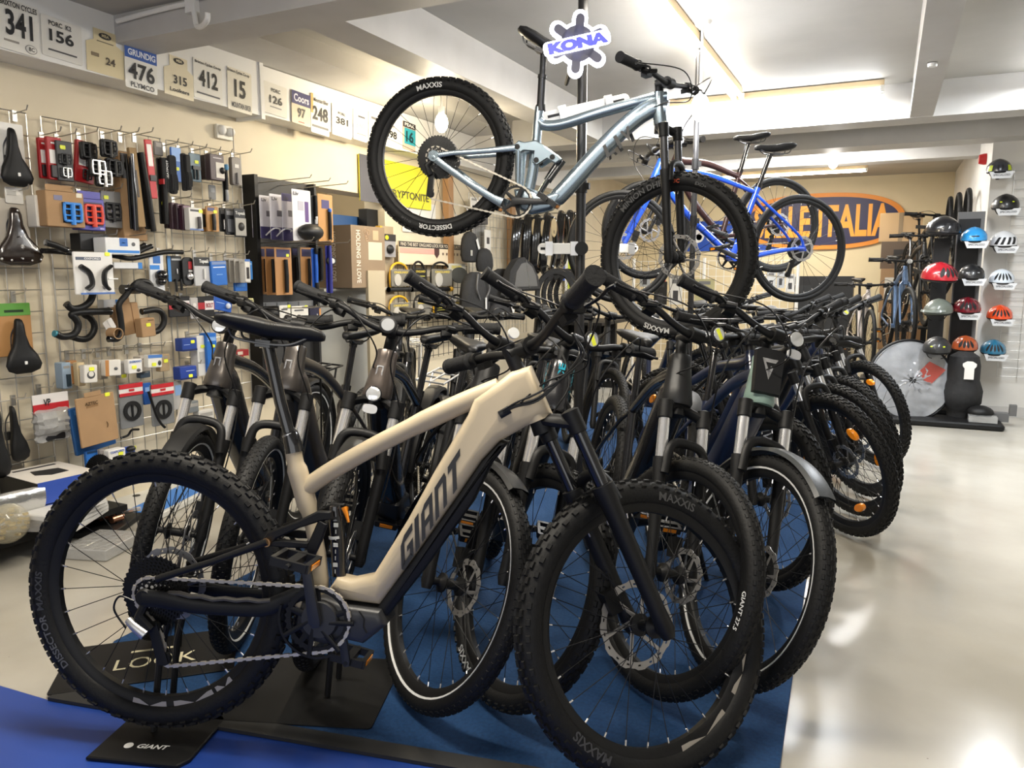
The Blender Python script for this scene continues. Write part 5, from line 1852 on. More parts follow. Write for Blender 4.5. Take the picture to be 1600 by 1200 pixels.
for i, (bx, lb) in enumerate((((186, 599, 223, 668), 'clear bag of a dark disc under a red and white header, left of the two'), ((236, 599, 271, 664), 'clear bag of a dark disc under a red and white header, right of the two'))):
    def disc(root, w, h, t):
        mb = MB()
        mb.lathe([(.032, .004), (.052, .004), (.052, .014), (.032, .014)], 22, closed=True, axis='x', c=(.0, 0, -.12 * h))
        mb.tube([(.01, 0, -.12 * h - .035), (.01, 0, -.12 * h + .035)], .006, 6)
        ob('disc', mb, PLASTIC, root)
    hung('brake_disc_pack', lb, 'bag', bx, .2 + .02 * i, mat('smoke_bag', (.22, .23, .24), .25, alpha=.75, coat=.5), [('r', 'header', 'd8d2ce', .0, .0, 1.0, .26, .004), ('r', 'header_stripe', 'b8232b', .0, .0, 1.0, .1, .006), ('r', 'header_stripe', 'b8232b', .0, .2, 1.0, .27, .006), ('r', 'emblem', 'b8232b', .4, .12, .62, .17, .007), ('fn', disc)], t=.012)
hung('parts_bag', 'blue header pack between the two red and white bags', 'pack', (223, 598, 236, 632), .12, '1f55a4', [('r', 'print', '7f9fd4', .2, .2, .8, .4)])
hung('parts_bag', 'pale clear bag hanging right of the second disc bag', 'bag', (270, 595, 284, 640), .12, mat('pale_bag', (.5, .5, .5), .3, alpha=.6), [('r', 'label', '7f9fc8', .2, .15, .9, .5)])
wall_bar('thin black lever hanging below the disc bags', [(190, 684), (200, 680), (206, 672), (216, 671)], .14, .006, name='brake_lever', ends=True)
wall_bar('black strap hanging beside the second disc bag', [(232, 612), (238, 630), (245, 650), (252, 662), (258, 668)], .24, .007, name='strap', ends=False)
for i, (bx, c, lb) in enumerate((((306, 640, 330, 660), 'c9c7c2', 'white box low on the grid behind the first fork'), ((290, 626, 306, 644), '6e7478', 'grey pack low on the grid beside the first fork'))):
    hung('small_parts_box', lb, 'box', bx, .1, c, [('r', 'print', '9a9894', .1, .2, .9, .5)], t=.05)

# ------------------------------------------------------------------ race numbers on the fascia
def plate_no(label, box, col, parts, shape=None, off=.203, curl=0.0):
    c, w, h = wall_frame(box, off)
    mb = MB()
    if shape == 'tag':
        o = [(-w / 2, -h / 2), (w / 2, -h / 2), (w / 2, .15 * h), (w * .30, .24 * h), (w * .30, h / 2), (-w * .30, h / 2), (-w * .30, .24 * h), (-w / 2, .15 * h)]
        mb.plate(o, -.0015, .0015, axis='x')
    else:
        mb.plate(rrect(-w / 2, -h / 2, w / 2, h / 2, .008), -.0015, .0015, axis='x')
    o = ob('race_number_plate', mb, M_(col), loc=tuple(c))
    o.rotation_euler = (-.035 + curl, 0, 0)
    tag(o, label, 'race number', 'race numbers on the fascia')
    add_parts(o, w, h, .003, [(*p[:6], *(p[6:] if len(p) > 6 else ())) for p in parts])
    return o


INK = '1a1a1c'
PW = 'e6e3da'
plate_no('race number plate 341 with a club name above, first along the fascia', (-2, 3, 61, 82), PW, [('t', 'BRIXTON CYCLES', '3a3836', .5, .10, .9, .11), ('t', '341', INK, .5, .46, .66, .50), ('r', 'print', '9a958c', 0.12, 0.80, 0.48, 0.84), ('o', 'roundel', '8f8c86', .77, .88, .15, .09), ('o', 'roundel', PW, .77, .88, .13, .075, .003), ('t', 'BC', '55524e', .77, .88, .14, .08, .005)], off=.206)
plate_no('race number plate 156 headed PORC K2', (66, 32, 128, 94), 'dedbd3', [('t', 'PORC  K2', '3a3a3c', .45, .16, .56, .12), ('t', '156', INK, .48, .45, .60, .30), ('r', 'print', '4a4a4c', 0.15, 0.80, 0.85, 0.84)])
plate_no('cream tag-shaped race number 24 with rider stains', (136, 49, 193, 117), 'dccda4', [('o', 'emblem', '3a3834', .5, .13, .17, .07), ('t', 'MBA', 'dccda4', .5, .13, .2, .07, .004), ('r', 'print', '6a6252', 0.28, 0.26, 0.72, 0.28), ('t', '24', '4a4034', .62, .68, .26, .17), ('r', 'print', '7a6a50', 0.12, 0.56, 0.32, 0.64)], shape='tag')
plate_no('race number plate 476 with a blue GRUNDIG band', (196, 76, 245, 142), 'e4e2da', [('r', 'band', '2c56a4', .0, .0, 1.0, .30), ('t', 'GRUNDIG', 'e4e8f0', .52, .16, .86, .15), ('t', '476', INK, .5, .58, .82, .40), ('t', 'PLYMCO', '4c4c50', .52, .90, .74, .12)], curl=.0, off=.209)
plate_no('cream tag-shaped race number 315 lettered Lookers', (257, 90, 302, 152), 'e0d5b8', [('o', 'emblem', '3a3834', .5, .1, .18, .07), ('t', 'MBA', 'e0d5b8', .5, .1, .2, .07, .004), ('t', '315', '3c3a38', .53, .58, .46, .22), ('t', 'Lookers', '33312f', .5, .84, .66, .10)], shape='tag')
plate_no('race number plate 412 with a cycle club heading', (303, 97, 347, 158), PW, [('t', 'Brixton Cycles Co-op', '2a2a2c', .5, .09, .9, .09), ('t', '412', INK, .5, .46, .66, .42), ('r', 'print', '55555a', 0.10, 0.83, 0.90, 0.87)])
plate_no('race number plate 15, last before the fascia joint', (356, 110, 393, 175), 'e2dccb', [('t', 'Brixton Cycles Co-op', '3a3a3c', .45, .08, .9, .09), ('t', '15', INK, .5, .46, .46, .42), ('t', 'MOUNTAIN BIKER', '4a4a4e', .55, .86, .8, .13)])
plate_no('race number plate 126 headed PORC, first after the fascia joint', (413, 132, 448, 180), 'dcd9d0', [('t', 'PORC', '4a4a4c', .5, .22, .4, .12), ('t', '126', '2a2a2c', .5, .52, .56, .26), ('r', 'print', '8a8a8c', 0.25, 0.74, 0.75, 0.78)], off=.186)
plate_no('race number plate 97 with a navy script band', (456, 145, 485, 195), 'd6c9b0', [('r', 'band', '2a2a62', .0, .0, 1.0, .40), ('t', 'Coors', 'd8d8e6', .5, .2, .8, .24), ('t', '97', '3a3634', .5, .64, .42, .30), ('r', 'print', 'b03a34', 0.35, 0.91, 0.65, 0.94)], off=.188)
plate_no('race number plate 248 in heavy black figures', (486, 150, 514, 210), PW, [('r', 'edge', 'd0a35c', .0, .0, .12, .5), ('t', 'Mountain Biker', '4a4a4c', .55, .14, .8, .10), ('t', '248', INK, .5, .48, .84, .36), ('r', 'print', '5a5a5c', 0.05, 0.79, 0.95, 0.85)], off=.186)
plate_no('race number plate 381 headed PORC', (519, 166, 549, 214), 'e6e4de', [('t', 'PORC', '6a6a6c', .5, .26, .4, .1), ('t', '381', '2f2f31', .5, .5, .62, .22)], off=.186)
plate_no('pale race number plate 340 in faint grey figures', (552, 173, 573, 220), 'e8e6e2', [('r', 'print', '55555a', 0.35, 0.17, 0.85, 0.23), ('t', '340', 'a8a8aa', .5, .5, .7, .2), ('r', 'print', '7a7a7c', 0.25, 0.76, 0.95, 0.80)], off=.186)
plate_no('race number plate 41 behind the hanging rear tyre', (576, 177, 596, 224), 'e6e4de', [('r', 'print', '6a6a6c', 0.20, 0.14, 0.80, 0.22), ('t', '41', INK, .5, .5, .6, .34)], off=.186)
plate_no('race number plate 398 seen inside the hanging rear wheel', (599, 186, 623, 231), 'e6e4de', [('t', 'PORC', '7a7a7c', .5, .26, .4, .1), ('t', '398', INK, .5, .54, .7, .26)], off=.186)
plate_no('race number plate 16 in teal with a black band headed PEAK', (630, 192, 649, 235), 'd2b8a4', [('r', 'band', '1d1d20', .0, .0, 1.0, .2), ('t', 'PEAK', 'e6e6e2', .5, .1, .8, .12), ('r', 'panel', '2f9fae', .1, .22, 1.0, .8), ('t', '16', '14343c', .5, .52, .6, .4, .004)], off=.186)


# ------------------------------------------------------------------ black slatted stand of carded bottle cages, pumps
mb = MB()
mb.box((.058, 3.745, 1.15), (.108, .03, 1.42))
st = ob('shop_stand', mb, MATTE)
tag(st, 'black shop stand holding carded bottle cages and pumps on the left wall', 'display stand')
mb = MB()
mb.box((.022, 4.04, 1.15), (.035, .58, 1.42))
mb.box((.05, 4.32, 1.15), (.09, .02, 1.42))
ob('back_panel', mb, mat('stand_panel', (.03, .03, .031), .6), st)
for i, z in enumerate((1.82, 1.44, 1.02)):
    for y in (3.84, 4.02, 4.2):
        mb = MB()
        mb.tube([(.03, y, z), (.46, y, z + .012), (.475, y, z + .03)], .003, 6)
        ob('hook', mb, WIRE, st)


def cage_fn(c):
    def f(root, w, h, t):
        mb = MB()
        mb.tube(crv([(.01, -.2 * w, -.42 * h), (.07, -.28 * w, -.3 * h), (.075, .0, -.26 * h), (.07, .3 * w, -.3 * h), (.01, .24 * w, -.42 * h)], 4), .005, 6)
        ob('cage', mb, M_(c), root)
    return f


for i, (bx, of, c) in enumerate((((394, 318, 413, 372), .08, 'c2c0cc'), ((406, 306, 428, 373), .13, 'd2d0d8'), ((422, 304, 446, 375), .19, 'd6d4dc'), ((441, 303, 462, 377), .25, 'c8c6d2'), ((457, 297, 486, 377), .33, 'e6e4e6'))):
    lb = ('pale card deepest on the top hook of the black stand', 'second pale card with a white loop on the top hook', 'third pale card with a white loop on the top hook', 'pale card with a purple header on the top hook', 'front white card with a purple bottle and black saddle bag')[i]
    pr_ = [('r', 'lower_panel', '3a3560', .0, .72, 1.0, 1.0), ('t', 'Liv', '4a4a58', .3, .1, .35, .08), ('r', 'picture', '6a6870', .45, .35, .8, .48)]
    if i in (1, 2):
        pr_.append(('fn', cage_fn('d8d8dc')))
    if i == 3:
        pr_.insert(0, ('r', 'header', '3f3a70', .0, .0, 1.0, .16))
    if i == 4:
        pr_ = [('t', 'Liv', '5a5a66', .2, .08, .28, .07), ('r', 'picture', '5b3c80', .66, .22, .86, .62), ('r', 'picture', 'b9b7c4', .3, .22, .6, .4), ('ball', 'saddle_bag', PLASTIC, .78, .82, .62, .17, .06), ('r', 'piping', 'c8c8ca', .3, .72, 1.1, .74, .03)]
    if i == 0:
        pr_.append(('r', 'part', '2a4ea0', .3, .6, .6, .95, .01))
    hung('bottle_cage_card', lb, 'card', bx, of, c, pr_, t=.004)
hung('pump_card', 'black mini pump with a pale end right of the saddle bag card', 'pump', (486, 306, 496, 352), .30, '1c1c1e', [('tube', 'barrel', MATTE, .5, .0, .8, .011), ('tube', 'end', 'd8d8da', .5, .5, .95, .010)], t=.005)
hung('pump_card', 'tall brown card with a purple label and a black pump, upper row', 'card', (497, 304, 520, 378), .26, 'b98a52', [('r', 'label', '3f3a70', .25, .12, .75, .30), ('tube', 'pump', MATTE, .68, .32, .95, .012), ('tube', 'collar', '2f6fd0', .68, .3, .36, .013)], t=.004)
for i, (bx, of) in enumerate((((404, 386, 420, 460), .08), ((415, 386, 432, 461), .14), ((430, 387, 456, 461), .22), ((456, 386, 466, 450), .10), ((470, 387, 490, 455), .18))):
    lb = ('brown pump card deepest in the lower row of the stand', 'second brown pump card in the lower row of the stand', 'front brown pump card with a yellow sticker in the lower row', 'narrow dark pump card in the middle of the lower row', 'brown card behind the blue pumps in the lower row')[i]
    hung('pump_card', lb, 'card', bx, of, '2b2320' if i == 3 else 'b08050', [('r', 'header', '36335c', .1, .04, .9, .2), ('tube', 'pump', MATTE, .55, .25, .95, .011 if i != 2 else .014)] + ([('s', .75, .16)] if i == 2 else []), t=.004)
hung('mini_pump', 'bright blue mini pump in the lower row of the stand', 'pump', (487, 388, 496, 452), .24, '1d4fa8', [('tube', 'barrel', '2260c4', .5, .1, .85, .012), ('tube', 'end', MATTE, .5, .0, .14, .014), ('tube', 'end', MATTE, .5, .84, 1.0, .012)], t=.006)
hung('mini_pump', 'black mini pump with a silver lever beside the bright blue one', 'pump', (496, 385, 503, 440), .26, MATTE, [('tube', 'barrel', MATTE, .5, .05, .95, .012), ('tube', 'lever', CHROME, .9, .2, .6, .004)], t=.006)
hung('track_pump', 'tall navy track pump with a round gauge at the end of the stand', 'pump', (509, 384, 517, 458), .24, '2b2f86', [('tube', 'barrel', '2b2f86', .5, .0, 1.0, .014), ('o', 'gauge', '1a1a1c', .9, .32, .9, .10, .016), ('o', 'gauge_face', 'c8c8c8', .9, .32, .6, .07, .018)], t=.006)
hung('pump_rail', 'silver slatted strip across the black stand above the grip cards', 'rail', (405, 471, 490, 480), .05, '7a7c80', [('r', 'slot', '55575b', .1 + .2 * k, .1, .12 + .2 * k, .9) for k in range(4)], t=.02)
hung('helmet_bag', 'rounded black bag hanging low on the stand left of the light cards', 'bag', (408, 478, 437, 503), .12, MATTE, [('ball', 'bag', MATTE, .5, .5, .5, .5, .05)], t=.02, r=.05)
for i, bx in enumerate(((437, 477, 454, 512), (456, 478, 482, 514))):
    hung('light_card', ('white light card with one black lamp, left of the pair low on the stand', 'white light card with lamp and strap, right of the pair low on the stand')[i], 'card', bx, .2, 'dad8d2', [('r', 'print', '5a5a5c', .15, .15, .7, .22), ('ball', 'lamp', PLASTIC, .6, .55, .26, .14, .02), ('s', .85, .05)] + ([('ball', 'strap', PLASTIC, .3, .85, .14, .1, .012)] if i else []), t=.006)
hung('pump_card', 'navy and brown cards edge-on beside the light card pair', 'card', (483, 478, 500, 520), .14, '23233c', [('r', 'edge', 'c08a50', .85, .1, 1.0, 1.0), ('tube', 'tool', 'c8c6c0', .6, .3, .7, .005)], t=.02)

# ------------------------------------------------------------------ boxes in the office opening
mb = MB()
mb.box((-.20, 4.82, .56), (.5, .90, 1.12))
ct = ob('counter', mb, mat('counter_grey', (.30, .30, .28), .5))
mb = MB()
mb.box((-.17, 4.82, 1.13), (.56, .915, .02))
ob('counter_top', mb, mat('counter_top', (.42, .42, .39), .4), ct)
tag(ct, 'grey counter in the wall opening under the brown carton', 'counter')


def carton(label, lo, hi, parts=None, m=None, rz=0.0, name='carton', cat='box'):
    lo, hi = np.array(lo, float), np.array(hi, float)
    c, s = (lo + hi) / 2, hi - lo
    mb = MB()
    mb.box((0, 0, 0), tuple(s))
    o = ob(name, mb, m or CARDB, loc=tuple(c))
    o.rotation_euler = (0, 0, rz)
    tag(o, label, cat)
    if parts:
        parts(o, s)
    return o


def carton_text(o, s):
    mb = MB()
    word(mb, 'HOLDING IN LOVE', (.0, -s[1] / 2 - .001, 0), (0, 0, -1), (1, 0, 0), width=s[2] * .8, height=.035, bold=.02)
    word(mb, 'HOLDING IN LOVE', (s[0] / 2 + .001, -s[1] * .30, 0), (0, 0, -1), (0, 1, 0), width=s[2] * .85, height=.05, bold=.02)
    ob('lettering', mb, paint('d8cfc2'), o)
    for (y, z, w, h, c) in ((.22 * s[1], .36 * s[2], .07, .07, 'b39a7c'), (.2 * s[1], .1 * s[2], .17, .13, 'c9bda8')):
        mb = MB()
        mb.plate(rrect(y - w / 2, z - h / 2, y + w / 2, z + h / 2), s[0] / 2, s[0] / 2 + .001, axis='x')
        ob('shipping_label', mb, paint(c), o)
    mb = MB()
    for y, z in ((-.1, .34), (-.06, .4), (-.13, .42), (-.09, .3)):
        mb.lathe([(.016, s[0] / 2 + .0005), (.022, s[0] / 2 + .0005), (.022, s[0] / 2 + .0015), (.016, s[0] / 2 + .0015)], 16, closed=True, axis='x', c=(0, y * s[1] + .02, z * s[2]))
    ob('printed_ring', mb, paint('a08468'), o)


carton('large brown carton with white vertical lettering on the counter', (-.05, 4.49, 1.145), (.26, 4.90, 1.59), carton_text, mat('carton_taupe', (.24, .175, .115), .75, var=.08, scale=9))
carton('flat blue box tilted behind the brown carton', (-.32, 4.62, 1.145), (-.16, 5.25, 1.70), None, paint('2d4f80'))
carton('black box behind the blue one at the right of the opening', (-.14, 5.12, 1.145), (-.06, 5.27, 1.76), None, MATTE)
carton('tall narrow tan board leaning beside the carton', (.03, 5.10, .0), (.10, 5.25, 1.62), None, mat('tan_board', (.35, .28, .18), .7))
carton('pale card offcut standing in front of the tan board', (.25, 4.66, .0), (.275, 4.87, 1.27), None, mat('pale_card', (.44, .38, .27), .7))
carton('small yellow box edge on the tan board', (.06, 5.07, 1.50), (.10, 5.101, 1.62), None, paint('d8a838'))
carton('white paper notice with a drawn arrow behind the hanging rear tyre', (.005, 5.52, 1.60), (.012, 6.05, 1.86), lambda o, s: ob('arrow', MB().add([(s[0] / 2 + .001, y, z) for y, z in ((-.2, -.06), (-.13, -.03), (-.13, -.045), (.05, -.045), (.05, -.075), (-.13, -.075), (-.13, -.09))], [(0, 1, 2, 3, 4, 5, 6)]), paint('4a4a4c'), o), paint('dcdcd8'), name='notice', cat='notice')
# yellow and grey sign high on the wall
c, w, h = wall_frame((566, 254, 676, 320), .02)
sg = hung('wall_sign', 'yellow and dark grey wall sign seen through the hanging rear wheel', 'sign', (566, 254, 676, 322), .02, 'e3dc2e', [('r', 'grey_panel', '55555c', .0, .0, .32, 1.0), ('t', 'KRYPTONITE', '5a5a2a', .66, .72, .6, .18)], t=.012)

# ------------------------------------------------------------------ lock board
lb = empty('lock_board', 'grid board topped by a printed lock guide, holding yellow and black bicycle locks', 'display board', loc=(.06, 5.36, 0))
mb = MB()
for i in range(14):
    mb.tube([(0, .09 * i, .5), (0, .09 * i, 1.48)], .003, 6)
for i in range(10):
    mb.tube([(.004, 0, .52 + .1 * i), (.004, 1.17, .52 + .1 * i)], .003, 6, ref=(0, 0, 1))
ob('wire_grid', mb, MATTE, lb)
mb = MB()
mb.box((.012, .58, 1.42), (.012, 1.16, .19))
hd = ob('header_board', mb, paint('e6d5b8'), lb)
mb = MB()
mb.box((.0195, .58, 1.492), (.002, 1.16, .045))
ob('header_band', mb, paint('1d1a18'), hd)
mb = MB()
word(mb, 'FIND THE BEST ONGUARD LOCK FOR YOUR SECURITY NEEDS', (.0215, .58, 1.492), (0, 1, 0), (0, 0, 1), width=1.12, height=.028, bold=.01)
ob('lettering', mb, paint('e8dcc6'), hd)
mb = MB()
mb.box((.0195, .29, 1.44), (.002, .56, .045))
ob('pink_row', mb, paint('e3a394'), hd)
mb = MB()
mb.plate([(.55, 1.47), (.63, 1.47), (.63, 1.42), (.59, 1.385), (.55, 1.42)], .019, .023, axis='x')
ob('shield', mb, paint('4a2a26'), hd)
mb = MB()
for k in range(7):
    mb.box((.0195, .70 + .065 * k, 1.425), (.002, .028, .022))
ob('pictogram', mb, paint('7a6658'), hd)


LYEL = mat('lock_yellow', (.75, .42, .02), .4)


def lock(label, box, off, col, cap, card='5a564e', small=False):
    c, w, h = wall_frame(box, off)
    o = empty('bicycle_lock', label, 'lock', loc=tuple(c), group='locks on the lock board')
    mb = MB()
    mb.tube(crv([(0, -.40 * w, -.36 * h), (0, -.42 * w, .1 * h), (0, -.30 * w, .38 * h), (0, 0, .48 * h), (0, .30 * w, .38 * h), (0, .42 * w, .1 * h), (0, .40 * w, -.36 * h)], 5), .0095, 8, ref=(1, 0, 0))
    ob('shackle', mb, col, o)
    mb = MB()
    mb.tube([(0, -.5 * w, -.40 * h), (0, .5 * w, -.40 * h)], .02, 12)
    b = ob('lock_bar', mb, MATTE, o)
    for s in (-1, 1):
        mb = MB()
        mb.tube([(0, s * .36 * w, -.40 * h), (0, s * .5 * w, -.40 * h)], .0215, 12)
        ob('end_cap', mb, cap, b)
    mb = MB()
    mb.plate(rrect(-.44 * w, -.30 * h, .44 * w, .26 * h, .01), .006, .02, .004, axis='x')
    cd = ob('card', mb, mat('lock_blister', (.20, .19, .165), .25, coat=.5) if card != 'k' else MATTE, o)
    mb = MB()
    word(mb, 'ONGUARD', (.0215, 0, .17 * h), (0, 1, 0), (0, 0, 1), width=.66 * w, height=.07 * h, bold=.02)
    ob('lettering', mb, paint('e0c84a'), cd)
    mb = MB()
    if card == 'k':
        for z in (.02, -.08, -.18):
            mb.box((.021, 0, z * h), (.002, .6 * w, .03 * h))
    else:
        mb.lathe([(0, .02), (.16 * w, .02), (.16 * w, .028), (0, .03)], 16, axis='x', c=(0, -.18 * w, -.08 * h))
    ob('card_print', mb, paint('b8b04a') if card == 'k' else mat('blister_shine', (.5, .48, .44), .15), cd)
    return o


lock('yellow-topped lock on a clear card, upper left on the lock board', (607, 410, 640, 457), .13, LYEL, MATTE)
lock('all black lock on a black printed card, upper row middle', (643, 408, 665, 457), .13, MATTE, MATTE, 'k')
lock('lock with two orange end caps, upper row right', (671, 409, 706, 457), .13, MATTE, LYEL)
lock('yellow-topped lock on a clear card, lower left on the lock board', (606, 462, 641, 508), .13, LYEL, MATTE)
lock('black lock with a purple printed card, lower row middle', (645, 460, 672, 500), .13, MATTE, MATTE)
lock('small yellow-topped lock, lower row right of the purple one', (676, 461, 698, 495), .13, LYEL, MATTE, 'k')
lock('dark lock on a grey card beside the bar grips, lower row end', (702, 460, 724, 500), .13, MATTE, MATTE)
hung('cable_lock', 'coiled cable lock on a pale card at the right end of the lock board', 'lock', (700, 412, 726, 430), .13, 'b9b5a8', [('s', .5, .6), ('t', 'ONGUARD', 'c8b83a', .45, .3, .6), ('o', 'coil', '3a3a36', .6, 1.0, .5, .7, .01)], t=.02)
hung('lock_pack', 'silver bagged lock bracket hanging above the lock board', 'pack', (597, 366, 617, 402), .14, mat('silver_bag', (.42, .42, .44), .25, .4), [('r', 'header', '1c1b18', .0, .0, 1.0, .3), ('ball', 'bracket', PLASTIC, .5, .65, .25, .2, .02), ('o', 'emblem', 'd8c81a', .3, .15, .14, .1)], t=.02)

# ------------------------------------------------------------------ dark goods along the far part of the left wall
GLB = mat('poly_black', (.012, .012, .013), .16, coat=.5)
mb = MB()
mb.box((.03, 0, 0), (.06, .09, 1.1))
po = ob('timber_post', mb, mat('timber', (.36, .20, .09), .6, var=.15, scale=8), loc=tuple(at_x(696, 330, .03)))
tag(po, 'upright timber batten on the left wall behind the hanging rear wheel', 'post')
mb = MB()
mb.box((.03, 0, 0), (.06, .09, 1.0))
po = ob('timber_post', mb, mat('timber', (.36, .20, .09), .6), loc=tuple(at_x(795, 385, .03)))
tag(po, 'second timber batten on the left wall beside the hanging tyres', 'post')
grid_panel('wire grid far along the left wall holding white packs behind the hanging bike', 6.58, 7.9, .6, 2.02, x=.06)
for i, bx in enumerate(((735, 308, 745, 330), (748, 309, 757, 330), (760, 311, 770, 332))):
    hung('parts_pack', ('white pack left on the high far grid', 'white pack middle on the high far grid', 'white pack right on the high far grid by the tyre')[i], 'pack', bx, .12, 'd6d4ce', [('r', 'print', '8a8884', .1, .1, .9, .25), ('r', 'part', '2a2a2a', .2, .6, .6, .95, .01)])
hung('shoe_box', 'black box on the far grid left of the chain', 'box', (737, 330, 757, 350), .14, '1a1a1c', [('r', 'print', '4a4a4c', .2, .2, .8, .4)], t=.08)
hung('parts_pack', 'tall white printed pack beside the long hanging label', 'pack', (757, 359, 766, 393), .12, 'd4d2cc', [('r', 'print', '2c2c2c', .3, .35, .75, .65)])
hung('grey_panel', 'grey storage panel behind the white printed pack', 'panel', (738, 346, 758, 392), .05, '7d7c78', [('r', 'slot', '5a5955', .2, .1, .25, .95), ('r', 'slot', '5a5955', .6, .1, .65, .95)], t=.02)


def tyre_hank(label, box, off, glossy=True, tagc=None):
    c, w, h = wall_frame(box, off)
    o = empty('folded_tyre', label, 'tyre', loc=tuple(c), group='bagged tyres on the left wall')
    mb = MB()
    for k in range(3):
        s = 1 - .12 * k
        mb.tube(crv([(.01 * k, -.30 * w * s, -.40 * h), (.02 + .02 * k, -.42 * w * s, 0), (.02 + .02 * k, -.22 * w * s, .40 * h), (.01, .0, .48 * h * s), (.02 + .02 * k, .22 * w * s, .40 * h), (.02 + .02 * k, .42 * w * s, 0), (.01 * k, .30 * w * s, -.40 * h), (.0, 0, -.48 * h * s)], 5, closed=True), .024, 8, closed=True, ref=(1, 0, 0))
    ob('tyre_loop', mb, GLB if glossy else MATTE, o)
    mb = MB()
    mb.tube([(-off, 0, .47 * h), (.06, 0, .46 * h), (.075, 0, .5 * h)], .005, 6)
    ob('hook', mb, WIRE, o)
    if tagc:
        mb = MB()
        hw, hh = .03 + .12 * w, .17 * h
        z0 = .28 * h
        oo = [(hw * math.cos(t), z0 + (hh if math.sin(t) < 0 else hh * .8) * math.sin(t)) for t in np.linspace(0, 2 * PI, 18, endpoint=False)]
        mb.plate(oo, .085, .088, axis='x')
        tg = ob('card', mb, M_(tagc), o)
        mb = MB()
        word(mb, 'XL', (.089, 0, z0 - hh * .5), (0, 1, 0), (0, 0, 1), width=hw * .7, bold=.03)
        ob('lettering', mb, paint('2a2a28'), tg)
    return o


tyre_hank('bagged black tyre tube bundle, first after the timber batten', (797, 340, 818, 420), .14)
tyre_hank('bagged black tyre with a tan XL card, left of the XL pair', (814, 335, 832, 425), .2, True, 'b8a57c')
tyre_hank('bagged black tyre with a tan XL card, middle of the XL cards', (828, 336, 846, 428), .26, True, 'b8a57c')
tyre_hank('bagged black tyre with a tan XL card, right of the XL cards', (842, 333, 866, 430), .32, True, 'b8a57c')
tyre_hank('shiny black tyre bundle right of the XL cards', (866, 330, 884, 420), .3)
tyre_hank('outermost shiny black tyre bundle beside the black pole', (880, 330, 898, 382), .3)


def blob_bag(label, box, off, depth, m, parts=None, name='bag', cat='bag'):
    c, w, h = wall_frame(box, off)
    mb = MB()
    rings = []
    for u, k in ((-1, .55), (-.92, .85), (-.5, 1.0), (0, .98), (.5, .88), (.85, .62), (1, .25)):
        rings.append([(depth * k * math.sin(2 * PI * j / 16) * .5, w * .5 * k * math.copysign(abs(math.cos(2 * PI * j / 16)) ** .7, math.cos(2 * PI * j / 16)), u * h * .5) for j in range(16)])
    mb.loft(rings)
    o = ob(name, mb, m, loc=tuple(c))
    tag(o, label, cat)
    if parts:
        parts(o, w, h, depth)
    return o


CLOTH = mat('black_cloth', (.014, .014, .015), .8, bump=.4, scale=30)


def strap_tag(o, w, h, d):
    mb = MB()
    for s in (-1, 1):
        mb.tube(crv([(d * .4, s * .12 * w, .45 * h), (d * .55, s * .25 * w, .15 * h), (d * .5, s * .1 * w, -.1 * h)], 4), .009, 6)
    ob('strap', mb, mat('strap_grey', (.10, .10, .105), .6), o)
    mb = MB()
    mb.box((d * .56, .1 * w, -.2 * h), (.003, .03, .12))
    ob('swing_tag', mb, paint('c8c8c8'), o)


def tagged(o, w, h, d):
    mb = MB()
    mb.box((d * .56, .2 * w, .1 * h), (.003, .035, .10), Matrix.Rotation(.5, 3, 'X'))
    ob('swing_tag', mb, paint('d6d6d4'), o)
    mb = MB()
    for s in (-.01, .01):
        mb.box((d * .52, -.2 * w + s, -.2 * h), (.003, .008, .05))
    ob('reflective_tab', mb, paint('c6c6c4'), o)


blob_bag('black rucksack with grey straps and a swing tag hanging beside the locks', (722, 425, 762, 497), .34, .16, CLOTH, strap_tag, 'rucksack', 'rucksack')
blob_bag('dark folded jacket hanging above the rucksack', (722, 362, 746, 410), .2, .10, CLOTH, tagged, 'jacket', 'jacket')
blob_bag('black spiky-edged bag bundle next to the folded jacket', (746, 388, 768, 425), .26, .1, CLOTH, None, 'bag', 'bag')
blob_bag('black pannier bag with a white swing tag', (762, 420, 806, 482), .36, .14, CLOTH, tagged, 'pannier', 'pannier')
blob_bag('black pannier flap lower behind the rubber grip', (765, 470, 800, 500), .4, .14, CLOTH, tagged, 'pannier', 'pannier')
# child trailer window: dark arched panel with mesh
c, w, h = wall_frame((790, 402, 840, 455), .5)
mb = MB()
arch = [(-.5 * w, -.5 * h), (.5 * w, -.5 * h), (.42 * w, -.05 * h), (.25 * w, .3 * h), (0, .5 * h), (-.22 * w, .42 * h), (-.42 * w, .1 * h)]
mb.plate(arch, -.05, .05, .02, axis='x')
o = ob('child_seat_hood', mb, CLOTH, loc=tuple(c))
tag(o, 'black arched hood with a grey mesh window behind the far grips', 'hood')
mb = MB()
mb.plate([(x * .72, z * .72) for x, z in arch], .05, .054, axis='x')
ob('mesh_window', mb, mat('mesh_grey', (.10, .10, .098), .6), o)
mb = MB()
mb.tube([(.055, -.02 * w, .42 * h), (.055, .1 * w, -.4 * h)], .004, 6)
ob('zip', mb, STEEL, o)
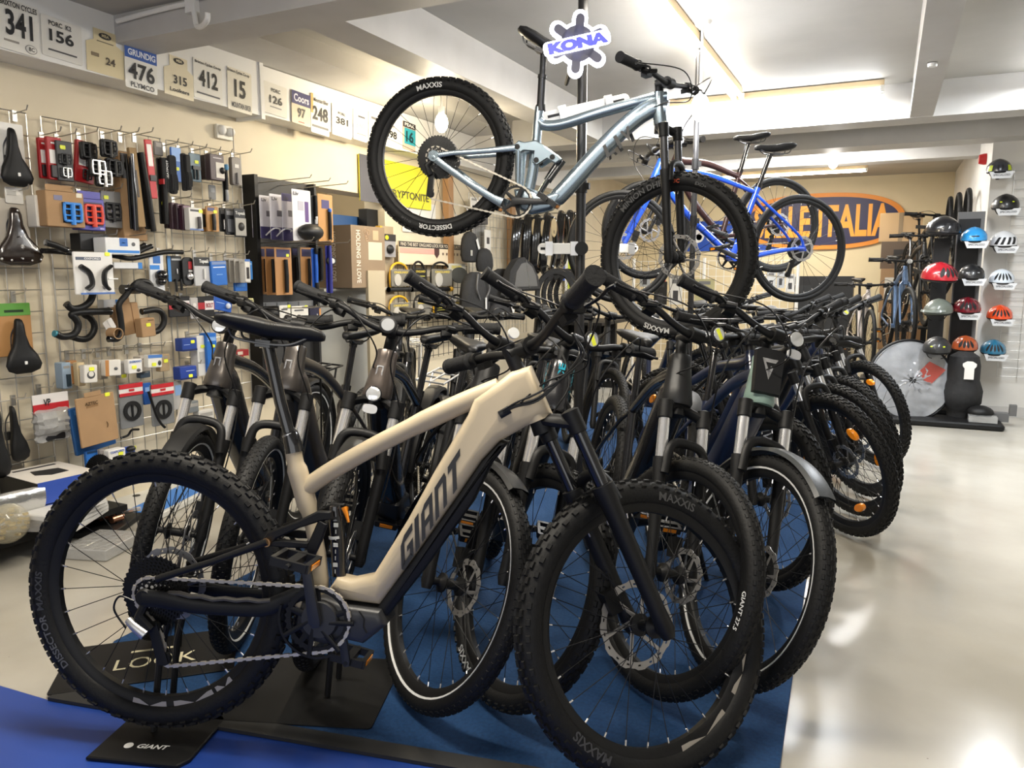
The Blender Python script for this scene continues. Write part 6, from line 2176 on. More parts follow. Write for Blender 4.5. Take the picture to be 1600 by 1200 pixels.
# row of wheels standing by the wall under the tyres
for i in range(4):
    p = at_x(868 + 9 * i, 470, .55)
    R0 = .27
    mb = MB()
    mb.lathe([(R0 - .05, -.012), (R0, -.014), (R0 + .008, 0), (R0, .014), (R0 - .05, .012)], 40, closed=True)
    M = Matrix.Translation((p[0], p[1], 1.03)) @ Matrix.Rotation(math.radians(62), 4, 'Z')
    o = ob('wheelset', mb, GLB, M=M)
    tag(o, ('black deep rim leaning first in the file by the pole', 'black deep rim second in the file by the pole', 'black deep rim third in the file by the pole', 'front black deep rim carrying the tan half-round card')[i], 'wheel', 'rims stood in a file')
    mb = MB()
    for k in range(12):
        t = 2 * PI * k / 12
        mb.tube([(.02 * math.cos(t), 0, .02 * math.sin(t)), ((R0 - .045) * math.cos(t), 0, (R0 - .045) * math.sin(t))], .0015, 5)
    ob('spokes', mb, MATTE, o)
    if i == 3:
        mb = MB()
        mb.plate([(.2 * math.cos(t), .2 * math.sin(t)) for t in np.linspace(.5, 2.1, 14)] + [(-.05, .06), (.12, .04)], -.022, -.018)
        ob('card', mb, mat('tan_card', (.40, .28, .15), .7), o)
mb = MB()
for i in range(4):
    mb.box((.55 + .12 * i, 7.55 + .18 * i, .36), (.3, .06, .72))
mb.box((.75, 7.85, .74), (.75, .85, .03))
o = ob('display_bench', mb, MATTE)
tag(o, 'low black bench carrying the file of deep rims', 'bench')
hung('yellow_pole', 'thin yellow-green pole standing on the left wall by the black pole', 'pole', (886, 395, 892, 570), .03, 'b8c820', [('r', 'white_edge', 'd8d8d4', -.8, .0, -.1, 1.0), ('r', 'blue_part', '1f4fa0', -1.4, .0, -.8, .25)], t=.02)

# ------------------------------------------------------------------ poles with clamp arms
POLE = mat('pole_black', (.02, .0195, .02), .35, .1)


def pole(label, x, y, r, arms, collars):
    o = empty('bike_pole', label, 'pole', loc=(x, y, 0))
    mb = MB()
    mb.tube([(0, 0, .012), (0, 0, ZC - .001)], r, 20)
    ob('tube', mb, POLE, o)
    mb = MB()
    mb.tube([(0, 0, .012), (0, 0, .03)], r * 3, 20)
    ob('foot', mb, POLE, o)
    for z in collars:
        mb = MB()
        mb.tube([(0, 0, z - .03), (0, 0, z + .03)], r * 1.25, 18)
        mb.box((r * 1.4, 0, z), (.02, .02, .03))
        ob('collar', mb, MATTE, o)
    for (z, a0, a1, tilt, knob) in arms:
        d = np.array((math.cos(YAW), math.sin(YAW), 0))
        f = np.array((-d[1], d[0], 0))
        q0, q1 = d * a0 + np.array((0, 0, z + tilt * a0)), d * a1 + np.array((0, 0, z + tilt * a1))
        fr = -f * (r + .012)
        ln = np.linalg.norm(q1 - q0)
        ux = nrm(q1 - q0)
        uz = np.cross(ux, -f)
        uz = nrm(uz if uz[2] > 0 else -uz)
        R3 = np.array([ux, f, uz]).T
        mb = MB()
        mid = (q0 + q1) / 2 + fr
        oo = rrect(-ln / 2, -.026, ln / 2, .026, .024, 5)
        b = MB()
        b.plate(oo, -.006, .006, .002)
        mb.add([R3 @ np.array(v) + mid for v in b.v], b.f)
        ar = ob('clamp_arm', mb, WHITE, o)
        for k in (-.33, .33):
            mb = MB()
            mb.box(mid + ux * ln * k - f * .007, (ln * .22, .003, .012), R3)
            ob('slot', mb, MATTE, ar)
            mb = MB()
            mb.box(mid + ux * ln * k * .8 - f * .012, (.035, .03, .066), R3)
            ob('slide', mb, ALLOY, ar)
        if knob:
            mb = MB()
            c0 = np.array((0, 0, z)) - f * (r + .02)
            mb.tube([c0, c0 - f * .03], .032, 20)
            ob('knob', mb, MATTE, ar)
    return o


p1 = at_d(909, 200, 3.68)
pz = lambda px, py, d: float(at_d(px, py, d)[2])
pole('black floor to ceiling pole carrying the hanging blue-grey bike', p1[0], p1[1], .024, [(pz(909, 174, 3.68), -.19, .22, .22, False), (pz(912, 388, 3.68), -.21, .02, .0, True), ], [pz(912, 290, 3.68)])
p2 = at_d(1084, 330, 4.55)
pole('thinner black floor to ceiling pole behind the hanging front wheel', p2[0], p2[1], .017, [(pz(1084, 388, 4.55), -.50, -.33, .0, False)], [pz(1084, 345, 4.55), pz(1084, 258, 4.55)])

# ------------------------------------------------------------------ lit gear-shaped sign on the pole
sc = at_d(903, 68, 3.05)
SX, SN = np.array((math.cos(YAW), math.sin(YAW), 0)), np.array((math.sin(YAW), -math.cos(YAW), 0))
SZ = np.array((0, 0, 1.0))
so = empty('lit_sign', 'white-glowing gear-shaped sign with blue letters fixed high on the black pole', 'sign', Matrix(((SX[0], -SN[0], 0, sc[0]), (SX[1], -SN[1], 0, sc[1]), (0, 0, 1, sc[2]), (0, 0, 0, 1))) @ Matrix.Scale(.9, 4))
mb = MB()
mb.tube([(0, .02, 0), (0, .72, 0)], .012, 8)
ob('bracket', mb, MATTE, so)


def gear(mb, hub, ra, wa, y0, y1):
    mb.plate([(hub * math.cos(t), hub * math.sin(t)) for t in np.linspace(0, 2 * PI, 30, endpoint=False)], y0, y1)
    for ang in (85, 25, -35, -95, -155, 145):
        a = math.radians(ang)
        c, s = math.cos(a), math.sin(a)
        o = [(0, -wa * 1.5), (ra * .5, -wa)] + [(ra - wa + wa * math.cos(t), wa * math.sin(t)) for t in np.linspace(-PI / 2, PI / 2, 8)] + [(ra * .5, wa), (0, wa * 1.5)]
        mb.plate([(c * x - s * y, s * x + c * y) for x, y in o], y0, y1)


GLOW = mat('sign_glow', (1, 1, 1), .5, emit=(.86, .88, 1.0), power=7)
SIGNGREY = mat('sign_grey', (.16, .16, .22), .5)
SIGNBLUE = mat('sign_blue', (.10, .10, .65), .4, emit=(.2, .22, 1.0), power=.5)
mb = MB()
gear(mb, .092, .145, .034, .004, .02)
ob('glow_panel', mb, GLOW, so)
mb = MB()
gear(mb, .077, .126, .0195, -.004, .004)
ob('gear_face', mb, SIGNGREY, so)
mb = MB()
t = math.radians(12)
mb.plate([(math.cos(t) * x - math.sin(t) * z, math.sin(t) * x + math.cos(t) * z) for x, z in rrect(-.155, -.031, .145, .031, .02)], -.008, -.003)
ob('letter_glow', mb, GLOW, so)
mb = MB()
word(mb, 'KONA', (0, -.0085, .0), (math.cos(t), 0, math.sin(t)), (-math.sin(t), 0, math.cos(t)), width=.27, height=.05, bold=.09, lift=.001)
ob('lettering', mb, SIGNBLUE, so)

# ------------------------------------------------------------------ second and third hanging bikes
def hang_pair(name, label, ra, fa, group=None, **kw):
    ra, fa = np.array(ra), np.array(fa)
    d = fa - ra
    WB = float(np.linalg.norm(d))
    X = d / WB
    Yv = nrm(np.cross((0, 0, 1), X))
    Z = np.cross(X, Yv)
    R = kw.get('R', .35)
    O = ra - Z * R
    M = Matrix(((X[0], Yv[0], Z[0], O[0]), (X[1], Yv[1], Z[1], O[1]), (X[2], Yv[2], Z[2], O[2]), (0, 0, 0, 1)))
    return bicycle(name, label, M=M, WB=WB, **kw)


hang_pair('hybrid_bike', 'royal blue hybrid bike hung facing left behind the hanging front wheel', at_d(1247, 389, 4.98), at_d(972, 386, 4.72), fm=ROYAL, fork='rigid', lower=ROYAL, R=.345, w=.036, ha=70, ac=.43, ht=.15, stack=.03, rise=.01, tread='slick', dt=(.018, .021), tt=(.014, .016), rotor=.08, steer=-6, cs=.47, sa=70)
hang_pair('hybrid_bike', 'dark slim-tyred bike hung behind the royal blue one', at_d(1213, 352, 5.65), at_d(1010, 360, 5.45), fm=mat('dark_red_frame', (.03, .012, .012), .3), fork='rigid', lower=BLACK, R=.345, w=.040, ha=70, ac=.43, ht=.15, stack=.03, rise=.01, tread='slick', dt=(.02, .024), steer=5, cs=.44)

# ------------------------------------------------------------------ back wall
mb = MB()
o = empty('wall_emblem', 'large orange and navy oval sign reading ITALIA on the back wall', 'sign', loc=tuple(at_y(1282, 346, Y1 - .02)))
ax_, az_ = 1.10, .40
mb.plate([(ax_ * math.copysign(abs(math.cos(t)) ** .8, math.cos(t)), az_ * math.copysign(abs(math.sin(t)) ** .85, math.sin(t))) for t in np.linspace(0, 2 * PI, 60, endpoint=False)], -.02, .018)
b = ob('border', mb, paint('e08a28'), o)
mb = MB()
mb.plate([((ax_ - .075) * math.copysign(abs(math.cos(t)) ** .8, math.cos(t)), (az_ - .06) * math.copysign(abs(math.sin(t)) ** .85, math.sin(t))) for t in np.linspace(0, 2 * PI, 60, endpoint=False)], -.026, -.02)
ob('field', mb, paint('25224a'), o)
mb = MB()
word(mb, 'SELLE ITALIA', (0, -.027, 0), (1, 0, 0), (0, 0, 1), width=1.85, height=.46, bold=.03, lift=.002)
ob('lettering', mb, paint('f0a438'), o)


def back_panel(name, label, cat, box, col, parts=(), t=.02, y=None):
    x0, y0, x1, y1 = box
    yy = (y or Y1) - .012
    c = at_y((x0 + x1) / 2, (y0 + y1) / 2, yy)
    w = abs(at_y(x1, (y0 + y1) / 2, yy)[0] - at_y(x0, (y0 + y1) / 2, yy)[0])
    h = abs(at_y((x0 + x1) / 2, y0, yy)[2] - at_y((x0 + x1) / 2, y1, yy)[2])
    mb = MB()
    mb.plate(rrect(-w / 2, -h / 2, w / 2, h / 2), -t / 2, t / 2)
    o = ob(name, mb, M_(col), loc=tuple(c))
    tag(o, label, cat)
    for p in parts:
        mb = MB()
        if p[0] == 't':
            word(mb, p[1], ((p[3] - .5) * w, -t / 2 - .003, (.5 - p[4]) * h), (1, 0, 0), (0, 0, 1), width=p[5] * w, height=p[6] * h, bold=.03, shear=p[7] if len(p) > 7 else 0)
            ob('lettering', mb, M_(p[2]), o)
        elif p[0] == 'o':
            mb.plate([((p[3] - .5) * w + p[5] * h * math.cos(q), (.5 - p[4]) * h + p[5] * h * math.sin(q)) for q in np.linspace(0, 2 * PI, 24, endpoint=False)], -t / 2 - .003, -t / 2)
            ob(p[1], mb, M_(p[2]), o)
        else:
            mb.plate(rrect((p[3] - .5) * w, (.5 - p[6]) * h, (p[5] - .5) * w, (.5 - p[4]) * h), -t / 2 - .003, -t / 2)
            ob(p[1], mb, M_(p[2]), o)
    return o


back_panel('banner', 'blue banner with white italic GIANT letters on the back wall', 'banner', (1058, 345, 1216, 392), '2450b8', [('t', 'GIANT', 'e6eaf2', .60, .5, .62, .38, .25), ('o', 'emblem', 'e6eaf2', .2, .5, .22), ('o', 'emblem_swirl', '2450b8', .215, .53, .10)])
back_panel('poster', 'orange and purple poster with white scribbled words by the blue fork', 'poster', (955, 350, 988, 465), 'd0582a', [('r', 'purple_panel', '4a2a5c', .0, .42, 1.0, .68), ('r', 'print', 'e6dcd8', 0.15, 0.16, 0.85, 0.20), ('r', 'print', 'e6dcd8', 0.20, 0.28, 0.80, 0.32), ('r', 'print', 'e6dcd8', 0.10, 0.48, 0.90, 0.56), ('r', 'base_strip', 'd8d2cc', .1, .93, .9, .97)])
# small-parts grid in front of the back wall
gx0, gx1 = at_y(990, 440, 10.2)[0], at_y(1246, 440, 10.2)[0]
o = empty('grid_panel', 'white wire grid stand of small packs in front of the back wall', 'display grid', loc=(gx0, 10.2, 0))
mb = MB()
L = gx1 - gx0
for i in range(int(L / .1) + 1):
    mb.tube([(.1 * i, 0, .1), (.1 * i, 0, 1.42)], .004, 6)
for i in range(14):
    mb.tube([(0, .004, .12 + .1 * i), (L, .004, .12 + .1 * i)], .004, 6, ref=(0, 0, 1))
for x in (0, L * .45, L):
    mb.tube([(x, 0, 0.0), (x, 0, 1.46)], .022, 8)
ob('wire_grid', mb, WHITE, o)
pk = [((1000, 425, 1016, 448), 'a8abb0', 'grey blister'), ((1022, 440, 1042, 476), '1c1c1e', 'black tall'), ((1046, 432, 1066, 476), 'd2d0cc', 'white red-marked'), ((1024, 428, 1040, 440), 'b03030', 'red-topped'), ((1086, 436, 1116, 470), 'a8a27a', 'olive yellow-topped'),
      ((1198, 424, 1212, 452), 'c8cacc', 'white hanging'), ((1214, 420, 1226, 450), 'b8bcc2', 'pale bagged'), ((1228, 428, 1242, 456), 'd4d4d2', 'white clip'), ((1206, 416, 1222, 426), '8a94a0', 'grey tray')]
for i, (bx, c, nm) in enumerate(pk):
    back_panel('parts_pack', nm + ' pack on the white grid before the back wall', 'pack', bx, c, [('r', 'print', '6a6a6c' if c != '1c1c1e' else '3a3a3c', .2, .1, .8, .25), ('r', 'part', '3c3c40', .3, .5, .7, .85)], y=10.17)
back_panel('storage_box', 'dark row of bagged stock on the floor before the back wall', 'stock', (1240, 432, 1330, 572), '16171a', [('r', 'fold', '26282c', .1, .1, .3, .6), ('r', 'fold', '26282c', .55, .2, .8, .7)], t=.3, y=11.4)
# cardboard boxes stacked at the back right
for i, (bx, yy, col, lb) in enumerate((((1374, 334, 1440, 378), 11.4, 'b89a72', 'tan carton with a torn flap, topmost at the back'), ((1376, 378, 1442, 420), 11.3, '5c4a38', 'dark open carton second in the back stack'), ((1374, 420, 1446, 488), 11.2, '9c7a54', 'carton with two white labels in the back stack'), ((1372, 488, 1440, 545), 11.1, '8a6a48', 'carton with a hand slot, lowest in the back stack'))):
    back_panel('carton', lb, 'box', bx, col, [('r', 'shipping_label', 'cfcac0', .1, .2, .4, .7), ('r', 'shipping_label', 'c8c2b6', .62, .25, .92, .8)] if i in (2,) else [('r', 'tape', '8a765a', .45, .0, .55, 1.0)] if i == 0 else [('r', 'slot', '1c1612', .3, .3, .7, .5)], t=.4, y=yy)

# bikes standing at the back right, facing the camera
HY = dict(R=.345, w=.04, WB=1.05, ha=71, ac=.43, ht=.15, stack=.03, rise=.02, tread='slick', dt=(.02, .024), fork='rigid', bw=.66)
PB = mat('pearl_blue', (.12, .20, .36), .3, .4, coat=.5)


def up_bike(name, label, px, py, d, psi, steer, z=None, **kw):
    p = at_d(px, py, d)
    return bicycle(name, label, F=(p[0], p[1]), psi=psi, lean=0, steer=steer, lift=max(0.013, float(p[2])), **kw)


up_bike('hybrid_bike', 'pearl blue rigid bike facing out on a raised stand before the cartons', 1411, 562, 7.3, -82, 4, fm=PB, lower=PB, lamp='bar', group='bikes on raised stands at the back', **HY)
up_bike('hybrid_bike', 'black and white bike facing out left of the pearl blue one', 1354, 588, 7.9, -80, 0, fm=mat('pearl_white', (.6, .55, .54), .3), lower=MATTE, group='bikes on raised stands at the back', **HY)
up_bike('mountain_bike', 'black bike on a high stand with its bar level with the hanging tyres', 1462, 470, 8.4, -76, 8, fm=CHARC, lower=MATTE, group='bikes on raised stands at the back', **HY)
up_bike('mountain_bike', 'black bike below the highest bar at the back right', 1444, 510, 7.9, -78, -4, fm=BLACK, lower=MATTE, group='bikes on raised stands at the back', **HY)
for i, (px, py, d) in enumerate(((1411, 562, 7.3), (1354, 588, 7.9), (1462, 470, 8.4), (1444, 510, 7.9))):
    p = at_d(px, py, d)
    mb = MB()
    z = float(p[2])
    q = p + np.array((-.16, .95, 0))
    for (X, Yy) in ((p[0], p[1] + .02), (q[0], q[1])):
        mb.box((X, Yy, z - .012), (.12, .34, .02))
        mb.box((X, Yy + .05, (z - .02) / 2), (.05, .05, z - .02))
    mb.box(((p[0] + q[0]) / 2, (p[1] + q[1]) / 2, .02), (.06, 1.0, .03), Matrix.Rotation(math.atan2(.16, .95), 3, 'Z'))
    tag(ob('bike_stand', mb, MATTE), ('dark raised stand under the pearl blue bike', 'dark raised stand under the black and white bike', 'dark raised stand under the highest bike', 'dark raised stand under the black bike below the highest bar')[i], 'stand')

# tyres hung on the side wall
for i in range(3):
    p = (4.40, 9.0 + .55 * i, 1.80)
    mb = MB()
    mb.lathe([(.305 + .02 * math.cos(t), .022 * math.sin(t)) for t in np.linspace(0, 2 * PI, 10, endpoint=False)], 44, closed=True, axis='x')
    o = ob('hanging_tyre', mb, RUBBER, loc=(4.36 - .05 * i, 8.75 + .42 * i, 1.72))
    o.scale = (1, 1, 1.08)
    tag(o, ('nearest black tyre hung on the side wall beside the helmets', 'middle black tyre hung on the side wall', 'farthest black tyre hung on the side wall')[i], 'tyre')
mb = MB()
mb.tube([(0, 0, 0), (-.02, 0, -.0), (-.06, 0, 0)], [.05, .05, .04], 16)
al = ob('alarm_sounder', mb, mat('alarm_red', (.5, .02, .02), .35), loc=(4.449, 8.35, 2.28))
tag(al, 'small red alarm sounder high on the side wall', 'alarm')
mb = MB()
mb.lathe([(0, -.02), (.022, -.018), (.026, -.0)], 16, axis='z')
dt_ = ob('sensor', mb, WHITE, loc=tuple(at_z(1457, 99, ZB)))
tag(dt_, 'small white sensor under the right ceiling beam', 'sensor')

# ------------------------------------------------------------------ helmets
def helmet(label, px, py, wpx, yp, kind, col, sign=True, accent=None, turn=0.0, tilt=0.1):
    c = at_y(px, py, yp)
    d = np.array((px, py))
    s = abs(at_y(px + wpx / 2, py, yp)[0] - at_y(px - wpx / 2, py, yp)[0]) / 2
    o = empty('bicycle_helmet', label, 'helmet', Matrix.Translation(c) @ Matrix.Rotation(turn, 4, 'Z') @ Matrix.Rotation(tilt, 4, 'X'))
    W, D, H = s, s * 1.25, s * .78
    mb = MB()
    rings, N = [], 28
    lev = ((-.48, .90), (-.40, 1.0), (-.1, .99), (.2, .93), (.5, .78), (.75, .55), (.92, .28), (1.0, .04))
    for z, k in lev:
        rings.append([(W * k * math.cos(2 * PI * j / N), D * k * math.sin(2 * PI * j / N), H * z - .10 * H * (math.sin(2 * PI * j / N) < -.4) * (z < -.2) * 0) for j in range(N)])
    mb.loft(rings)
    ob('shell', mb, col, o, angle=60)
    VM = mat('vent_dark', (.008, .008, .009), .7)

    def surf(u, v, k=1.012):
        # u across -1..1, v up 0..1, on the front of the shell (towards -y)
        zz = H * (-.4 + 1.3 * v)
        kk = np.interp(-.4 + 1.3 * v, [l[0] for l in lev], [l[1] for l in lev])
        x = W * kk * u
        y = -D * kk * math.sqrt(max(0, 1 - u * u))
        return np.array((x * k, y * k, zz * (k if zz > 0 else 1)))

    def patch(mb, us, vs, k=1.012):
        P = [[surf(u, v, k) for u in us(v)] for v in vs]
        vv = [p for r in P for p in r]
        n = len(P[0])
        mb.add(vv, [(i * n + j, i * n + j + 1, (i + 1) * n + j + 1, (i + 1) * n + j) for i in range(len(P) - 1) for j in range(n - 1)])
    if kind in ('road', 'many'):
        cols = (-.66, -.33, 0, .33, .66) if kind == 'many' else (-.55, -.18, .18, .55)
        hw = .085 if kind == 'many' else .12
        for u0 in cols:
            mb = MB()
            patch(mb, lambda v: [u0 * (1 - .35 * v) + hw * t * (1 - abs(2 * ((v - .18) / .62) - 1) ** 2.5 + .02) for t in (-1, -.4, .4, 1)], np.linspace(.18, .80, 8))
            ob('vent', mb, VM, o)
    elif kind == 'urban':
        mb = MB()
        patch(mb, lambda v: np.linspace(-.28, .30, 8), (.32, .37, .41))
        ob('vent', mb, VM, o)
    elif kind == 'aero':
        for sd in (-1, 1):
            mb = MB()
            patch(mb, lambda v: [sd * (.60 + .30 * t * (1 - v * .4)) for t in (0, .5, 1)], np.linspace(.05, .5, 5))
            ob('side_panel', mb, M_(accent), o)
            mb = MB()
            patch(mb, lambda v: [sd * (.12 + .10 * t) for t in (0, 1)], np.linspace(.15, .55, 4))
            ob('vent', mb, VM, o)
    elif kind == 'kask':
        for u0 in (-.5, -.12, .3, .66):
            mb = MB()
            patch(mb, lambda v: [u0 + .35 * (v - .4) + .10 * t for t in (-1, 0, 1)], np.linspace(.08, .62, 6))
            ob('vent', mb, VM, o)
    elif kind == 'peak':
        mb = MB()
        mb.loft([[(W * .9 * u, -D * .75 - (.12 * W if t else 0) - D * .35 * (1 - u * u), H * (.05 - (.18 if t else 0))) for u in np.linspace(-1, 1, 9)] + [(W * .9 * u, -D * .75 - D * .35 * (1 - u * u) - (.12 * W if t else 0), H * (.01 - (.18 if t else 0))) for u in np.linspace(1, -1, 9)] for t in (0, 1)])
        ob('peak', mb, col, o)
    if kind == 'skate' or kind == 'urban':
        for u0 in ((-.45, .45) if kind == 'skate' else ()):
            mb = MB()
            patch(mb, lambda v: [u0 + .08 * t for t in (-1, 0, 1)], (.42, .5))
            ob('vent', mb, M_(accent) if accent else VM, o)
    mb = MB()
    for sd in (-1, 1):
        mb.tube(crv([(sd * W * .8, -D * .2, -H * .4), (sd * W * .55, -D * .3, -H * 1.0), (sd * W * .3, -D * .3, -H * 1.15)], 4), .0035, 6)
    ob('chin_strap', mb, MATTE, o)
    mb = MB()
    mb.lathe([(.0, -.46), (.93, -.46), (.96, -.50), (.90, -.60), (.80, -.62), (0, -.5)], 28, axis='z')
    mb.v = [(p[0] * W, p[1] * D, p[2] * H) for p in mb.v]
    ob('lining', mb, mat('helmet_lining', (.01, .01, .011), .7), o)
    mb = MB()
    mb.box((0, D * .5 + .09, -H * .1), (.03, .18 + D, .03))
    ob('mount_arm', mb, MATTE, o)
    if sign:
        mb = MB()
        zs = c[2] - H * .95
        e = MB()
        p0 = np.array((c[0] + .01, c[1] - D * .75, zs))
        e.plate([(-.085, .028), (.095, .028), (.072, -.028), (-.062, -.028)], -.004, .004)
        hs = ob('helmet_holder', e, mat('holder_acrylic', (.62, .63, .64), .25), loc=tuple(p0))
        tag(hs, 'clear name holder under the ' + label.split(' hanging')[0].split(',')[0], 'holder')
        mb = MB()
        word(mb, 'SPECIALIZED', (.005, -.0045, 0), (1, 0, 0), (0, 0, 1), width=.12, height=.016, bold=.02, lift=.001)
        ob('lettering', mb, paint('3c3d40'), hs)
        mb = MB()
        mb.box((0, .14, .0), (.02, .27, .02))
        ob('bracket', mb, MATTE, hs)
    return o


HP = lambda n, c, r=.25: mat('helmet_' + n, hexc(c), r, coat=.5)
YR = 7.72
helmet('grey helmet with yellow-green sides, top of the right helmet column', 1561, 262, 41, YR, 'aero', HP('grey', '3e4048'), accent='c8d820')
helmet('smooth black helmet with a small yellow mark, second in the right column', 1571, 318, 45, YR, 'skate', HP('black', '17181a', .4), accent='c8d820')
helmet('white helmet with long slanted vents, third in the right column', 1568, 376, 46, YR, 'kask', HP('white', 'dfe1e4'))
helmet('pale white helmet with many narrow vents, fourth in the right column', 1565, 434, 42, YR, 'many', HP('pale', 'cdd6e0'))
helmet('bright orange vented helmet, fifth in the right column', 1562, 490, 42, YR, 'many', HP('orange', 'd84a20'))
helmet('teal blue vented helmet, lowest in the right column', 1552, 544, 42, YR, 'many', HP('teal', '2a6a8a'))
helmet('sky blue helmet with a single slot, top of the middle column', 1522, 369, 43, 7.55, 'urban', HP('sky', '2f90d0'))
helmet('plain black helmet below the sky blue one', 1518, 427, 43, 7.55, 'skate', HP('black', '17181a', .4), accent='9a9a9c')
helmet('dark red vented helmet, third in the middle column', 1511, 479, 45, 7.55, 'road', HP('maroon', '6a1420'))
helmet('copper vented helmet, lowest in the middle column', 1508, 538, 42, 7.55, 'road', HP('copper', 'a8502a'), sign=False)
helmet('glossy red helmet, left of the plain black one', 1468, 428, 55, 7.3, 'road', HP('red', 'a01a26'), sign=False, turn=.5)
helmet('black helmet with a pink stripe, high left of the sky blue one', 1474, 355, 52, 7.5, 'kask', HP('blackp', '1c1c20'), sign=False, turn=.6)
helmet('grey-green peaked helmet, left of the dark red one', 1466, 482, 46, 7.3, 'peak', HP('olive', '5a6058', .5), sign=False, turn=-.4)
helmet('matt black helmet with two yellow spots, left of the copper one', 1464, 541, 46, 7.3, 'skate', HP('matt', '141516', .6), accent='c8d820', sign=False)
mb = MB()
mb.box((0, 0, 0), (.12, .03, 1.50))
mb.box((0, 0, -.73), (.3, .3, .03))
o = ob('helmet_stand', mb, MATTE, loc=(float(at_y(1468, 430, 7.62)[0]), 7.62, .80))
tag(o, 'slim black post left of the dark display stand, carrying the outer helmets', 'display stand')
o = empty('grid_panel', 'pale wire grid on the right wall behind the helmet columns', 'display grid', loc=(4.62, 7.86, 0))
mb = MB()
for i in range(13):
    mb.tube([(.15 * i, 0, .35), (.15 * i, 0, 2.12)], .0035, 6)
for i in range(24):
    mb.tube([(0, -.004, .36 + .076 * i), (1.8, -.004, .36 + .076 * i)], .003, 6, ref=(0, 0, 1))
ob('wire_grid', mb, mat('wire_pale', (.55, .54, .52), .4, .6), o)
mb = MB()
mb.box((0, 0, 0), (.20, .03, 1.72))
o = ob('helmet_stand', mb, mat('stand_grey', (.12, .12, .12), .5), loc=(float(at_y(1515, 430, 7.7)[0]) - .02, 7.72, .91))
tag(o, 'tall dark display stand with a black strip carrying the middle helmets', 'display stand')
mb = MB()
mb.box((-.01, -.018, -.05), (.16, .01, 1.7))
ob('black_strip', mb, MATTE, o)
b0 = at_z(1510, 640)
bx_, by_ = 4.30, 7.35
mb = MB()
mb.plate(rrect(-.50, -.26, .34, .26, .03), 0, .05, .012, axis='z')
o = ob('floor_plate', mb, MATTE, loc=(bx_ - .02, by_, 0.001))
o['label'], o['category'] = 'flat black base plate on the floor under the helmet stand', 'base'
mb = MB()
mb.lathe([(0, 0), (.10, 0), (.105, .06), (.15, .12), (.155, .22), (.125, .31), (.125, .43), (.11, .51), (.05, .55), (0, .55)], 24, axis='z')
o = ob('rucksack', mb, CLOTH, loc=(bx_ + .03, by_ + .09, .052))
tag(o, 'black bag with a white swing tag standing on the flat black base', 'bag')
mb = MB()
mb.plate([(-.035, -.09), (.035, -.09), (.035, .0), (.05, .02), (.05, .04), (.02, .06), (-.02, .06), (-.05, .04), (-.05, .02), (-.035, 0)], -.002, .002)
ob('swing_tag', mb, paint('dcdad6'), o, loc=(.03, -.135, .42))
mb = MB()
mb.ball((0, 0, 0), (.1, .1, .06))
tag(ob('knee_pad', mb, MATTE, loc=(bx_ + .16, by_ - .06, .115)), 'dark rounded pad on the base right of the bag', 'pad')
mb = MB()
mb.box((0, 0, 0), (.2, .1, .05))
lt = ob('bagged_light', mb, CR, loc=(bx_ + .17, by_ - .16, .08))
tag(lt, 'small clear bagged part on the front of the black base', 'pack')
mb = MB()
mb.box((.2, .02, .02), (.14, .1, .07))
mb.box((.30, .03, .08), (.05, .06, .09))
tag(ob('trainer_part', mb, mat('trainer_grey', (.12, .12, .12), .5), loc=(bx_ + .10, by_ + .02, .055)), 'grey clamp-like part at the right end of the black base', 'part')
# wheel in a clear bag leaning in front
mb = MB()
RW = .34
mb.lathe([(RW - .012, -.02), (RW, 0), (RW - .012, .02), (RW * .6, .035), (.06, .05), (0, .05), (0, -.05)] + [(.06 + (RW - .075) * k / 9, -.055 + .03 * k / 9) for k in range(10)], 44)
rnd = random.Random(5)
mb.v = [(p[0], p[1] + (rnd.uniform(-.014, .006) if p[1] < -.021 else 0), p[2]) for p in mb.v]
wb = ob('bagged_wheelset', mb, mat('bag_film', (.34, .35, .37), .10, var=.5, alpha=.85, bump=1.0, scale=7, coat=1.0), M=Matrix.Translation((3.93, 7.33, .345)) @ Matrix.Rotation(.35, 4, 'Z') @ Matrix.Rotation(-.18, 4, 'X'))
tag(wb, 'bicycle wheel wrapped in a clear bag leaning by the helmet stand', 'wheel')
mb = MB()
mb.lathe([(RW + .004 + .012 * math.cos(t), .016 * math.sin(t)) for t in np.linspace(0, 2 * PI, 8, endpoint=False)], 44, closed=True)
ob('rim', mb, MATTE, wb)
mb = MB()
mb.plate([(.02, .04), (.14, .16), (.27, .09), (.15, -.03)], -.056, -.052)
ob('paper_label', mb, paint('a84a40'), wb)
mb = MB()
mb.lathe([(0, -.06), (.03, -.058), (.03, .058), (0, .06)], 16)
ob('hub', mb, MATTE, wb)

# ------------------------------------------------------------------ low goods at the left edge, on a shelf and the floor
def at_floor_box(name, label, cat, px, py, z, size, rz, col, parts=None, t=None):
    p = at_z(px, py, z)
    mb = MB()
    mb.plate(rrect(-size[0] / 2, -size[1] / 2, size[0] / 2, size[1] / 2, .006), 0, size[2], .004, axis='z')
    o = ob(name, mb, M_(col), loc=(p[0], p[1], z))
    o.rotation_euler = (0, 0, rz)
    tag(o, label, cat)
    if parts:
        parts(o, size)
    return o


sh = at_z(70, 792, .22)
mb = MB()
mb.box((.20, 2.05, .10), (.38, .86, .03))
mb.box((.20, 1.66, .05), (.36, .03, .1))
mb.box((.20, 2.44, .05), (.36, .03, .1))
o = ob('low_shelf', mb, MATTE)
tag(o, 'low black shelf along the foot of the product wall', 'shelf')


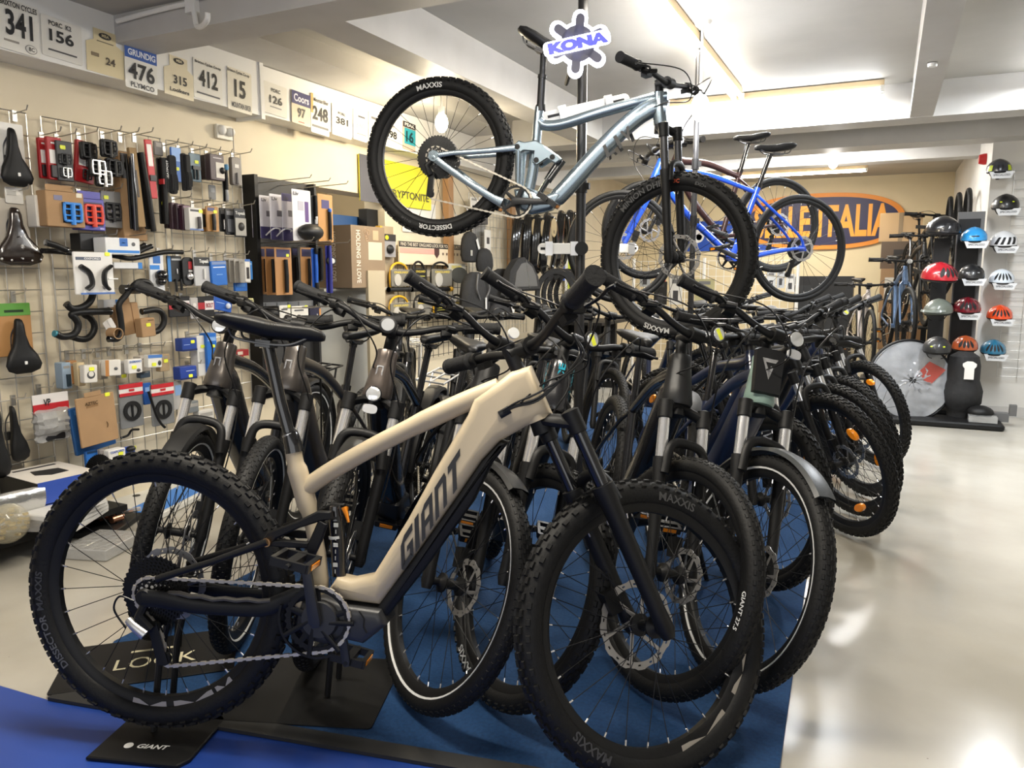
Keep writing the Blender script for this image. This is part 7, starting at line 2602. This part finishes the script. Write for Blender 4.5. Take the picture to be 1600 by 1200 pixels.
def saddlebox(o, s):
    mb = MB()
    mb.plate(rrect(-s[0] / 2, -s[1] / 2, s[0] / 2, s[1] / 2, .004), s[2], s[2] + .003, axis='z')
    ob('lid', mb, paint('e2dcd4'), o)
    mb = MB()
    mb.plate([(-.06, -.05), (.02, -.07), (.07, -.02), (.06, .06), (-.03, .06)], s[2] + .003, s[2] + .005, axis='z')
    ob('picture', mb, paint('17171c'), o)
    mb = MB()
    mb.box((-s[0] * .36, .0, s[2] + .004), (.018, s[1] * .7, .002))
    ob('print', mb, paint('2c2c34'), o)
    mb = MB()
    mb.plate(rrect(-s[1] / 2, .004, s[1] / 2, s[2] + .003), s[0] / 2, s[0] / 2 + .003, axis='x')
    sd = ob('blue_side', mb, paint('3350a8'), o)
    mb = MB()
    mb.box((s[0] / 2 + .004, s[1] * .3, s[2] * .5), (.002, .05, .035))
    ob('barcode', mb, paint('d8d4ce'), o)


def bluebox(o, s):
    mb = MB()
    mb.plate(rrect(-s[1] / 2, .004, s[1] / 2, s[2]), s[0] / 2, s[0] / 2 + .003, axis='x')
    ob('blue_side', mb, paint('2f4ca4'), o)
    mb = MB()
    mb.box((s[0] / 2 + .004, s[1] * .3, s[2] * .5), (.002, .06, .04))
    ob('barcode', mb, paint('d8d4ce'), o)


def block(name, label, cat, c, size, rz, col, parts=None):
    mb = MB()
    mb.plate(rrect(-size[0] / 2, -size[1] / 2, size[0] / 2, size[1] / 2, .006), 0, size[2], .004, axis='z')
    o = ob(name, mb, M_(col), loc=c)
    o.rotation_euler = (0, 0, rz)
    tag(o, label, cat)
    if parts:
        parts(o, size)
    return o


BX = at_x(76, 742, .27)
block('saddle_box', 'lower blue-sided black box in the pair under the wall', 'box', (BX[0] + .0, BX[1], BX[2] - .175), (.34, .25, .085), -.18, MATTE, bluebox)
block('saddle_box', 'upper white-lidded box with a blue side and black picture', 'box', (BX[0], BX[1], BX[2] - .088), (.34, .27, .10), -.10, MATTE, saddlebox)
for i in range(4):
    block('padded_envelope', ('lowest white padded envelope in the tilted pile', 'second white padded envelope in the tilted pile', 'third white padded envelope in the tilted pile', 'top white padded envelope in the tilted pile')[i], 'envelope', (.34 + .02 * i, BX[1] - .03 - .02 * i, .118 + .028 * i), (.34, .30, .026), .5 - .12 * i, mat('envelope_white', (.6, .59, .57), .5, bump=.4, scale=25))
mb = MB()
mb.tube(crv([(.0, -.16, 0), (.0, -.06, .008), (0, .05, .004), (0, .11, .0)], 5), [(.05, .022)] * 16, 14)
tag(ob('foil_bag', mb, mat('foil', (.62, .62, .6), .2, .8, bump=.6, scale=18), loc=tuple(at_x(28, 786, .42))), 'silver foil bag on the pile left of the boxes', 'bag')
mb = MB()
mb.ball((0, 0, 0), (.085, .09, .085))
bb_ = ob('parts_jar', mb, mat('jar_clear', (.6, .55, .4), .1, alpha=.35, coat=.8), loc=tuple(np.array((.44, at_x(12, 835, .44)[1], .205))))
tag(bb_, 'clear rounded jar of brass bits at the left edge', 'jar')
rnd = random.Random(3)
mb = MB()
for k in range(40):
    mb.box((rnd.uniform(-.055, .055), rnd.uniform(-.06, .06), rnd.uniform(-.055, .04)), (.02, .012, .01), Matrix.Rotation(rnd.uniform(0, 3), 3, 'Z'))
ob('brass_bits', mb, mat('brass', (.7, .55, .25), .3, 1.0), bb_)['kind'] = 'stuff'
block('plastic_bag', 'crumpled clear bag on the floor before the envelopes', 'bag', (.58, 2.20, .003), (.22, .26, .05), .3, CR)
hung('parts_card', 'blue card standing beside the white-lidded box', 'card', (133, 704, 152, 734), .22, '2a6ec0', [('r', 'header', '14385c', .1, .0, .9, .12)], t=.02)
hung('pump_box', 'white OXFORD box with a black ring, low under the envelope', 'box', (165, 701, 192, 731), .26, 'e0deda', [('t', 'OXFORD', '2a4ea8', .5, .12, .8, .12), ('s', .7, .25), ('o', 'ring', '17171a', .6, .85, .3, .25, .006)], t=.05)
hung('lock_pack', 'blue pack with a black cable right of the OXFORD box', 'pack', (192, 698, 209, 722), .24, '2a50b0', [('r', 'print', '8fa6dc', .1, .35, .9, .55), ('ball', 'cable', PLASTIC, .5, .1, .4, .2, .02), ('s', .85, .1)], t=.03)
hung('parts_card', 'grey card between the blue card and the OXFORD box', 'card', (155, 702, 164, 735), .24, '8d8784', [('r', 'print', '5a5654', .2, .4, .8, .8)], t=.02)
o = link('cassette_pack', cached('cassette', cassette_mesh), None, Matrix.Translation(at_x(149, 731, .30)) @ Matrix.Rotation(PI / 2, 4, 'Z'))
tag(o, 'loose steel cassette leaning under the blue card', 'cassette')
TR = at_z(160, 826)
block('parts_tray', 'flat black tray on the floor seen through the cream bike rear wheel', 'tray', (TR[0], TR[1], .003), (.26, .30, .03), .5, MATTE)
mb = MB()
for s in (-1, 1):
    mb.tube([(s * .04, -.03, 0), (s * .04, .03, 0)], .02, 12)
mb.tube([(-.05, 0, .0), (.05, 0, 0)], .016, 12)
mb.box((0, 0, .012), (.09, .03, .02))
tag(ob('copper_pedal', mb, mat('copper_part', (.55, .26, .15), .28, .9), loc=(TR[0] + .03, TR[1] + .03, .055)), 'pair of copper coloured pegs lying on the black tray', 'pedal')
mb = MB()
mb.tube(crv([(0, 0, 0), (.05, .04, .02), (.1, .02, .01), (.16, .06, .02)], 5), .012, 8)
tag(ob('chain_coil', mb, CHROME, loc=(TR[0] - .08, TR[1] + .10, .048)), 'bright metal chain bundle beside the copper pegs', 'chain')
block('display_board', 'tilted white and blue board lying behind the cream bike rear wheel', 'board', (at_z(240, 785)[0], at_z(240, 785)[1], .003), (.45, .55, .03), .3, 'c9c8c2', lambda o, s: (ob('blue_band', MB().plate(rrect(.02, -s[1] / 2, .2, s[1] / 2), s[2], s[2] + .002, axis='z'), paint('2a78cc'), o), ob('hole', MB().lathe([(0, .033), (.02, .033), (.02, .031)], 16, axis='z', c=(-.1, 0, 0)), MATTE, o)))

# ------------------------------------------------------------------ floor stands under the bikes
p = at_z(232, 1163, .004)
mb = MB()
mb.plate([(-.13, -.11), (.12, -.12), (.14, -.09), (.145, .09), (.11, .12), (-.12, .12)], 0, .012, .003, axis='z')
st = ob('wheel_stand', mb, MATTE, loc=(p[0] - .0, p[1] + .03, .0035))
st.rotation_euler = (0, 0, math.radians(20))
tag(st, 'flat black stand plate with white GIANT lettering under the cream bike rear tyre', 'stand')
mb = MB()
word(mb, 'GIANT', (.02, -.055, .0125), (1, 0, 0), (0, 1, 0), width=.085, height=.018, bold=.03, lift=.0005, shear=.2)
ob('lettering', mb, paint('d8d8d6'), st)
mb = MB()
mb.plate([(.012 * math.cos(q) - .048, .012 * math.sin(q) - .055) for q in np.linspace(0, 2 * PI, 16, endpoint=False)], .0122, .013, axis='z')
ob('emblem', mb, paint('d8d8d6'), st)
mb = MB()
for s in (-1, 1):
    mb.tube([(-.02, .06 + .045 * s, .01), (-.02, .11 + .045 * s, .20), (.0, .13 + .045 * s, .30)], .009, 8)
ob('wheel_fork', mb, MATTE, st)
for i, (px, py, sx, sy, rz, lb) in enumerate(((235, 1030, .52, .30, .75, 'black printed stand plate with cream lettering under the first row bike'), (480, 1075, .50, .38, .35, 'large black stand plate behind the cream bike chain'))):
    p = at_z(px, py, .012)
    mb = MB()
    mb.plate(rrect(-sx / 2, -sy / 2, sx / 2, sy / 2, .012), 0, .004, .001, axis='z')
    o = ob('wheel_stand', mb, MATTE, loc=(p[0], p[1], .0115))
    o.rotation_euler = (0, 0, rz)
    tag(o, lb, 'stand')
    if i == 0:
        mb = MB()
        word(mb, 'LOOK', (.02, -.02, .0045), (1, 0, 0), (0, 1, 0), width=.24, height=.07, bold=.0, lift=.0005)
        ob('lettering', mb, paint('d6cfae'), o)
        mb = MB()
        mb.box((0, .06, .0047), (.13, .012, .0006))
        ob('small_print', mb, paint('d6cfae'), o)
    mb = MB()
    for s in (-1, 1):
        mb.tube([(.08, .05 * s, .01), (.10, .05 * s, .18), (.06, .05 * s, .24)], .009, 8)
    ob('wheel_fork', mb, MATTE, o)

# ------------------------------------------------------------------ second row of bikes, behind the first
CT = dict(R=.345, w=.045, WB=1.10, ha=69, ac=.47, ht=.15, stack=.06, rise=.05, bw=.64, tread='small', dt=(.028, .034), wide=True)
row2 = [((1.15, 3.55), -62, 6, 10, NIGHT, 'dark city bike with a silver rack behind the gunmetal electric bike', dict(rack='silver', guard=True)),
        ((1.50, 3.75), -64, 6, 12, CHARC, 'charcoal city bike with a rack, second in the back row', dict(rack='silver')),
        ((1.85, 3.95), -66, 6, 14, BLACK, 'black city bike behind the bronze-headed one, third in the back row', dict(guard=True)),
        ((2.20, 4.20), -60, 8, 10, CHARC, 'charcoal bike fourth in the back row under the hanging front wheel', dict()),
        ((2.50, 4.85), -58, 6, 8, NAVY, 'navy bike fifth in the back row with a pale grey saddle', dict(saddle=mat('saddle_grey', (.35, .35, .34), .45))),
        ((1.55, 4.75), -62, 6, 10, BLACK, 'black bike standing behind the back row near the lock board', dict()),
        ((2.85, 6.10), -55, -6, -6, CHARC, 'charcoal bike further back beyond the far row', dict())]
for F, psi, lean, stt, col, lb, ex in row2:
    bicycle('city_bike', lb, F, psi, lean, stt, fm=col, group='back row of city bikes', **{**CT, **ex})
for i, (F, psi, lean, stt, col) in enumerate((((3.30, 3.05), -50, 6, 4, NAVY), ((3.42, 5.05), -40, -8, -12, CHARC), ((3.45, 5.9), -44, -8, -8, BLACK))):
    bicycle('mountain_bike', ('navy hardtail tucked behind the sage green bike', 'charcoal hardtail between the far row front wheels, set back from the floor edge', 'black hardtail behind the last far row wheel')[i], F, psi, lean, stt, fm=col, group='hardtails in the far row', **MT)

# ------------------------------------------------------------------ lamps
TUBEM = mat('tube_light', (1, 1, 1), .5, emit=(1.0, .95, .86), power=28)
TUBEW = mat('tube_light_cool', (1, 1, 1), .5, emit=(.92, .96, 1.0), power=34)
BULBM = mat('bulb_warm', (1, 1, 1), .5, emit=(1.0, .86, .62), power=60)


def batten(label, a, b, mt, col, power, w=.09):
    """Fluorescent batten from a to b, with the light it throws."""
    a, b = np.array(a, float), np.array(b, float)
    c = (a + b) / 2
    L = float(np.linalg.norm(b - a))
    ang = math.atan2(b[1] - a[1], b[0] - a[0])
    o = empty('batten_light', label, 'light', Matrix.Translation(c) @ Matrix.Rotation(ang, 4, 'Z'))
    mb = MB()
    mb.box((0, 0, .03), (L, w * .7, .05))
    mb.box((-L * .4, 0, .06), (.05, .04, .012))
    ob('casing', mb, mat('batten_casing', (.55, .42, .25), .5), o)
    for s in (-1, 1):
        mb = MB()
        mb.tube([(-L / 2 + .02, s * w * .32, -.012), (L / 2 - .02, s * w * .32, -.012)], .014, 10)
        ob('tube', mb, mt, o)
        mb = MB()
        for e in (-1, 1):
            mb.box((e * (L / 2 - .012), s * w * .32, -.005), (.024, .034, .04))
        ob('lamp_holder', mb, WHITE, o)
    d = bpy.data.lights.new('tube_light', 'AREA')
    d.shape, d.size, d.size_y, d.energy, d.color = 'RECTANGLE', L, w, power, col
    link('tube_light', d, M=Matrix.Translation(c + np.array((0, 0, -.04))) @ Matrix.Rotation(ang, 4, 'Z'))
    return o


def bulb(label, p, power, col, zc, r=.045):
    o = empty('lamp', label, 'light', loc=tuple(p))
    mb = MB()
    mb.ball((0, 0, 0), (r, r, r * 1.5))
    ob('bulb', mb, BULBM if col[2] < .8 else mat('bulb_cool', (1, 1, 1), .5, emit=(.95, .97, 1.0), power=60), o)
    mb = MB()
    mb.tube([(0, 0, r * 1.3), (0, 0, r * 1.3 + .05)], .024, 12)
    mb.tube([(0, 0, r * 1.3 + .05), (0, 0, zc - p[2] + .004)], .008, 8)
    mb.tube([(0, 0, zc - p[2] - .02), (0, 0, zc - p[2] + .001)], [.04, .05], 16)
    ob('holder', mb, WHITE, o)
    d = bpy.data.lights.new('bulb_light', 'POINT')
    d.energy, d.color, d.shadow_soft_size = power, col, r * 1.2
    link('bulb_light', d, loc=(p[0], p[1], p[2] - r * 1.6))
    return o


WARM, NEUT, COOL = (1.0, .92, .78), (1.0, .96, .90), (.90, .95, 1.0)
batten('long fluorescent batten running down the middle ceiling bay', (2.62, 3.25, 2.555), (2.62, 6.1, 2.555), TUBEM, WARM, 75)
batten('fluorescent batten across the shop just before the deep cross beam', (1.9, 6.30, 2.555), (3.6, 6.30, 2.555), TUBEW, COOL, 40)
batten('fluorescent batten in the bay right of the beam', (4.62, 4.9, 2.555), (4.62, 6.4, 2.555), TUBEW, COOL, 65)
batten('fluorescent batten across the far bay', (1.6, 8.45, 2.555), (3.8, 8.45, 2.555), TUBEW, NEUT, 45)
batten('added out-of-view fluorescent batten over the front of the shop', (1.4, 1.5, 2.435), (3.4, 1.5, 2.435), TUBEM, WARM, 70)  # added out of view to brighten the near left wall
batten('fluorescent batten above the back wall sign', (1.6, 10.9, 2.555), (3.4, 10.9, 2.555), TUBEM, WARM, 50)
bulb('bright warm bulb seen through the hanging rear wheel', at_d(690, 192, 5.4), 60, (1.0, .85, .6), 2.51)
bulb('dazzling bulb right of the hanging bike head tube', at_d(1094, 168, 4.3), 40, (.97, .98, 1.0), ZC, .05)
bulb('bright bulb before the oval wall sign', at_d(1302, 252, 7.9), 25, (1.0, .96, .9), ZC, .05)
d = bpy.data.lights.new('office_fill_light', 'POINT')  # added fill light with no fitting, brightens the dark office opening
d.energy, d.color, d.shadow_soft_size = 22, (1.0, .93, .8), .2
link('office_fill_light', d, loc=(-.8, 4.7, 2.1))
